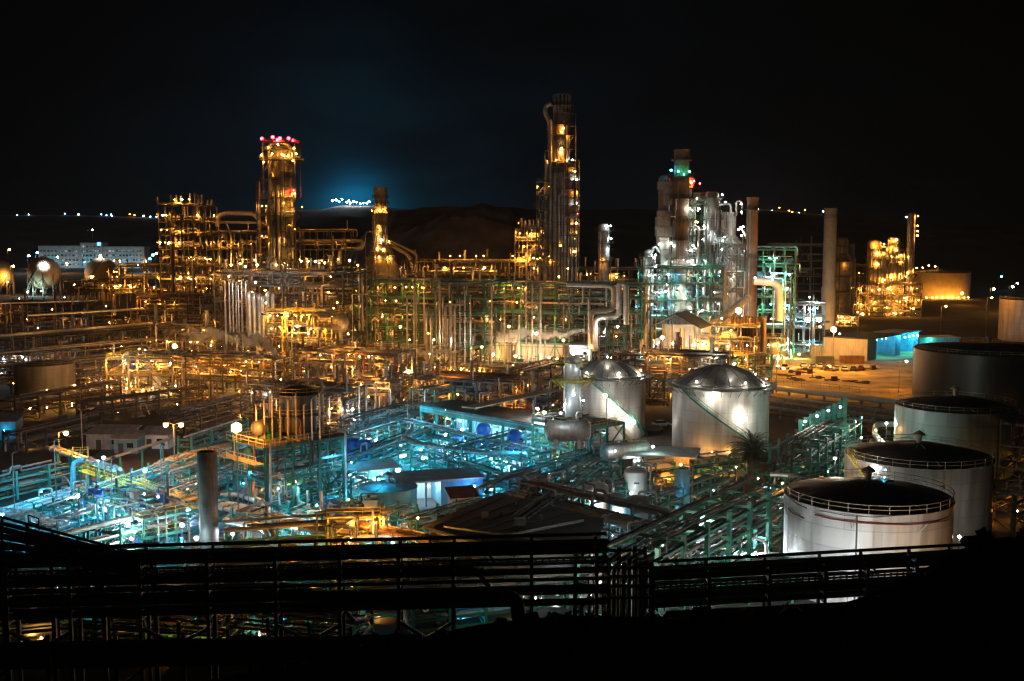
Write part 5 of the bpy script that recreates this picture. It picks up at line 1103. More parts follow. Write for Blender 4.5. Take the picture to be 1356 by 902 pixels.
# more decks and racks filling the left and centre
for lab, px0, px1, Yq, pys, nx_, sd, nl, lc_ in (('dim rack topped unit at the far left below the gas spheres', 5, 130, 430, (432, 416, 402), 7, 301, 8, 'oo'), ('dim pipe unit between the left racks and the dark block', 190, 300, 395, (432, 410, 392), 6, 302, 13, 'oy'), ('low orange unit left of the dark block', 205, 300, 352, (462, 445, 430), 6, 303, 14, 'oy'), ('low dark unit behind the ringed left tank', 60, 190, 345, (478, 462), 8, 304, 6, 'oo'), ('orange lit unit behind the long braced platform', 240, 380, 300, (500, 484, 470), 8, 305, 34, 'oy'), ('pipe unit behind the dark upright vessel', 330, 470, 262, (545, 528, 512), 7, 306, 30, 'oy'), ('orange pipe unit between the furnace deck and the centre', 400, 540, 290, (495, 478, 464), 8, 307, 34, 'oy'), ('dense unit left of the glaring white lamp post', 430, 530, 272, (532, 515, 500), 6, 308, 28, 'oy'), ('dark pipe unit right of the glaring white lamp post', 560, 690, 275, (532, 515, 500), 8, 309, 22, 'oy'), ('low unit between the beige shelters and the domed tanks', 660, 740, 268, (540, 524), 5, 310, 12, 'o'), ('pipe unit behind the two domed tanks', 830, 960, 300, (498, 482, 468), 7, 311, 26, 'oyw'), ('dark low unit left of the ringed left tank', -20, 60, 340, (485, 465), 5, 312, 8, 'c')):
    unit_line('process_structure', lab, px0, px1, Yq, pys, nx_, sd, nl, 34, lc_, (M_ALU2, M_STEEL, M_ALU, M_RUST), .6, 5, -.3, 2, M_DARK, 16, 38, .26, 3, 6, None, (.1, .26), True, 3, .3)
rn = random.Random(77)
def pump_skid(label, x, y, grp, m, lc_, I):
    T = thing('pump_skid', label, 'pump', (x, y, 0), rn.choice((E1, -E1)) + rn.uniform(-.1, .1), grp)
    part('base', MB().box(0, 0, 0, 3., 1.2, .35), M_CONC, T); part('motor', drum_mb(.42, 1.1, 10), m, T, (-.7, 0, .9)); part('casing', MB().lathe([(.02, -.35), (.55, -.3), (.55, .3), (.02, .35)], 12, (.6, 0, .95), 'y'), M_STEEL, T)
    h = rn.uniform(1.8, 3.4); pts = [(.6, 0, 1.3), (.6, 0, h), (.6 + rn.uniform(1, 3), 0, h), (2.6, rn.uniform(-1, 1), .3)]; part('pipe', MB().tube(pts, .14, 7).flanges(pts, .14, 2), M_ALU, T)
    if I: lamp(T, (rn.uniform(-1, 1), -1, 2.4), lc_, I, .2)
for i in range(70):
    px, py = rn.uniform(30, 700), rn.uniform(600, 735)
    if py < 640 and px < 330: continue
    q = g(px, py); pump_skid('small pump skid standing among the teal lit pipes', q.x, q.y, 'pump skids among the teal lit pipes', rn.choice((M_BLUE, M_GREEN, M_ALU2)), rn.choice('tttc'), 9 if i % 2 else 0)
for i in range(60):
    px, py = rn.uniform(180, 740), rn.uniform(480, 560)
    q = g(px, py); pump_skid('small pump skid standing in the orange lit middle ground', q.x, q.y, 'pump skids in the orange middle ground', rn.choice((M_GREEN, M_ALU2, M_CREAM)), 'o', 14 if i % 2 else 0)

for i, (a, b, lv, lab) in enumerate((((10, 560), (150, 535), [3, 5.5], 'unlit rack of dark pipes in the left yard below the ringed tank'), ((110, 560), (260, 540), [2.5, 5], 'unlit rack of dark pipes behind the grey sheds'), ((20, 600), (120, 575), [2, 4], 'unlit low rack left of the grey sheds'), ((230, 575), (330, 548), [2.5, 4.5], 'dim rack below the long braced platform'), ((100, 520), (230, 505), [3, 6, 8.5], 'dim three tier rack right of the ringed left tank'))):
    rack('pipe_rack', lab, gxy(*a), gxy(*b), lv, 6, 6, M_DARK, (M_ALU2, M_STEEL, M_RUST), 6, (.1, .28), 2 if i < 3 else 5, 'oy', 20, .2, 500 + i)
pole_lamp('bluish white lamp behind the dark upright vessel', gxy(360, 560), 9, 'c', 160, .3, 0)

rn = random.Random(41)
for i in range(16):
    px, py = rn.uniform(1030, 1200), rn.uniform(484, 512); q = g(px, py); T = thing('pallet_stack', 'small stack of pallets and stored pipe in the sandy yard', 'pallets', (q.x, q.y, 0), rn.uniform(-.5, .5), 'stored material in the sandy yard'); mb = MB(); k = rn.randint(2, 5)
    for j in range(k): mb.box(rn.uniform(-.1, .1), 0, .02 + j * .3, 1.6, 1.2, .2)
    part('pallet', mb, M_TRUNK, T); mb = MB(); [mb.tube([(-2.4, 1. + j * .32, .2), (2.4, 1. + j * .32, .2)], .15, 7) for j in range(3)]; part('pipe', mb, M_RUST, T)
T = thing('yard_fence', 'long post and rail fence between the sandy yard and the fat white pipe', 'fence', (0, 0, 0)); a, b = g(1014, 506), g(1206, 528); mb = MB(); mb.rail([a, b], 1.6, 3, .07); part('rail', mb, M_STEEL, T)
T = thing('kerb', 'pale kerb along the back of the sandy yard', 'kerb', (0, 0, 0)); a, b = g(1032, 470), g(1090, 478); part('stone', MB().bar(a + Vector((0, 0, .08)), b + Vector((0, 0, .08)), .3, .16), M_CONC, T)
# ------------------------------------------------------------------ white tanks
def tk(px, rim_py, Y, Rr=None): return None
# domed tank A, in front
A = g(953, 594); RA = 10.1
M_SHA = shell_mat('shell_front_dome', (.62, .6, .56), RA, 2.3); M_DOME = mat('dark_dome_plate', (.36, .34, .31), .4, .35, .2, .25, .5)
TA = tank('bright domed tank with a spiral stair and two glaring wall lamps', (A.x, A.y), RA, 14.0, M_SHA, 'dome', M_DOME, True, (R(318), R(215), M_GREEN), 1.5, 72, None, .07, 3.6, M_STEEL, 0, 'domed_tank', 18)
for px, py, k, r in ((933, 525, 150, .42), (968, 555, 170, .42)):
    p = W(px, py, A.y - RA - .2); a = (px - 953) * A.y / F / RA; o = Vector((RA * math.sin(a) * 1.0, -RA * math.cos(a), 0)) * 1.21; lamp(TA, (o.x, o.y, Zf(py, A.y - RA) + .3), 'w', k * .36, r, 'wall_lamp')
for a, z, k in ((-1.2, 14.9, 16), (-.3, 14.9, 16), (-2.3, 14.9, 16), (.5, 14.9, 12)): lamp(TA, (9.4 * math.cos(a), 9.4 * math.sin(a), z + .4), 'w', k, .2)
for px, py in ((903, 570), (912, 592), (936, 588), (924, 596), (962, 592)): q = g(px, py + 12); lamp(TA, (q.x - A.x, min(q.y - A.y, -RA - .8), 1.4), 'y', 11, .2)
lamp(TA, (1.5, -6, 18.8), 'w', 16, .3)
B = g(802, 574); RB = 8.9
TB = tank('domed tank standing behind the platform vessel', (B.x, B.y), RB, 13.6, shell_mat('shell_rear_dome', (.62, .6, .57), RB, 2.3), 'dome', M_DOME, True, (R(335), R(245), M_GREEN), 1.5, 72, None, .07, 3.3, M_STEEL, 0, 'domed_tank', 16)
for px, py, k in ((806, 541, 120), (829, 560, 140), (797, 524, 30)):
    a = (px - 802) * B.y / F / RB; o = Vector((RB * math.sin(a), -RB * math.cos(a), 0)) * 1.22; lamp(TB, (o.x, o.y, Zf(py, B.y - RB) + .3), 'w', k * .42, .42, 'wall_lamp')
for a, k in ((-1.3, 26), (-.4, 22), (-2.2, 20)): lamp(TB, (8.2 * math.cos(a), 8.2 * math.sin(a), 14.9), 'w', k, .22)
lamp(TB, (0, -4, 18), 'w', 16, .3)
# plain roofed tanks at right
def rimtank(label, px, py, wpx, z, tone, stair=None, shade=1., rise=None, rm=None, name='storage_tank', n=80):
    q = g(px, py, z); Rr = wpx / 2 * q.y / F * 1.01
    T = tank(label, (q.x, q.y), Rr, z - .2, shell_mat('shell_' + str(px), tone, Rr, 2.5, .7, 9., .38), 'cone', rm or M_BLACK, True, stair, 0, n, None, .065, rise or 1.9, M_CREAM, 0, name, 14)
    return T, q, Rr
TC, qC, RC = rimtank('nearest white tank with two reflected lamps and red pipes on its wall', 1149, 655, 216, 12.2, (.62, .6, .6))
TD, qD, RD = rimtank('white tank with yellow stair platform behind the nearest one', 1216, 602, 188, 12.2, (.5, .5, .48))
TE, qE, RE = rimtank('pale blue green tank with a dark diagonal stair', 1264, 536, 150, 12.6, (.42, .55, .56), (R(285), R(352), M_DARK))
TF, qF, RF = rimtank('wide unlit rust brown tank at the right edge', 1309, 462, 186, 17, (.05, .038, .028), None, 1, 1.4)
TG, qG, RG = rimtank('far tan tank cut off by the right edge', 1364, 396, 74, 17, (.5, .42, .32))
def wall_pt(q, Rr, px, py, off=.3):
    """point on a tank wall seen at px, py, local to the tank"""
    d = ray(px, py); o = Vector((0, 0, EYE)); a = d.x ** 2 + d.y ** 2; b = 2 * (d.x * (o.x - q.x) + d.y * (o.y - q.y)); c = (o.x - q.x) ** 2 + (o.y - q.y) ** 2 - (Rr + off) ** 2
    s_ = b * b - 4 * a * c
    t = (-b - math.sqrt(max(0, s_))) / (2 * a); return o + d * t - Vector((q.x, q.y, 0))
def wall_line(T, q, Rr, pts, r, m, name='pipe', off=.3): part(name, MB().tube([wall_pt(q, Rr, x, y, off) for x, y in pts], r, 7, 0), m, T)
wall_line(TC, qC, RC, [(1079, 682), (1100, 687), (1125, 691), (1160, 694), (1200, 695), (1230, 693), (1250, 690), (1257, 688)], .09, M_RED, 'red_pipe')
wall_line(TC, qC, RC, [(1085, 676), (1120, 683), (1160, 685), (1200, 682)], .05, M_STEEL, 'cable')
wall_line(TC, qC, RC, [(1042, 672), (1050, 680), (1064, 686)], .1, M_RED, 'red_branch'); wall_line(TC, qC, RC, [(1046, 660), (1056, 668), (1068, 673)], .07, M_STEEL, 'drip_pipe')
wall_line(TC, qC, RC, [(1126, 690), (1128, 700), (1131, 693), (1135, 684)], .05, M_STEEL, 'bracket'); wall_line(TC, qC, RC, [(1218, 704), (1228, 694)], .08, M_WHITE, 'spray_head')
p = W(1135, 682, qC.y - RC - 3); T = thing('thin_pole', 'thin dark pole rising in front of the nearest white tank', 'pole', (p.x, p.y, 0)); part('pole', MB().tube([(0, 0, 0), (0, 0, p.z)], .11, 7), M_DARK, T)
part('roof_hatch', MB().box(0, 0, 13.2, 1.4, 1.2, .9).tube([(2, -1, 12.6), (2, -1, 14.2), (3, -1, 14.2)], .14, 6), M_STEEL, TC)
for i, (px, py) in enumerate(((1171, 640), (1172, 630))): q = g(px, py, 13.2); lamp(TC, q - Vector((qC.x, qC.y, 0)) + Vector((0, 0, .8)), 't', 3.5, .14)
for i, (px, py, h, c, I) in enumerate(((1120, 864, 7, 'w', 170), (1058, 850, 4, 'c', 330), (1190, 866, 7, 'w', 140), (1262, 850, 7, 'y', 80))): pole_lamp(('added unseen white lamp lighting the front of the nearest white tank', 'bluish white lamp low beside the left of the nearest white tank', 'second added unseen white lamp before the nearest white tank', 'warm lamp at the right foot of the nearest white tank')[i], gxy(px, py), h, c, I, .3, 1, 0)  # white front lamps added out of sight behind the rack to brighten this wall
# yellow stair platform between C and D
p = g(1200, 640, 9.5); T = thing('stair_platform', 'yellow railed stair platform between the two nearest white tanks', 'platform', (p.x, p.y, 0), -.5); mb = MB()
mb.box(0, 0, 9.6, 11, 1.8, .15); mb.rail([(-5.5, -.9, 9.75), (5.5, -.9, 9.75)], 1.1, 1.5, .06); mb.rail([(-5.5, .9, 9.75), (5.5, .9, 9.75)], 1.1, 1.5, .06)
for x in (-5.3, 0, 5.3): mb.box(x, -.8, 0, .22, .22, 9.6)
mb.stair((-5.5, 0, 9.7), (-8.5, 1.5, 12.6), 1); part('frame', mb, M_YEL, T); lamp(T, (-4.2, -1.1, 11.6), 'c', 60, .24); lamp(T, (1, -1.5, 7.5), 'y', 16, .16)
pole_lamp('white globe lamp on a mast at the right of the white tanks', (p.x + 12, p.y + 2), 10.5, 'c', 130, .28, 0)
pole_lamp('added white lamp behind the nearest white tank lighting the next one', (47.5, 164), 13.2, 'w', 120, .24, 0)  # lamp added to brighten the wall of the second tank
pole_lamp('added unseen warm lamp in the gap right of the nearest white tank', (61, 151), 5, 'w', 70, .24, 0)  # hidden lamp added to light the lower right of the second tank
pole_lamp('greenish lamp left of the pale blue green tank', gxy(1172, 612), 8, 'm', 420, .24, 0)
T = thing('gantry', 'dark pipe gantry crossing right of the white tanks', 'gantry', (0, 0, 0)); mb = MB(); a, b = W(1262, 655, 172), W(1372, 655, 165); mb.bar(a, b, .4); mb.bar(a + Vector((0, 0, 2.2)), b + Vector((0, 0, 2.2)), .2)
for q in range(7):
    p = a.lerp(b, q / 6); mb.bar(p, p + Vector((0, 0, 2.2)), .16); mb.bar(p, a.lerp(b, min(1, (q + 1) / 6)) + Vector((0, 0, 2.2)), .12)
for f in (.22, .75): p = a.lerp(b, f); mb.box(p.x, p.y, 0, .55, .55, p.z)
part('frame', mb, M_DARK, T); part('pipe', MB().tube([a + Vector((0, 1, .6)), b + Vector((0, 1, .6))], .28, 8), M_STEEL, T)
rack('pipe_rack', 'yellow lit pipe rack at the right edge behind the gantry', gxy(1318, 700), gxy(1400, 660), [3, 5], 5, 6, M_STEEL, (M_ALU, M_ALU2, M_YEL), 5, (.1, .25), 5, 'yo', 46, .24, 101)
rack('pipe_rack', 'brown lit pipe rack at the right edge beside the dark stair tank', gxy(1345, 640), gxy(1420, 590), [3, 7, 11], 6, 6, M_STEEL, (M_ALU, M_ALU2), 5, (.1, .3), 5, 'o', 50, .26, 102)

# ------------------------------------------------------------------ platform vessel tower in the centre
p = g(765, 618); frame_unit('vessel_platform', 'dark green steel platform under the drum and the small platform column', 'process unit', (p.x, p.y), 3, 2, [4.5, 9.2], 5, 5, E1, M_GREEN, (M_ALU, M_GREEN, M_RUST), 8, 18, 8, 'ccy', 24, .2, .75, 3, 5, 111, .34, True, None, (.08, .24), M_ALU2, 0, M_YEL, .06)
T = tower('platform_column', 'white lit column with two round railed platforms beside the rear domed tank', 'column', (Xf(760, p.y), p.y + 2), [(1.75, 9.3, Zf(480, p.y))], [(Zf(506, p.y), 2.5, 0, 6.283), (Zf(482, p.y), 1.1, 0, 6.283)], [(Zf(490, p.y), -1.2, 'c', .8), (Zf(522, p.y), -1.6, 'c', 1.6), (Zf(530, p.y), -.9, 'c', 1.3), (Zf(485, p.y), -2.2, 'c', .7), (Zf(470, p.y), -1., 'c', .8), (Zf(535, p.y), -2.2, 'c', 1.0)], [(-2.6, .3, .16, 9, Zf(476, p.y), 'over'), (-1.0, .3, .14, 9, Zf(490, p.y), None)], M_ALU, M_ALU, I=9, lr=.3, rt=.085, base=0, dm=M_YEL)
T = thing('horizontal_drum', 'big grey horizontal drum lying on the green platform below the column', 'vessel', (*gxy(752, 592, 9.4), 9.4), -.12); part('shell', drum_mb(1.75, 6.4, 26), M_ALU2, T, (0, 0, 2.8)); mb = MB(); mb.box(-2, 0, 0, .5, 2.6, 1.8); mb.box(2, 0, 0, .5, 2.6, 1.8); part('saddle', mb, M_CONC, T)
part('nozzle', MB().tube([(1.5, 0, 5), (1.5, 0, 6.2), (3, 0, 6.2)], .25, 8), M_ALU, T); lamp(T, (-1, -3.5, 6.4), 'c', 36, .24)
T = thing('access_stair', 'yellow green stair running down from the platform before the rear domed tank', 'stair', (0, 0, 0)); part('stair', MB().stair(g(812, 560, 9.2), g(850, 600, 1.5), 1.2), M_YEL, T)
for px, py in ((712, 540), (721, 547)): q = W(px, py, 226); pole_lamp('bluish white globe lamp on a thin pole left of the big grey drum', (q.x, q.y + (px - 712) * .2), q.z, 'c', 150, .34, 0, 0, None, 'globe lamps left of the big grey drum', 'pole_lamp')
T = thing('horizontal_drum', 'grey pink lit horizontal drum at the foot of the platform stair', 'vessel', (*gxy(828, 612, 3), 3), .45); part('shell', drum_mb(1.6, 9, 22), M_ALU2, T, (0, 0, 2.2)); mb = MB(); mb.box(-2.6, 0, -3, .5, 2.4, 4); mb.box(2.6, 0, -3, .5, 2.4, 4); part('saddle', mb, M_CONC, T); lamp(T, (-4, -3, 3), 'c', 20, .2)
# small building
q = g(885, 632); T = thing('control_hut', 'flat roofed pinkish hut with a pale green lit roof edge', 'building', (q.x, q.y, 0), -.25); part('wall', MB().box(0, 0, 0, 8.5, 7, 4.6), M_CREAM, T); part('roof', MB().box(-1, 0, 4.6, 13, 9.5, .4), M_GROOF, T); part('door', MB().box(-1.6, -3.53, 0, 1.2, .06, 2.2), M_RUST, T); part('window', MB().box(1.6, -3.53, 1.4, 1.8, .06, 1.2), M_GLASS, T); lamp(T, (-2.5, -3.5, 6.4), 'm', 36, .24); lamp(T, (-6, -3, 3.4), 'c', 36, .2); lamp(T, (3, -7, 4), 'o', 60, .22)
# tall lit vessels
def V(lab, px, py, r, h, m, **k): return vessel(lab, gxy(px, py), r, h, m, **k)
v = V('fat white vessel with a dark mark brightly lit before the control hut', 841, 672, 1.95, 5.2, M_WHITE); lamp(v, (-1.2, -5, 3.6), 'c', 40, .2); part('name_plate', MB().box(0, -1.98, 4.4, .9, .08, .3), M_DARK, v)
v = V('second lit white vessel partly hidden behind pipes left of the fat one', 790, 690, 1.9, 4.6, M_WHITE); lamp(v, (-.6, -3.6, 3), 'c', 70, .2)
v = V('narrow blue lit vessel right of the fat white vessel', 904, 680, 1.15, 6.2, M_LBLUE); lamp(v, (-1, -2.6, 4), 't', 50, .18)
v = V('dark topped grey vessel in front of the fat white vessel', 845, 715, 2.0, 5., M_ALU2); lamp(v, (-3.2, -2., 3), 't', 34, .18)
v = V('pale vessel beneath the pipe rack left of the dark topped vessel', 815, 705, 1.5, 4.6, M_WHITE); lamp(v, (.6, -2.6, 3), 'c', 40, .18)

# ------------------------------------------------------------------ diagonal green racks at right of centre
a, b = g(800, 765, 0), g(1012, 690, 0)
a1, b1 = g(798, 742, 11.5), g(1012, 637, 11.5)
rack('pipe_rack', 'dark diagonal pipe rack with green posts climbing toward the palm', (a1.x, a1.y), (b1.x, b1.y), [5.5, 8.6, 11.2], 6.5, 7, M_GREEN, (M_DARK, M_DARK, M_STEEL, M_DARK), 6, (.15, .36), 8, 'mcw', 24, .2, 120, .5, False)
a1, b1 = g(905, 750, 6), g(1062, 640, 6)
rack('pipe_rack', 'green posted pipe rack along the left side of the nearest white tank', (a1.x, a1.y), (b1.x, b1.y), [3., 6.], 5.5, 6.5, M_TEAL, (M_ALU2, M_ALU, M_STEEL), 6, (.12, .3), 9, 'cmy', 30, .2, 121, .45)
a1, b1 = g(1046, 602, 8), g(1116, 560, 8)
gr = rack('pipe_rack', 'green rack with four white lamps along its sloping top', (a1.x, a1.y), (b1.x, b1.y), [3, 6, 9], 7, 5, M_TEAL, (M_DARK, M_STEEL, M_DARK), 6, (.15, .3), 8, 'cgm', 16, .2, 122, .45)
for px, py in ((1066, 558), (1082, 551), (1097, 544), (1113, 539)): q = W(px, py, 212); lamp(gr, gr.matrix_world.inverted() @ q if False else (Matrix.Rotation(-gr.rotation_euler.z, 4, 'Z') @ (q - gr.location)), 'w', 40, .3)
T = thing('green_panel_wall', 'dark green panel wall behind the row of four lamps', 'wall', (0, 0, 0)); a1, b1 = W(1056, 578, 216), W(1122, 545, 222); mb = MB(); k = 9
for i in range(k): p = a1.lerp(b1, (i + .5) / k); mb.box(p.x, p.y, 0, 1.0, .2, p.z + 3, .3)
part('panel', mb, M_TEAL, T)
rack('pipe_rack', 'lower green rack crowded with pipes left of the white tank with yellow stair', gxy(1030, 668), gxy(1125, 620), [2.5, 5], 8, 6, M_TEAL, (M_ALU2, M_ALU, M_RUST), 8, (.12, .34), 8, 'cgoy', 34, .2, 123)
T = thing('green_canopy', 'bright sea green canopy roof left of the pale blue green tank', 'canopy', (*gxy(1140, 592, 6), 0), .5); part('roof', MB().box(0, 0, 6, 7, 5, .2), M_TEAL, T); mb = MB(); [mb.box(x, y, 0, .2, .2, 6) for x in (-3, 3) for y in (-2, 2)]; part('post', mb, M_TEAL, T); lamp(T, (-1, -1, 8), 'm', 50, .2); lamp(T, (1, -3, 4), 'm', 30, .2)
tb = thing('silver_pipe_bend', 'fat white pipe bending toward the pale blue green tank', 'pipe', (0, 0, 0)); q0 = g(1190, 562, 4); part('pipe', MB().tube([q0, g(1160, 562, 4), g(1158, 575, 4), g(1172, 592, 4)], .6, 10, 2), M_WHITE, tb); part('support', MB().box(*gxy(1166, 580, 4), 0, .5, .5, 3.4), M_CONC, tb); lamp(tb, g(1160, 570, 7), 'y', 60, .2)
for i in range(4):
    tb = thing('hose_bend', 'short pale pipe bend beside the white tank with yellow stair', 'pipe', (0, 0, 0), 0, 'pipe bends beside the white tank'); q = g(1152 + i * 7, 585 + (i % 2) * 2, 2); part('pipe', MB().tube([(q.x, q.y, .1), (q.x, q.y, 2.3), (q.x + .9, q.y + .6, 2.3), (q.x + .9, q.y + .6, .1)], .26, 7), M_ALU, tb)
tb = thing('elbow_bundle', 'three pale pipes bending down side by side under the dark diagonal rack', 'pipes', (0, 0, 0))
for i in range(4):
    q = g(960 + i * 5, 690, 6.5 - i * .3); part('pipe', MB().tube([q + Vector((-3.5, -1, .3)), q, q + Vector((.8, -.6, -.6)), (q.x + .8, q.y - .6, .5)], .24, 8, 1), M_ALU2, tb)
tb = thing('white_pipe_loop', 'white pipe arch with a glaring lamp left of the nearest white tank', 'pipe', (0, 0, 0)); part('pipe', MB().tube([g(958, 752, 4), g(990, 712, 6), g(1014, 716, 6), W(1016, 750, g(1014, 716, 6).y)], .2, 8, .8), M_WHITE, tb); part('second_pipe', MB().tube([g(964, 756, 4), g(992, 718, 5.4), g(992, 760, 1)], .16, 8, .8), M_WHITE, tb)
for lab, px, py, Y, c, I, r in (('star bright white lamp at the joint of the dark foreground racks', 820, 743, 118, 'w', 150, .34), ('white lamp on a post left of the green posts', 878, 716, 137, 'w', 130, .3), ('white lamp fixed high on a green post', 927, 691, 146, 'c', 130, .3), ('glaring white lamp beneath the white pipe arch', 1000, 733, 146, 'c', 380, .5)):
    q = W(px, py, Y); pole_lamp(lab, (q.x, Y), q.z, c, I, r, 0)
rack('pipe_rack', 'narrow pipe rack crossing in front of the lit vessels', gxy(700, 690), gxy(905, 745), [3.4, 6.2], 4, 7, M_DARK, (M_DARK, M_STEEL), 5, (.15, .36), 4, 'ct', 22, .18, 124)
# trees
def frond_crown(T, c, n, L0, seed, m=M_FROND, w=.35, droop=1.):
    rn = random.Random(seed); mb = MB()
    for i in range(n):
        a = rn.uniform(0, 6.283); el = rn.uniform(-.5, 1.25); L_ = L0 * rn.uniform(.75, 1.1); p = Vector(c); d = Vector((math.cos(a) * math.cos(el), math.sin(a) * math.cos(el), math.sin(el))); pr = p
        k = 7; side = Vector((-math.sin(a), math.cos(a), 0))
        for q in range(k):
            nx_ = pr + d * (L_ / k); ww = w * math.sin((q + .7) / (k + .6) * math.pi) * L_ * .28
            for sg in (-1, 1):
                for h in range(3):
                    o = pr.lerp(nx_, (h + .2) / 3); t = o + side * sg * ww * rn.uniform(.8, 1.1) + d * ww * .7 - Vector((0, 0, ww * .35))
                    mb.add([o, o + d * .14, t], [(0, 1, 2)])
            mb.bar(pr, nx_, .05); pr = nx_; d = (d - Vector((0, 0, (.1 + .05 * q) * droop))).normalized()
    return part('crown', mb, m, T)
def palm(label, px, py, h, n, L0, seed):
    q = g(px, py); T = thing('palm_tree', label, 'tree', (q.x, q.y, 0)); part('trunk', MB().lathe([(.55, 0), (.42, h * .3), (.4, h * .8), (.6, h), (.1, h + .3)], 10), M_TRUNK, T); frond_crown(T, (0, 0, h), n, L0, seed)
    rn = random.Random(seed); mb = MB()
    for i in range(60):
        a = rn.uniform(0, 6.28); r = rn.uniform(.5, 2.2); mb.add([(.3 * math.cos(a), .3 * math.sin(a), h - .2), (r * math.cos(a), r * math.sin(a), h - rn.uniform(.5, 2.)), (r * math.cos(a + .2), r * math.sin(a + .2), h - rn.uniform(1., 2.4))], [(0, 1, 2)])
    part('dead_skirt', mb, M_TRUNK, T); return T
palm('bushy palm against the right foot of the front domed tank', 996, 632, 5., 130, 5.6, 5)
palm('second lower palm just left of the green rack with lamps', 1016, 642, 3., 80, 4.2, 6)
def bush(label, px, py, r, h, seed, n=420, cat='bush'):
    q = g(px, py); rn = random.Random(seed); T = thing('shrub' if cat == 'bush' else 'tree', label, cat, (q.x, q.y, 0)); mb = MB()
    cl = [(rn.gauss(0, r * .45), rn.gauss(0, r * .45), h * rn.uniform(.4, .95), r * rn.uniform(.3, .55)) for _ in range(9)]
    for i in range(n):
        c = rn.choice(cl); d = Vector((rn.gauss(0, 1), rn.gauss(0, 1), rn.gauss(0, 1))).normalized() * c[3] * rn.uniform(.6, 1.1); p = Vector(c[:3]) + d; s_ = rn.uniform(.1, .26); a = Vector((rn.gauss(0, 1), rn.gauss(0, 1), rn.gauss(0, 1))).normalized(); b = a.orthogonal().normalized()
        mb.add([p - a * s_, p + b * s_ * .5, p + a * s_, p - b * s_ * .5], [(0, 1, 2, 3)])
    part('foliage', mb, M_LEAF, T); mb = MB()
    for c in cl: mb.tube([(0, 0, 0), (c[0] * .4, c[1] * .4, c[2] * .5), c[:3]], .05, 5)
    part('trunk' if cat == 'tree' else 'stem', mb, M_TRUNK, T)
for lab, px, py, r, h, s, cat in (('green shrub beneath the yellow platform stair', 818, 650, 1.9, 4.5, 1, 'bush'), ('leafy tree right of the fat white vessel', 862, 655, 2.2, 5.5, 2, 'tree'), ('green shrub right of the blue building', 628, 652, 2., 4., 3, 'bush'), ('leafy shrub beside the small teal tank', 468, 683, 1.5, 2.6, 4, 'bush'), ('low hedge shrub below the green rack with lamps', 1050, 628, 2.8, 3., 5, 'bush'), ('low shrub between the palms and the green rack', 1090, 622, 2.4, 3., 6, 'bush'), ('small shrub at the foot of the dome tank stair', 985, 618, 1.4, 2., 7, 'bush'), ('dark shrub behind the orange pipe elbow', 1035, 655, 2., 2.4, 8, 'bush')): bush(lab, px, py, r, h, s, 420, cat)
for px, py, I in ((1003, 655, 40), (1060, 640, 30)): pole_lamp('low warm lamp lighting the palms from the path' if px < 1010 else 'low warm lamp near the hedge under the green rack', gxy(px, py), 3, 'y', I, .2, 0)
tb = thing('orange_pipe_elbow', 'tan pipe elbow glowing orange left of the nearest white tank', 'pipe', (0, 0, 0)); part('pipe', MB().tube([g(1020, 628, 6), g(1050, 630, 6), g(1064, 636, 6), g(1066, 640, 2)], .4, 9, 1.2), M_ALU, tb); lamp(tb, g(1036, 640, 8), 'o', 40, .2); lamp(tb, g(1020, 655, 5), 'y', 30, .2)
# ------------------------------------------------------------------ teal lit area, left of centre
sheet('paving', [gxy(-60, 740), gxy(150, 585), gxy(560, 560), gxy(760, 640), gxy(640, 745)], .006, M_PAD)
def plamp(lab, px, py, Y, c, I, r=.28, arms=0, grp=None): q = W(px, py, Y); return pole_lamp(lab, (q.x, Y), q.z, c, I, r, arms, 0, None, grp, 'pole_lamp')
# foreground chimney
q = g(278, 742); T = thing('chimney', 'stout round chimney with dark upper half and pale lower half', 'chimney', (q.x, q.y, 0)); hC = Zf(598, q.y); r = 1.32
part('lower_shell', MB().lathe([(r * 1.05, 0), (r, 1), (r, hC * .5)], 24), mat('weathered_stack_base', (.13, .125, .12), .6, .2, .4, .5, .6), T); part('upper_shell', MB().lathe([(r * 1.0, hC * .5), (r * 1.05, hC * .5 + .1), (r * 1.05, hC), (r * .85, hC), (r * .85, hC - 1.5), (.02, hC - 1.6)], 24), mat('sooty_steel', (.13, .11, .1), .6, .2, .5, .5, .7, (.02, .02, .02)), T)
mb = MB()
for q_ in range(4): mb.tube([(r + 1.4, -1 + q_ * .3, .2), (r + .9, -1.2 + q_ * .3, 2.6 - q_ * .3), (r - .2, -1.3 + q_ * .2, 2.8 - q_ * .3)], .12, 6)
part('hose', mb, M_ALU2, T)
# vessel platform
q = g(382, 690); zD = Zf(588, q.y - 3)
VP = frame_unit('vessel_platform', 'tall green legged platform carrying the dark vessel beside the glaring lamp', 'process unit', (q.x, q.y + 2), 3, 2, [3.6, 8, zD], 4.9, 4.6, math.pi / 4, M_TEAL, (M_ALU, M_GREEN, M_YEL, M_RUST), 14, 22, 12, 'yoct', 26, .2, .35, 2, 3, 131, .5, True, None, (.08, .24), M_ALU, 0, M_CREAM, .075, fill=6)
part('top_deck', MB().box(0, 0, zD + .12, 16.6, 10.8, .12), M_GRATE, VP); mb = MB(); mb.rail([(-8.2, -5.3, zD + .25), (8.2, -5.3, zD + .25), (8.2, 5.3, zD + .25), (-8.2, 5.3, zD + .25)], 1.2, 2, .08, True); mb.rail([(-9.6, -5.3, zD - 2.2), (-9.6, 5.3, zD - 2.2)], 1.2, 2, .08); mb.box(-8.9, 0, zD - 2.3, 1.5, 10.6, .1); part('guard_rail', mb, M_CREAM, VP)
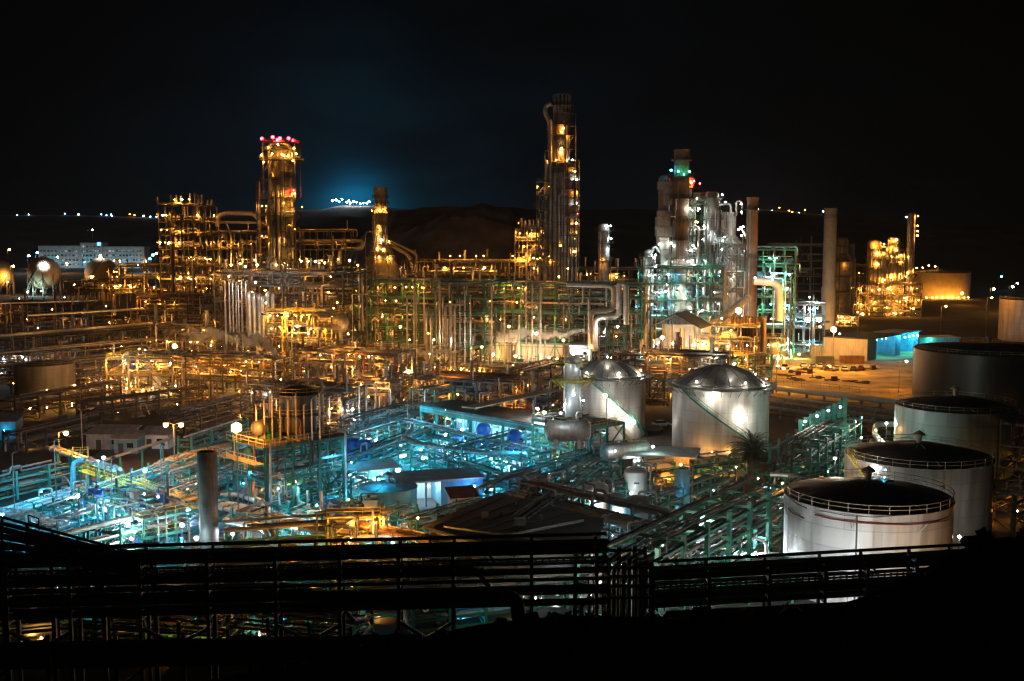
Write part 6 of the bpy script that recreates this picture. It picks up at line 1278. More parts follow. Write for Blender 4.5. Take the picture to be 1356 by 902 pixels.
v = vessel('dark upright vessel with a railed cap standing on the green legged platform', (q.x + 1.2, q.y + 3.5), 3.0, 6.6, M_DARK, 8, .6, 'vessel', 'platform_vessel', None, zD + .25, n=30, plats=(2.8, 6.2)); lamp(v, (-4.2, -3.4, 2.4), 'y', 12, .18)
T = thing('horizontal_drum', 'small pale drum end facing out left of the dark upright vessel', 'vessel', (q.x - 3.6, q.y + .3, zD + .25), 1.1); part('shell', drum_mb(1.25, 3.6, 20), M_ALU2, T, (0, 0, 1.9)); mb = MB(); mb.box(-1.1, 0, 0, .3, 1.8, .9); mb.box(1.1, 0, 0, .3, 1.8, .9); part('saddle', mb, M_CONC, T)
for i in range(9):
    x = q.x - 4.5 + i * 1.25; T = thing('riser_pipe', 'thin pipe rising beside the dark upright vessel', 'pipe', (x, q.y - 1.2, zD + .25), 0, 'pipes round the dark upright vessel'); part('pipe', MB().tube([(0, 0, 0), (0, 0, 5.5 + i % 3), (0, 1.5, 5.5 + i % 3)], .14, 7), M_ALU, T)
plamp('glaring orange globe lamp left of the green legged platform', 313, 563, q.y - 8, 'o', 560, .85)
# street lamps
for lab, px, py, yb, arms, I in (('twin armed orange street lamp standing in front of the dark yard', 232, 562, 640, 2, 360), ('single orange street lamp beside the far left pipe ends', 80, 573, 635, 1, 330)):
    p = g(px, yb); pole_lamp(lab, (p.x, p.y), Zf(py, p.y), 'o', I, .42, arms, 0, None, None, 'street_lamp', 0, 1.0)
p = g(110, 615); pole_lamp('unlit tall grey lamp post at the dark left yard' , (p.x, p.y), Zf(543, p.y), 'o', .01, .1, 1)
# dark yard sheds
def shed(label, px, py, sx, sy, h, m, rm, yaw=0, slope=.8, name='shed'):
    p = g(px, py); T = thing(name, label, 'building', (p.x, p.y, 0), yaw); x, y = sx / 2, sy / 2
    mb = MB(); mb.add([(-x, -y, 0), (x, -y, 0), (x, y, 0), (-x, y, 0), (-x, -y, h), (x, -y, h), (x, y, h + slope), (-x, y, h + slope)], [(3, 2, 1, 0), (4, 5, 6, 7), (0, 1, 5, 4), (1, 2, 6, 5), (2, 3, 7, 6), (3, 0, 4, 7)]); part('wall', mb, m, T)
    e = .5; sl = slope / sy; mb = MB(); z0, z1 = h + .05 - e * sl, h + slope + .05 + e * sl
    mb.add([(-x - e, -y - e, z0), (x + e, -y - e, z0), (x + e, y + e, z1), (-x - e, y + e, z1), (-x - e, -y - e, z0 + .18), (x + e, -y - e, z0 + .18), (x + e, y + e, z1 + .18), (-x - e, y + e, z1 + .18)], [(3, 2, 1, 0), (4, 5, 6, 7), (0, 1, 5, 4), (1, 2, 6, 5), (2, 3, 7, 6), (3, 0, 4, 7)]); part('roof', mb, rm, T)
    part('door', MB().box(-x * .4, -y - .03, 0, 1.1, .06, 2.1), M_DARK, T); part('window', MB().box(x * .4, -y - .03, 1.2, 1.4, .06, 1), M_GLASS, T); return T
shed('grey low shed in the dark yard left of the twin armed lamp', 150, 592, 9, 6, 3.2, M_GROOF, M_GROOF, -.1); shed('pale blue cabin between the grey sheds of the dark yard', 172, 598, 5, 4, 3, M_LBLUE, M_GROOF, -.1); shed('second pale cabin beside the twin armed lamp', 210, 592, 6, 4, 3, M_WHITE, M_GROOF, -.1)
sh = shed('cyan lit cabin at the far left edge', 8, 580, 6, 5, 4, M_LBLUE, M_GROOF, .1); lamp(sh, (1, -4, 2.4), 't', 16, .2); shed('cream box hut under the right end of the long braced platform', 310, 546, 5, 4, 3.6, M_CREAM, M_GROOF, -.2)
# left green posted racks
rack('pipe_rack', 'low green posted pipe rack running along the left edge', gxy(-30, 672), gxy(100, 640), [1.6, 3, 4.4], 2.5, 7.5, M_TEAL, (M_ALU, M_ALU2), 2, (.14, .26), 0, 't', 20, .2, 141, .5, False, ends=False)
rack('pipe_rack', 'green posted pipe rack behind the twin armed street lamp', gxy(246, 610), gxy(320, 583), [1.6, 3, 4.4], 3, 7.5, M_TEAL, (M_ALU, M_ALU2), 3, (.16, .28), 0, 't', 20, .2, 142, .5, False, ends=False)
def run(label, pts, r, m, n=1, gap=.8, rad=None, cat='pipes', name='pipe_run', sup=True, lampsat=(), z=None):
    """parallel ground pipes through photo points (px, py, height)"""
    P = [g(*p) for p in pts]; T = thing(name, label, cat, (0, 0, 0)); d = (P[-1] - P[0]); sd = Vector((-d.y, d.x, 0)).normalized()
    for i in range(n): part('pipe', MB().tube([p + sd * (i - (n - 1) / 2) * gap for p in P], r, 9, rad), m if not isinstance(m, tuple) else m[i % len(m)], T)
    if n > 1:
        mb = MB(); [mb.flanges([p + sd * (i - (n - 1) / 2) * gap for p in P], r, 4) for i in range(n)]; part('flange', mb, M_STEEL, T)
    if sup:
        mb = MB()
        for a, b in zip(P, P[1:]):
            L_ = (b - a).length; k = int(L_ / 6)
            if abs((b - a).z) > L_ * .5: continue
            for q_ in range(k): p = a.lerp(b, (q_ + .5) / k); mb.box(p.x, p.y, 0, .35, .35, max(.1, p.z - r - .04)); 
        if mb.f: part('support', mb, M_TEAL, T)
    for (px, py, z_, c, I) in lampsat: lamp(T, g(px, py, z_), c, I, .22)
    return T
run('row of five teal lit pipes low on the ground at the left edge', [(-30, 690, 1.2), (130, 640, 1.2)], .26, (M_ALU, M_LBLUE), 5, 1.0)
run('second row of teal lit ground pipes left of the yellow footbridge', [(40, 705, 1), (150, 655, 1)], .22, (M_ALU, M_ALU2), 5, .9)
run('orange and silver pipes bending down above the yellow footbridge', [(66, 592, 5), (108, 607, 5), (155, 622, 5), (158, 632, 2.5), (250, 668, 2.5)], .42, M_ALU, 2, 1.2)
run('thin silver pipe crossing above the dark yard cabins', [(112, 618, 4), (228, 580, 4)], .28, M_ALU, 1)
run('bundle of orange lit pipes left of the chimney top', [(207, 622, 3.6), (225, 610, 3.6), (268, 598, 3.6), (330, 585, 3.6)], .3, (M_ALU, M_CREAM), 5, .85)
run('white pipe descending left to right toward the chimney', [(78, 710, 5), (262, 660, 6.2), (264, 672, 3)], .36, M_ALU, 1, 1)
run('second white pipe below the descending pipe left of the chimney', [(100, 722, 4), (240, 686, 4)], .24, M_ALU, 2, .8)
run('blue riser pipe with a bend at the left end of the footbridge', [(97, 655, .2), (97, 612, 5.6), (112, 608, 6.)], .5, M_LBLUE, 1, 1, sup=False)
run('orange pipes turning a corner right of the chimney', [(296, 655, 4.5), (322, 655, 4.5), (352, 668, 4.5), (352, 690, 4.5)], .34, M_ALU, 2, .9)
run('long orange pipe run descending right below the green legged platform', [(290, 668, 3.8), (325, 675, 3.8), (420, 700, 3.8), (445, 706, 3.8)], .34, (M_CREAM, M_ALU), 4, .95)
run('silver pipe run with an offset bend right of the chimney', [(305, 690, 4.4), (355, 700, 4.4), (360, 716, 3.2), (400, 730, 3.2)], .4, M_ALU, 2, 1.1)
run('zigzag orange pipes crossing below the green legged platform', [(300, 690, 3), (355, 672, 3), (372, 682, 3), (400, 672, 3)], .3, M_CREAM, 3, .9)
run('fat orange pipes running down to the right of the yellow lit skid', [(485, 697, 3.4), (560, 712, 3.4), (572, 728, 3.4), (576, 745, 1)], .55, M_CREAM, 2, 1.4)
run('dark pipes above the fat orange pipes', [(450, 690, 4.4), (575, 715, 4.4)], .3, M_RUST, 3, .9)
run('silver pipe arch in the middle of the teal lit area', [(425, 645, 4), (470, 630, 4), (500, 640, 4)], .24, M_ALU, 2, .8)
run('row of thin pipes crossing before the teal pump shelter', [(450, 600, 4), (560, 575, 4), (700, 610, 4)], .22, (M_ALU, M_ALU2), 4, .8, lampsat=((560, 590, 3, 't', 60),))
run('looping dark pipes in front of the teal pump shelter', [(545, 570, 6), (535, 580, 6), (555, 588, 6), (640, 600, 6), (690, 600, 6)], .34, M_ALU2, 2, 1)
run('grey pipe bundle bending left of the dark platform', [(640, 645, 5), (668, 632, 5), (700, 626, 5), (716, 640, 5), (700, 655, 5)], .3, M_STEEL, 5, .8)
run('fat dark pipe laid along the long roof right of the fat orange pipes', [(580, 690, 2.5), (690, 650, 2.5), (790, 600, 4)], .5, M_STEEL, 2, 1.4)
run('long dark pipes descending to the foreground rack joint', [(690, 655, 5), (760, 672, 5), (860, 700, 5), (905, 720, 5)], .5, M_STEEL, 3, 1.2)
run('upright silver pipe bend beside the dark vertical gap', [(726, 636, 6), (728, 628, 6), (745, 626, 6), (745, 634, 6)], .28, M_ALU, 1, 1, sup=False)
# teal racks
rack('pipe_rack', 'teal lit pipe rack behind the small teal tank', gxy(405, 665), gxy(560, 600), [2.6, 4.6], 6, 6, M_TEAL, (M_ALU, M_ALU2), 6, (.1, .24), 14, 'tttc', 80, .22, 151)
rack('pipe_rack', 'teal lit pipe rack along the front of the pump shelter', gxy(540, 588), gxy(715, 635), [3, 5], 5, 6, M_TEAL, (M_ALU, M_LBLUE, M_ALU2), 6, (.1, .24), 14, 'tttc', 84, .22, 152)
rack('pipe_rack', 'teal lit low rack between the blue vessels and the blue building', gxy(560, 625), gxy(690, 668), [2.2, 4], 5, 6, M_TEAL, (M_ALU, M_ALU2), 6, (.1, .22), 12, 'ttcm', 60, .2, 153)
rack('pipe_rack', 'green pipe rack left of the small teal tank', gxy(330, 720), gxy(470, 660), [2.5, 4.6], 6, 6, M_TEAL, (M_ALU, M_ALU2, M_CREAM), 7, (.1, .26), 10, 'ctyt', 50, .22, 154)
rack('pipe_rack', 'teal lit pipe rack between the chimney and the footbridge', gxy(140, 742), gxy(285, 690), [2.2, 4.4], 6, 6, M_TEAL, (M_ALU, M_ALU2, M_LBLUE), 6, (.1, .26), 10, 'tttb', 26, .22, 155)
rack('pipe_rack', 'low teal lit rack behind the chimney', gxy(200, 695), gxy(330, 645), [2, 4], 6, 6, M_TEAL, (M_ALU, M_ALU2), 6, (.1, .24), 9, 'tcot', 24, .22, 156)
rack('pipe_rack', 'pipe rack with orange lamps right of the chimney base', gxy(300, 745), gxy(430, 735), [2.6, 4.6], 6, 6, M_TEAL, (M_ALU, M_CREAM), 6, (.12, .3), 7, 'oyt', 28, .22, 157)
rack('pipe_rack', 'dark teal pipe rack running below the vessels at centre right', gxy(690, 735), gxy(800, 650), [3, 5.5], 6, 6, M_GREEN, (M_ALU2, M_STEEL), 6, (.12, .3), 8, 'ctt', 34, .2, 158)
frame_unit('process_structure', 'small green framed unit lit teal left of the chimney', 'process unit', gxy(190, 712), 4, 2, [3, 5.6], 5, 5, E1, M_TEAL, (M_ALU, M_BLUE, M_LBLUE, M_ALU2), 12, 22, 14, 'tttcb', 22, .2, .3, 5, 3, 161, .3, True, None, (.08, .22), M_BLUE, 0, M_YEL, .05, fill=10)
frame_unit('process_structure', 'low green pump unit lit teal below the green legged platform', 'process unit', gxy(440, 705), 4, 2, [3.2], 5, 5, E1, M_TEAL, (M_ALU, M_CREAM, M_ALU2), 10, 22, 14, 'tctm', 36, .2, .25, 4, 3, 162, .3, True, None, (.08, .24), M_ALU, 0, M_YEL, .05, fill=12)
rn = random.Random(55)
for i, (a, b, lv, w_, n_, lab, lc_) in enumerate((((60, 700), (175, 660), [1.6, 3.2], 4, 7, 'fine pipe rack in front of the ground pipes at left', 'tc'), ((120, 690), (250, 640), [2, 3.6, 5], 4, 6, 'narrow three tier pipe rack left of the chimney', 'tcb'), ((215, 660), (330, 620), [2, 4], 5, 6, 'pipe rack between the orange bundle and the chimney', 'ot'), ((330, 660), (440, 625), [2, 4, 6], 4, 6, 'three tier pipe rack behind the green legged platform', 'ct'), ((400, 630), (520, 590), [2.4, 4.6], 4, 6, 'rack left of the blue tanks lit cyan', 't'), ((430, 735), (540, 700), [2, 3.6], 4, 6, 'low rack beside the yellow lit skid', 'yt'), ((540, 720), (640, 690), [2, 3.6], 4, 6, 'low rack right of the fat orange pipes', 'yc'), ((600, 640), (730, 600), [2.4, 4.4, 6.4], 4, 7, 'three tier rack left of the dark platform', 'tc'), ((680, 660), (790, 625), [2.4, 4.4], 5, 7, 'rack under the dark green platform', 'ct'), ((740, 700), (850, 660), [2.2, 4], 4, 7, 'rack among the lit white vessels', 'ct'), ((850, 700), (960, 655), [2.2, 4.2], 4, 7, 'rack right of the lit white vessels', 'ot'), ((860, 640), (980, 625), [2, 3.6], 4, 6, 'rack before the control hut', 'oy'), ((900, 735), (1010, 690), [2.4, 4.4], 4, 7, 'rack below the elbow pipes', 'mc'), ((30, 740), (140, 700), [2, 4], 5, 7, 'rack behind the black sloping bridge', 'tb'))):
    rack('pipe_rack', lab, gxy(*a), gxy(*b), lv, w_, 4.5, M_TEAL if i % 3 else M_GREEN, (M_ALU, M_ALU2, M_LBLUE, M_CREAM), n_, (.07, .17), 9, lc_, 36, .2, 400 + i, .26)
# footbridge
a, b = g(108, 622, 5), g(262, 672, 5); d = b - a; T = thing('footbridge', 'yellow railed footbridge crossing the teal lit pipes', 'bridge', tuple(a), math.atan2(d.y, d.x)); Lb = d.length
part('deck', MB().box(Lb / 2, 0, -.15, Lb, 1.3, .15), M_YEL, T); mb = MB(); mb.rail([(0, -.65, 0), (Lb, -.65, 0)], 1.1, 1.8, .06); mb.rail([(0, .65, 0), (Lb, .65, 0)], 1.1, 1.8, .06); part('handrail', mb, M_YEL, T); mb = MB()
for i in range(6): mb.box((i + .5) / 6 * Lb, 0, -5, .3, .3, 4.8)
part('post', mb, M_TEAL, T); part('stair', MB().stair((Lb * .42, -.7, 0), (Lb * .3, -5, -4.8), 1.), M_YEL, T)
[hlamp(T, (Lb * f, -1.2, 2.4), 'y', 46, .24, math.atan2(d.y, d.x), .5) for f in (.1, .35, .6, .85)]  # hooded lamps added to make the yellow walkway show up
T = thing('ladder_cage', 'yellow green landing frame at the left end of the footbridge', 'platform', tuple(g(108, 640)), .3); mb = MB(); [mb.box(x, y, 0, .14, .14, 6.6) for x in (-1.3, 1.3) for y in (-1.1, 1.1)]; [mb.rail([(-1.3, -1.1, z), (1.3, -1.1, z), (1.3, 1.1, z), (-1.3, 1.1, z)], 1.1, 1.2, .06, True) for z in (3.4, 5.4)]; mb.box(0, 0, 3.3, 2.6, 2.2, .08); part('frame', mb, M_YEL, T)
# teal tank, blue building, sheds
q = g(514, 680); TT = tank('small open looking teal tank with pipes over its roof', (q.x, q.y), 4.75, 4.4, shell_mat('shell_teal', (.2, .46, .42), 4.75, 2.2), 'cone', M_LBLUE, False, None, 0, 48, None, .06, .6, M_STEEL, 0, 'teal_tank', 6)
lamp(TT, (-1.2, -2.4, 6.2), 't', 34, .26); lamp(TT, (-6, -3, 3), 't', 46, .22); part('nozzle', MB().tube([(-2, 1, 4.4), (-2, 1, 6), (1.2, 0, 6), (1.2, 0, 4.7)], .2, 8), M_STEEL, TT)
q = g(578, 664); T = thing('blue_building', 'bright blue box building with a flat grey roof and lit opening', 'building', (q.x, q.y, 0), .32); part('wall', MB().box(3.6, 0, 0, 7.4, 7, 4.4), M_LBLUE, T); part('back_wall', MB().box(-3.4, 3, 0, 6.4, .4, 4.4), M_WHITE, T); part('post', MB().box(-6.2, -3, 0, .3, .3, 4.4).box(-2.6, -3, 0, .3, .3, 4.4), M_LBLUE, T); part('roof', MB().box(0, 0, 4.4, 15.2, 8.6, .3), M_GROOF, T); lamp(T, (-1.6, -1, 3), 'c', 50, .22); lamp(T, (-4.6, 0, 3), 't', 60, .22); lamp(T, (5, -6, 3.6), 'b', 60, .2); part('door', MB().box(6, -3.53, 0, 1, .06, 2), M_BLUE, T)
q = g(478, 652); T = thing('open_shed', 'low open shed with a sloping grey roof above the teal tank', 'building', (q.x, q.y, 0), .32); part('roof', MB().bar((-6.5, 0, 4.2), (6.5, 0, 4.9), 8, .2), M_GROOF, T); part('post', MB().box(-6, -3.6, 0, .25, .25, 4.1).box(0, -3.6, 0, .25, .25, 4.4).box(6, -3.6, 0, .25, .25, 4.7).box(-6, 3.6, 0, .25, .25, 4.1).box(6, 3.6, 0, .25, .25, 4.7), M_LBLUE, T); part('rear_wall', MB().box(0, 3.7, 0, 12, .2, 3.8), M_WHITE, T); lamp(T, (-2, 0, 3.2), 't', 60, .2); lamp(T, (3.5, -1, 3.4), 't', 60, .2); lamp(T, (0, -5, 2.6), 'c', 40, .2)
plamp('large cyan lamp on a pole above the sloping grey roof', 527, 621, 196, 't', 420, .42); plamp('cyan lamp on a pole left of the large cyan lamp', 497, 634, 190, 'c', 170, .34)
# pump shelter
a, b = W(557, 546, 246), W(738, 579, 217); d = b - a; T = thing('pump_shelter', 'long teal fronted pump shelter lit brilliant cyan from within', 'building', (a.x, a.y, 0), math.atan2(d.y, d.x)); Ls = Vector((d.x, d.y)).length; zs = 7.2
part('fascia', MB().box(Ls / 2, -.1, zs - .6, Ls, .3, 1.3), M_TEAL, T); part('roof', MB().box(Ls / 2, 5.4, zs + .72, Ls, 10.6, .2), M_DARK, T); cm_ = post_mesh(.4, zs - .62, M_TEAL)
for i in range(9):
    for y in (0, 10): link('column', cm_, T, (i / 8 * Ls, y + .2, 0))
mb = MB()
for i in range(9): mb.box(i / 8 * Ls, 5.2, zs - .5, .3, 9.4, .4)
part('roof_beam', mb, M_TEAL, T); part('rear_wall', MB().box(Ls / 2, 10.6, 0, Ls, .2, zs - .2), M_WHITE, T); rn = random.Random(9)
for i in range(7):
    x = (i + .5) / 7 * Ls; part('pump', MB().box(x, 3, .3, 2.6, 1.2, 1.3).tube([(x - .6, 3, 1.6), (x - .6, 3, 3.4), (x + 1.4, 3, 3.4), (x + 1.4, 5, 3.4)], .22, 7), (M_ALU, M_BLUE, M_STEEL)[i % 3], T); part('pipe', MB().tube([(x - 1.5, 6, .4), (x - 1.5, 6, 4.4 + i % 2), (x + 2.2, 6, 4.4 + i % 2), (x + 2.2, 9, 4.4)], .2, 7), M_ALU, T)
for i in range(9): lamp(T, (rn.uniform(i, i + 1) / 9 * Ls, rn.uniform(4, 9), rn.uniform(4.5, 5.6)), 't', 110, .28); 
for i in range(5): lamp(T, (rn.uniform(i, i + 1) / 5 * Ls, -2.5, 2.6), 'tc'[i % 2], 46, .2)
part('cladding_stripe', MB().box(Ls / 2, -.29, zs + .2, Ls * .98, .06, .2), M_LBLUE, T)
for lab, px, py, Y in (('dark blue round vessel left of its twin on the pump shelter front', 641, 588, 228), ('second dark blue round vessel on the pump shelter front', 682, 594, 221)):
    p = W(px, py, Y); T = thing('blue_vessel', lab, 'vessel', (p.x, Y - 2.6, 0)); h = 4.4; z0 = 3.2; part('shell', MB().lathe([(1.5, z0), (1.5, z0 + h * .75), (1.2, z0 + h * .92), (.6, z0 + h), (.02, z0 + h)], 24), M_BLUE, T); part('stand', MB().box(0, 0, 0, 2.2, 2.2, z0), M_STEEL, T); part('band', MB().lathe([(1.53, z0 + 2), (1.56, z0 + 2.1), (1.53, z0 + 2.2)], 24), M_DARK, T); lamp(T, (-.3, -2.6, z0 + .6), 'b', 26, .16)
for lab, px, py in (('left one of two dark blue tanks above the grey shed roof', 468, 622), ('right one of two dark blue tanks above the grey shed roof', 483, 624)):
    vv = vessel(lab, gxy(px, py), 1.45, 5.2, M_BLUE, 4, .6, 'vessel', 'blue_tank'); lamp(vv, (0, -2.6, 2), 'b', 22, .16)
for i, (px, py, Y, c, I) in enumerate(((465, 581, 232, 't', 130), (497, 582, 228, 'c', 150), (455, 600, 222, 't', 150), (530, 580, 232, 'c', 120), (590, 575, 236, 'c', 130), (612, 568, 240, 'c', 110), (470, 556, 250, 'c', 80), (467, 541, 255, 'c', 110), (421, 640, 200, 't', 70), (650, 607, 214, 't', 110), (560, 606, 214, 't', 110), (610, 610, 208, 't', 90), (700, 610, 208, 't', 70))):
    q = W(px, py, Y); pole_lamp('small cyan lamp on a post among the teal lit pipes', (q.x, Y), max(2, q.z), c, I, .26, 0, 0, None, 'cyan post lamps among the teal lit pipes', 'post_lamp')
# named lamps left
for lab, px, py, Y, c, I, r in ((l_, x_, y_, Y_, c_, I_ * .62, r_ * .8) for l_, x_, y_, Y_, c_, I_, r_ in (('round cyan lamp above the left half of the footbridge', 137, 605, 186, 't', 260, .36), ('small blue lamp just left of the round cyan lamp', 130, 610, 187, 'b', 40, .22), ('round cyan lamp above the middle of the footbridge', 192, 622, 178, 't', 240, .36), ('cyan lamp among the ground pipes left of the footbridge stair', 103, 656, 178, 'c', 260, .3), ('white cyan lamp at the foot of the yellow footbridge stair', 138, 671, 168, 'c', 200, .34), ('glaring cyan lamp at the left edge by the steam', 1, 680, 163, 't', 300, .5), ('deep blue lamp left of the chimney', 249, 675, 168, 'b', 220, .34), ('white tube lamp behind the white descending pipe', 195, 660, 172, 'c', 200, .28), ('cyan lamp below the white descending pipe', 169, 692, 158, 'c', 170, .32), ('white cyan lamp high on the left of the chimney', 241, 694, 158, 'c', 110, .36), ('white cyan lamp at the lower left of the chimney', 260, 711, 153, 'c', 60, .42), ('green white lamp near the small green unit', 178, 703, 155, 'm', 120, .26), ('lower green white lamp near the small green unit', 174, 713, 152, 'm', 140, .28), ('cyan lamp on a thin pole left of the chimney base', 241, 718, 152, 't', 90, .24), ('white lamp right of the chimney below the pipes', 308, 706, 157, 'c', 170, .3), ('white lamp above the silver pipes right of the chimney', 386, 696, 160, 'w', 190, .34), ('small orange lamp left of the white pipe lamp', 373, 695, 161, 'o', 30, .18), ('small white lamp right of the yellow lit skid', 520, 718, 154, 'c', 80, .24))):
    plamp(lab, px, py, Y, c, I, r)
# yellow lit skid
q = g(470, 738); T = frame_unit('process_skid', 'yellow lit pump skid with risers in front of the teal tank', 'process unit', (q.x, q.y), 2, 1, [3.2, 6.6], 3.6, 3.6, .1, M_YEL, (M_CREAM, M_ALU), 10, 12, 5, 'oy', 30, .18, .4, 2, 2, 171, .22, True, None, (.1, .28), M_CREAM, 0, M_YEL, .06, fill=4)
for lab, px, py, Y, I, r in (('bright orange lamp inside the yellow lit skid', 462, 713, 149, 260, .36), ('lower orange lamp at the right foot of the yellow lit skid', 488, 722, 148, 170, .32)): plamp(lab, px, py, Y, 'y', I, r)
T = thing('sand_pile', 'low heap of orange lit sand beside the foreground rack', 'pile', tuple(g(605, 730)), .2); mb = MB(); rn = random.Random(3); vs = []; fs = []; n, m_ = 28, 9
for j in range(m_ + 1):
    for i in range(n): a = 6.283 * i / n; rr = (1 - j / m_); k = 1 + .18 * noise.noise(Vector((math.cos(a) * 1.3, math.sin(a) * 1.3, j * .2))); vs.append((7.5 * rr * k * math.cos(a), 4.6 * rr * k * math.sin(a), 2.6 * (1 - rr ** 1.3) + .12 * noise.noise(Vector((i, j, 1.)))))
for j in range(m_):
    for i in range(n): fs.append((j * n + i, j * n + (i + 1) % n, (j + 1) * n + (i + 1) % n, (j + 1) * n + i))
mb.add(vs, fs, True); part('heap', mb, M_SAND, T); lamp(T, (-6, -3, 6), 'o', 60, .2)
# dark roofs
T = thing('long_roof_building', 'wide dark flat roof building behind the foreground rack', 'building', (0, 0, 0)); zr = 5.2
c4 = [g(640, 722, zr), g(560, 700, zr), g(660, 655, zr), g(800, 690, zr), g(790, 735, zr)]; mb = MB(); n = len(c4); mb.add([(p.x, p.y, zr) for p in c4] + [(p.x, p.y, zr + .35) for p in c4], [tuple(range(n)), tuple(range(2 * n - 1, n - 1, -1))] + [(i, i + n, (i + 1) % n + n, (i + 1) % n) for i in range(n)]); part('roof', mb, M_ROOF, T)
ce = sum(c4, Vector()) / n; mb = MB(); cc = [ce + (p - ce) * .94 for p in c4]; mb.add([(p.x, p.y, 0) for p in cc] + [(p.x, p.y, zr - .01) for p in cc], [(i, (i + 1) % n, (i + 1) % n + n, i + n) for i in range(n)]); part('wall', mb, M_CONC, T); mb = MB()
for a, b in ((0, 3), (1, 4)): mb.bar(cc[a].lerp(cc[b], .1) + Vector((0, 0, .6)), cc[a].lerp(cc[b], .85) + Vector((0, 0, .6)), .3)
part('roof_pipe', mb, M_STEEL, T); part('roof_vent', MB().box(ce.x, ce.y, zr + .3, 1.6, 1.2, 1).box(ce.x - 5, ce.y + 4, zr + .3, 1, 1, .8), M_STEEL, T)
shed('small tan roofed hut left of the wide dark roof', 612, 680, 4, 3, 3, M_RUST, M_RUST, .3)
mb = MB()
for k in range(6):
    t = (k + .5) / 6; mb.bar(cc[0].lerp(cc[3], t) * .0 + cc[1].lerp(cc[0], t) + Vector((0, 0, zr * 0 + .41)), cc[2].lerp(cc[3], t) + Vector((0, 0, .41)), .12, .1)
part('roof_rib', mb, M_ROOF, T)
for i, (px, py, h, I) in enumerate(((20, 690, 11, 420), (75, 668, 11, 420), (150, 690, 10, 380), (215, 668, 10, 320), (330, 700, 9, 260), (440, 655, 10, 320), (600, 625, 10, 420), (690, 650, 9, 300), (540, 590, 11, 420))):
    q = g(px, py); T = thing('added_light_mast', 'added thin mast with a hooded cyan lamp washing the teal lit pipes', 'lamp', (q.x, q.y, 0), 0, 'added masts with hooded lamps over the teal lit pipes'); part('pole', MB().tube([(0, 0, 0), (0, 0, h)], .09, 7), M_STEEL, T); part('arm', MB().tube([(0, 0, h - .1), (0, 1.2, h + .1)], .06, 6), M_STEEL, T); hlamp(T, (0, 1.3, h), 't', I, .34, 0, .25)  # masts added to spread a cyan wash over this area
# steam plumes: local x runs along the plume, density falls off from its axis
def steam(label, p0, p1, r0, r1, dens, seed, bend=1.):
    a, b = W(*p0), W(*p1); d = b - a; L_ = d.length; mb = MB(); k = 12; n = 8
    mb.tube([(0, 0, 0), (L_, 0, 0)], 1, k, 0); V_, F_ = [], []
    for i in range(n + 1):
        r = (r0 + (r1 - r0) * i / n) * 1.7 + bend
        for j in range(k): V_.append((L_ * i / n, r * math.cos(j / k * 6.283), r * math.sin(j / k * 6.283)))
    for i in range(n):
        for j in range(k): F_.append((i * k + j, i * k + (j + 1) % k, (i + 1) * k + (j + 1) % k, (i + 1) * k + j))
    F_ += [tuple(range(k))[::-1], tuple(range(n * k, n * k + k))]; mb = MB(); mb.add(V_, F_, True)
    m = bpy.data.materials.new('steam'); nt, N, L = nodes_of(m); o = N.new('ShaderNodeOutputMaterial'); v = N.new('ShaderNodeVolumePrincipled'); L.new(v.outputs[0], o.inputs['Volume']); v.inputs['Color'].default_value = (.95, .96, .97, 1)
    def mth(op, x, y=None, clamp=False):
        q = N.new('ShaderNodeMath'); q.operation = op; q.use_clamp = clamp
        for i, z in enumerate((x, y)):
            if z is None: continue
            if isinstance(z, (int, float)): q.inputs[i].default_value = z
            else: L.new(z, q.inputs[i])
        return q.outputs[0]
    tc = N.new('ShaderNodeTexCoord'); mp = N.new('ShaderNodeMapping'); L.new(tc.outputs['Object'], mp.inputs[0]); mp.inputs['Location'].default_value = (seed * 9.7, 0, 0)
    sx = N.new('ShaderNodeSeparateXYZ'); L.new(tc.outputs['Object'], sx.inputs[0]); t = mth('DIVIDE', sx.outputs[0], L_)
    wn = N.new('ShaderNodeTexNoise'); wn.inputs['Scale'].default_value = .16; wn.inputs['Detail'].default_value = 2; L.new(mp.outputs[0], wn.inputs[0]); ws = N.new('ShaderNodeSeparateColor'); L.new(wn.outputs['Color'], ws.inputs[0])
    dy = mth('ADD', sx.outputs[1], mth('MULTIPLY', mth('SUBTRACT', ws.outputs[0], .5), 4.5 * bend)); dz = mth('ADD', sx.outputs[2], mth('MULTIPLY', mth('SUBTRACT', ws.outputs[1], .5), 4.5 * bend))
    rr = mth('SQRT', mth('ADD', mth('MULTIPLY', dy, dy), mth('MULTIPLY', dz, dz))); Rt = mth('ADD', mth('MULTIPLY', t, r1 - r0), r0); rad = mth('DIVIDE', rr, Rt)
    nz = N.new('ShaderNodeTexNoise'); nz.inputs['Scale'].default_value = 1.5 / r1 ** .6; nz.inputs['Detail'].default_value = 5; nz.inputs['Roughness'].default_value = .62; L.new(mp.outputs[0], nz.inputs[0])
    f = mth('SUBTRACT', mth('SUBTRACT', 1.5, rad), mth('MULTIPLY', nz.outputs[0], 1.9)); f = mth('MULTIPLY', f, 1.2, True); f = mth('MULTIPLY', f, mth('SUBTRACT', 1.08, t, True)); L.new(mth('MULTIPLY', f, dens * 2.5), v.inputs['Density'])
    o_ = link('steam_plume', mb.mesh('steam_plume', m), None, a); o_.rotation_euler = d.to_track_quat('X', 'Z').to_euler(); o_['kind'] = 'stuff'; o_['label'] = label; return o_
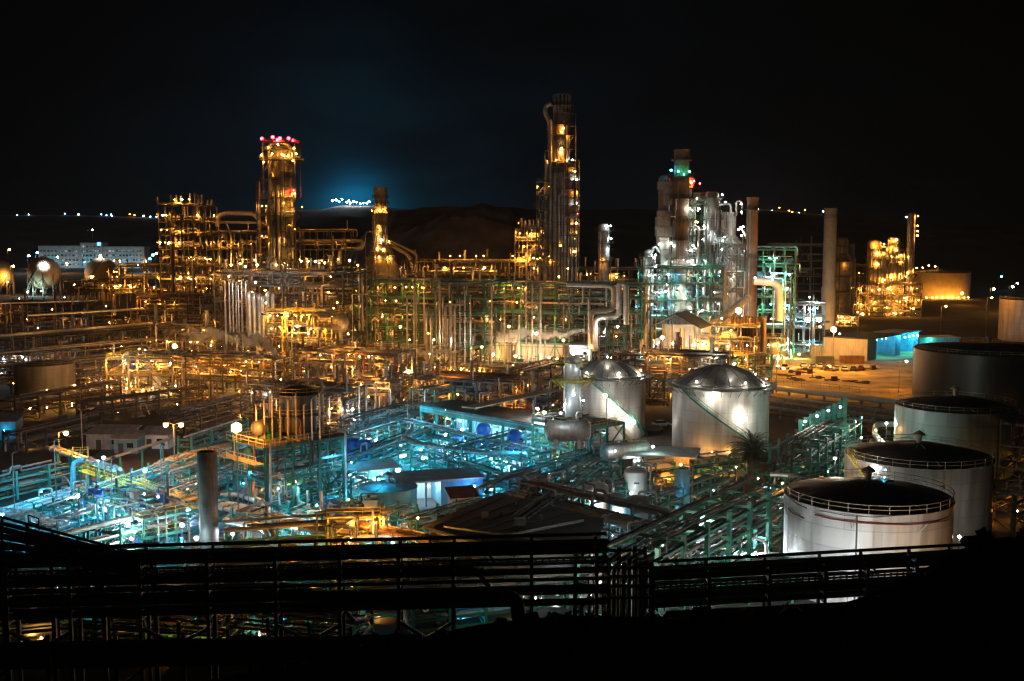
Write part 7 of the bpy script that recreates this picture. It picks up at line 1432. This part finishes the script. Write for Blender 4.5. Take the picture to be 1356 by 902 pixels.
if STEAM:
    steam('white steam plume drifting left above the beige shelters', (774, 440, 331), (640, 447, 336), 1.2, 3., 5.5, 1, 1.1)
    steam('grey steam rising from the orange platforms at left', (374, 474, 292), (336, 447, 296), .9, 2.6, 5., 2, 1.)
    steam('grey steam drifting left over the orange platforms', (345, 450, 296), (240, 443, 306), 2., 3.8, 1.1, 3, 2.)
    steam('faint steam over the middle pipework', (610, 468, 300), (478, 462, 306), .9, 2.8, 1.8, 4, 1.2)
    steam('blue lit steam cloud at the left edge', (76, 690, 150), (-20, 678, 152), 1.0, 2.6, 1.2, 5, .8)
    steam('thin grey steam over the ground pipes at left', (152, 660, 160), (72, 692, 156), .8, 2.4, .6, 6, 1.)
    steam('orange lit steam at the edge of the yard', (1050, 473, 380), (1038, 462, 382), .4, 1.8, 1.4, 7, .5)
# ------------------------------------------------------------------ dark foreground: slope and silhouetted racks
CREST = [(-400, 935), (0, 925), (250, 905), (340, 888), (420, 872), (500, 850), (600, 832), (700, 822), (800, 815), (900, 816), (1000, 812), (1080, 806), (1150, 792), (1200, 765), (1250, 735), (1285, 716), (1320, 710), (1380, 710), (1500, 690), (1800, 660)]
YC = 66.0
cr = [((px - CX) / F * YC * 1.03, Zf(py, YC)) for px, py in CREST]
def crest(x):
    if x <= cr[0][0]: return cr[0][1]
    for (a, za), (b, zb) in zip(cr, cr[1:]):
        if a <= x <= b: return za + (zb - za) * (x - a) / (b - a)
    return cr[-1][1]
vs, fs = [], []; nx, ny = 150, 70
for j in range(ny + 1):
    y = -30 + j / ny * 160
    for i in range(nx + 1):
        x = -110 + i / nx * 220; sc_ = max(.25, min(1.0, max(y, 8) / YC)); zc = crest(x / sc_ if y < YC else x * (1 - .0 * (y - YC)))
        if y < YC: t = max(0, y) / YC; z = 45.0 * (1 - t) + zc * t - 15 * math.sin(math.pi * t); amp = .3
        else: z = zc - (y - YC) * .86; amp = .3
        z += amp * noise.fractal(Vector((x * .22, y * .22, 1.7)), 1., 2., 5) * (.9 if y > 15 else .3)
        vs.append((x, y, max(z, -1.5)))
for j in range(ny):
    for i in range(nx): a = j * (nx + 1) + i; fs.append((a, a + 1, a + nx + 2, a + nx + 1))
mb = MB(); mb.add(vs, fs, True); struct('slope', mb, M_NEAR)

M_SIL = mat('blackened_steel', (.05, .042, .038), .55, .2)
M_SILP = mat('dull_clad_pipe', (.09, .075, .065), .5, .3)
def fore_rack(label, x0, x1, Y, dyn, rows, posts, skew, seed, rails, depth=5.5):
    """rows: (py at reference, radius px, number in depth, z offset)"""
    T = thing('pipe_rack', label, 'pipe rack', (0, 0, 0)); rn = random.Random(seed); A, B = Xf(x0, Y, 15), Xf(x1, Y, 15)
    def pz(py, x): return Zf(py, Y) + (x - A) / (B - A) * skew
    for px in posts:
        x = Xf(px, Y, 15)
        for dy in (0, depth):
            mb = MB().box(x, Y + dy + dyn * (x - A), -1, .3, .3, pz(rails[0], x) + .9); part('post', mb, M_SIL, T)
        mb = MB()
        for py, r, n, _ in rows: z = pz(py, x) - r * Y / F - .12; mb.box(x, Y + depth / 2 + dyn * (x - A), z - .22, .3, depth - .4, .22)
        part('cross_beam', mb, M_SIL, T)
    for py in rails:
        mb = MB()
        for dy in (-.3, depth + .3): mb.bar((A, Y + dy, pz(py, A)), (B, Y + dy + dyn * (B - A), pz(py, B)), .14, .3)
        part('side_rail', mb, M_SIL, T)
    for py, r, n, m in rows:
        for q in range(n):
            rr = r * Y / F * rn.uniform(.75, 1.1) * (1 if q == 0 else .8); dy = .4 + (depth - .8) * (q / max(1, n - 1)) if n > 1 else depth * .4
            a, b = (A, B) if rn.random() < .7 else (A, A + (B - A) * rn.uniform(.45, .9)); z = lambda x: pz(py, x) + rn.uniform(-.02, .02)
            pts = [(a, Y + dy + dyn * (a - A), pz(py, a)), (b, Y + dy + dyn * (b - A), pz(py, b))]
            if b < B - 2: pts += [(b + 1.2, Y + dy + dyn * (b - A), pz(py, b) - 1.6), (b + 1.2, Y + dy + 6, pz(py, b) - 3.5)]
            part('pipe', MB().tube(pts, rr, 9, 1.), m, T)
    mb = MB(); k = int((B - A) / .62)
    for i in range(k):
        x = A + (i + .5) * .62; z = pz(rails[1] + 18, x); mb.box(x, Y + depth * .3, z - .28, .2, .1, .56)
    for dz in (-.3, .3): mb.bar((A, Y + depth * .3, pz(rails[1] + 18, A) + dz), (B, Y + depth * .3, pz(rails[1] + 18, B) + dz), .09)
    part('cable_tray', mb, M_SIL, T)
    mb = MB(); ps = [Xf(px, Y, 15) for px in posts]
    for i in range(0, len(ps) - 1, 2):
        za, zb = pz(rows[-1][0] + 18, ps[i]), pz(rows[-1][0] + 62, ps[i])
        for u, v in ((za, zb), (zb, za)): mb.bar((ps[i], Y + .2, u), (ps[i + 1], Y + .2, v), .28)
    part('bracing', mb, M_SIL, T); return T
rowsL = [(744, 2, 2, M_SIL), (753, 4.5, 2, M_SIL), (768, 1.6, 3, M_SIL), (778, 6, 2, M_SIL), (788, 2, 1, M_SILP), (803, 7, 2, M_SIL), (812, 2.5, 2, M_SILP), (821, 3.4, 3, M_SIL)]
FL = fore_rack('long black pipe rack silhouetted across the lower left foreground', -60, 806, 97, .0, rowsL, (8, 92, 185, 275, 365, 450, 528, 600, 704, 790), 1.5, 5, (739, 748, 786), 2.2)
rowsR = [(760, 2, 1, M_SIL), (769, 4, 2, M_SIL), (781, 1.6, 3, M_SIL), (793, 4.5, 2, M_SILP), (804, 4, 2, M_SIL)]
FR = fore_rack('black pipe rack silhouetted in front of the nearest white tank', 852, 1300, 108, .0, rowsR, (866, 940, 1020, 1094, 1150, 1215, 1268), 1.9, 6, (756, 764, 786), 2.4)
def lower(label, x0, x1, Y, z_py, rs, seed, m=M_SIL):
    T = thing('pipe_rack', label, 'pipe rack', (0, 0, 0)); A, B = Xf(x0, Y, 8), Xf(x1, Y, 8); rn = random.Random(seed)
    for q, (py, r) in enumerate(rs): z = Zf(py, Y); part('pipe', MB().tube([(A, Y + q * .7, z), (B, Y + q * .7, z + .8)], r * Y / F, 9), m if q != len(rs) - 1 else M_SILP, T)
    for px in range(int(x0) + 30, int(x1), 90):
        x = Xf(px, Y, 8); part('post', MB().box(x, Y + 1, -1, .35, .35, Zf(z_py, Y) + 1.2), M_SIL, T)
    mb = MB()
    for px in range(int(x0) + 30, int(x1) - 90, 180): a, b = Xf(px, Y, 8), Xf(px + 90, Y, 8); mb.bar((a, Y + 1.3, Zf(z_py + 70, Y)), (b, Y + 1.3, Zf(z_py, Y)), .22)
    part('bracing', mb, M_SIL, T); return T
lower('lower black pipe rack running under the long silhouetted rack', -60, 560, 90, 850, ((856, 4), (862, 2), (873, 7), (882, 2.5), (893, 7), (904, 6)), 8)
lower('thin brown pipes on the slope below the right silhouetted rack', 880, 1120, 92, 816, ((812, 3.), (818, 2.2), (824, 3)), 9, M_SIL)
# joint tower between them
T = thing('junction_tower', 'black junction tower of posts where the foreground racks meet', 'tower', (0, 0, 0)); Yj = 104; mb = MB()
for px in (806, 826, 848, 862):
    for dy in (0, 5): x = Xf(px, Yj, 15); mb.box(x, Yj + dy, -1, .4, .4, Zf(746 - (px % 5), Yj) + 1)
for py in (750, 762, 775, 790): [mb.bar((Xf(806, Yj, 15), Yj + d_, Zf(py, Yj)), (Xf(862, Yj, 15), Yj + d_, Zf(py, Yj)), .25) for d_ in (-.3, 5.3)]
part('frame', mb, M_SIL, T)
for i in range(6): x = Xf(804 + i * 11, Yj, 15); part('pipe', MB().tube([(x, Yj + 1 + i * .5, 2), (x, Yj + 1 + i * .5, Zf(752 + 6 * (i % 3), Yj)), (x + 2, Yj + 6, Zf(752 + 6 * (i % 3), Yj))], .22, 8), M_SIL, T)
# pipe elbow hanging in the left rack
tb = thing('pipe_elbow', 'fat black pipe turning down at the right end of the lower rows', 'pipe', (0, 0, 0)); part('pipe', MB().tube([W(430, 793, 93), W(670, 789, 93), W(684, 795, 93), W(688, 830, 93)], .62, 12, 1.4), M_SIL, tb)
# sloping rack at lower left
T = thing('pipe_bridge', 'black sloping pipe bridge coming down from the left edge', 'pipe bridge', (0, 0, 0))
for i, (ya, yb, r) in enumerate(((688, 738, .14), (697, 742, .2), (706, 745, .3), (716, 748, .3), (728, 752, .36), (742, 758, .4))):
    a, b = W(-30, ya - 12, 104 + i), W(205, yb + 2, 100 + i * .8); part('pipe', MB().tube([a, b], r, 8), M_SIL, T)
mb = MB()
for q in range(8):
    t = q / 7; a = W(-30, 676, 104).lerp(W(205, 740, 100), t); b = W(-30, 738, 109).lerp(W(205, 762, 105), t); mb.bar(a, b, .22)
    if q % 2: mb.box(b.x, b.y, -1, .4, .4, b.z + 1)
part('frame', mb, M_SIL, T); mb = MB(); mb.rail([W(38, 700, 103), W(52, 705, 103)], 1.3, 2, .09); part('handrail', mb, M_SIL, T)
for i, (px0, py0, px1, py1, lab, lc) in enumerate(((-20, 850, 130, 835, 'amber lit ground rack low at the bottom left', 'oyt'), (120, 850, 300, 862, 'second amber lit ground rack low at the bottom left', 'oyo'), (250, 790, 420, 775, 'ground rack just behind the long silhouetted rack', 'oyt'), (420, 775, 560, 800, 'amber ground rack behind the long silhouetted rack', 'oy'), (560, 770, 720, 765, 'ground rack beside the wide dark roof', 'ctc'), (320, 850, 480, 866, 'third amber lit ground rack at the bottom left', 'oyc'), (540, 830, 680, 815, 'ground rack near the crest of the slope', 'cyt'), (880, 775, 1030, 770, 'green lit ground rack behind the right silhouetted rack', 'mc'), (90, 770, 240, 760, 'ground rack behind the sloping bridge foot', 'tc'))):
    rack('pipe_rack', lab, gxy(px0, py0), gxy(px1, py1), [1.2, 2.4, 3.6], 6, 4.5, M_GREEN, (M_ALU, M_ALU2, M_CREAM, M_RUST), 8, (.08, .2), 9, lc, 34, .18, 230 + i)
# low lit ground clutter seen under the foreground racks
for i, (px0, py0, px1, py1, lab, lc) in enumerate(((60, 800, 260, 812, 'ground pipe rack seen under the left of the long silhouetted rack', 'ct'), (270, 815, 470, 840, 'ground pipe rack seen under the middle of the long silhouetted rack', 'oyt'), (480, 815, 700, 800, 'ground pipe rack seen under the right of the long silhouetted rack', 'oyc'), (700, 800, 830, 790, 'ground pipe rack seen below the junction tower', 'cw'), (870, 795, 1040, 790, 'ground pipe rack seen under the right silhouetted rack', 'mcw'))):
    rack('pipe_rack', lab, gxy(px0, py0), gxy(px1, py1), [1.6, 3], 5, 5, M_GREEN, (M_ALU, M_ALU2, M_CREAM), 6, (.1, .26), 7, lc, 26, .18, 200 + i)
rn = random.Random(21)
def scrub(px, k):
    x = (px - CX) / F * YC * 1.03; z = crest(x) - .15; T = thing('scrub', 'dry black scrub bush on the crest of the dark slope', 'bush', (x, YC + rn.uniform(-1.5, .5), z), rn.uniform(0, 6), 'scrub bushes along the crest of the slope'); mb = MB()
    for i in range(46):
        a = rn.uniform(0, 6.283); el = rn.uniform(.2, 1.5); L_ = k * rn.uniform(.4, 1.1); d = Vector((math.cos(a) * math.cos(el), math.sin(a) * math.cos(el), math.sin(el))); p = d * L_; mb.bar((0, 0, -.1), p, .025)
        for q in range(5):
            o = d * L_ * rn.uniform(.4, 1); t = Vector((rn.gauss(0, 1), rn.gauss(0, 1), rn.gauss(0, 1))).normalized() * .14; u = t.orthogonal() * .5; mb.add([o - t, o + u, o + t, o - u], [(0, 1, 2, 3)])
    part('twigs', mb, M_LEAF, T)
for i in range(46): scrub(rn.uniform(330, 1356), rn.uniform(.25, .85))
rn = random.Random(22)
for i in range(22):
    px = rn.uniform(360, 1356); x = (px - CX) / F * YC * 1.03; k = rn.uniform(.3, .9); v, f = ico(); T = thing('rock', 'dark rock lying on the crest of the slope', 'rock', (x, YC + rn.uniform(-1, .5), crest(x) - .1), rn.uniform(0, 6), 'rocks along the crest of the slope'); mb = MB(); mb.add([(p.x * k * rn.uniform(.7, 1.3), p.y * k * rn.uniform(.7, 1.2), p.z * k * rn.uniform(.5, .9)) for p in v], f); part('stone', mb, M_NEAR, T)
print('lamps', NL[0], 'objects', len(bpy.data.objects))
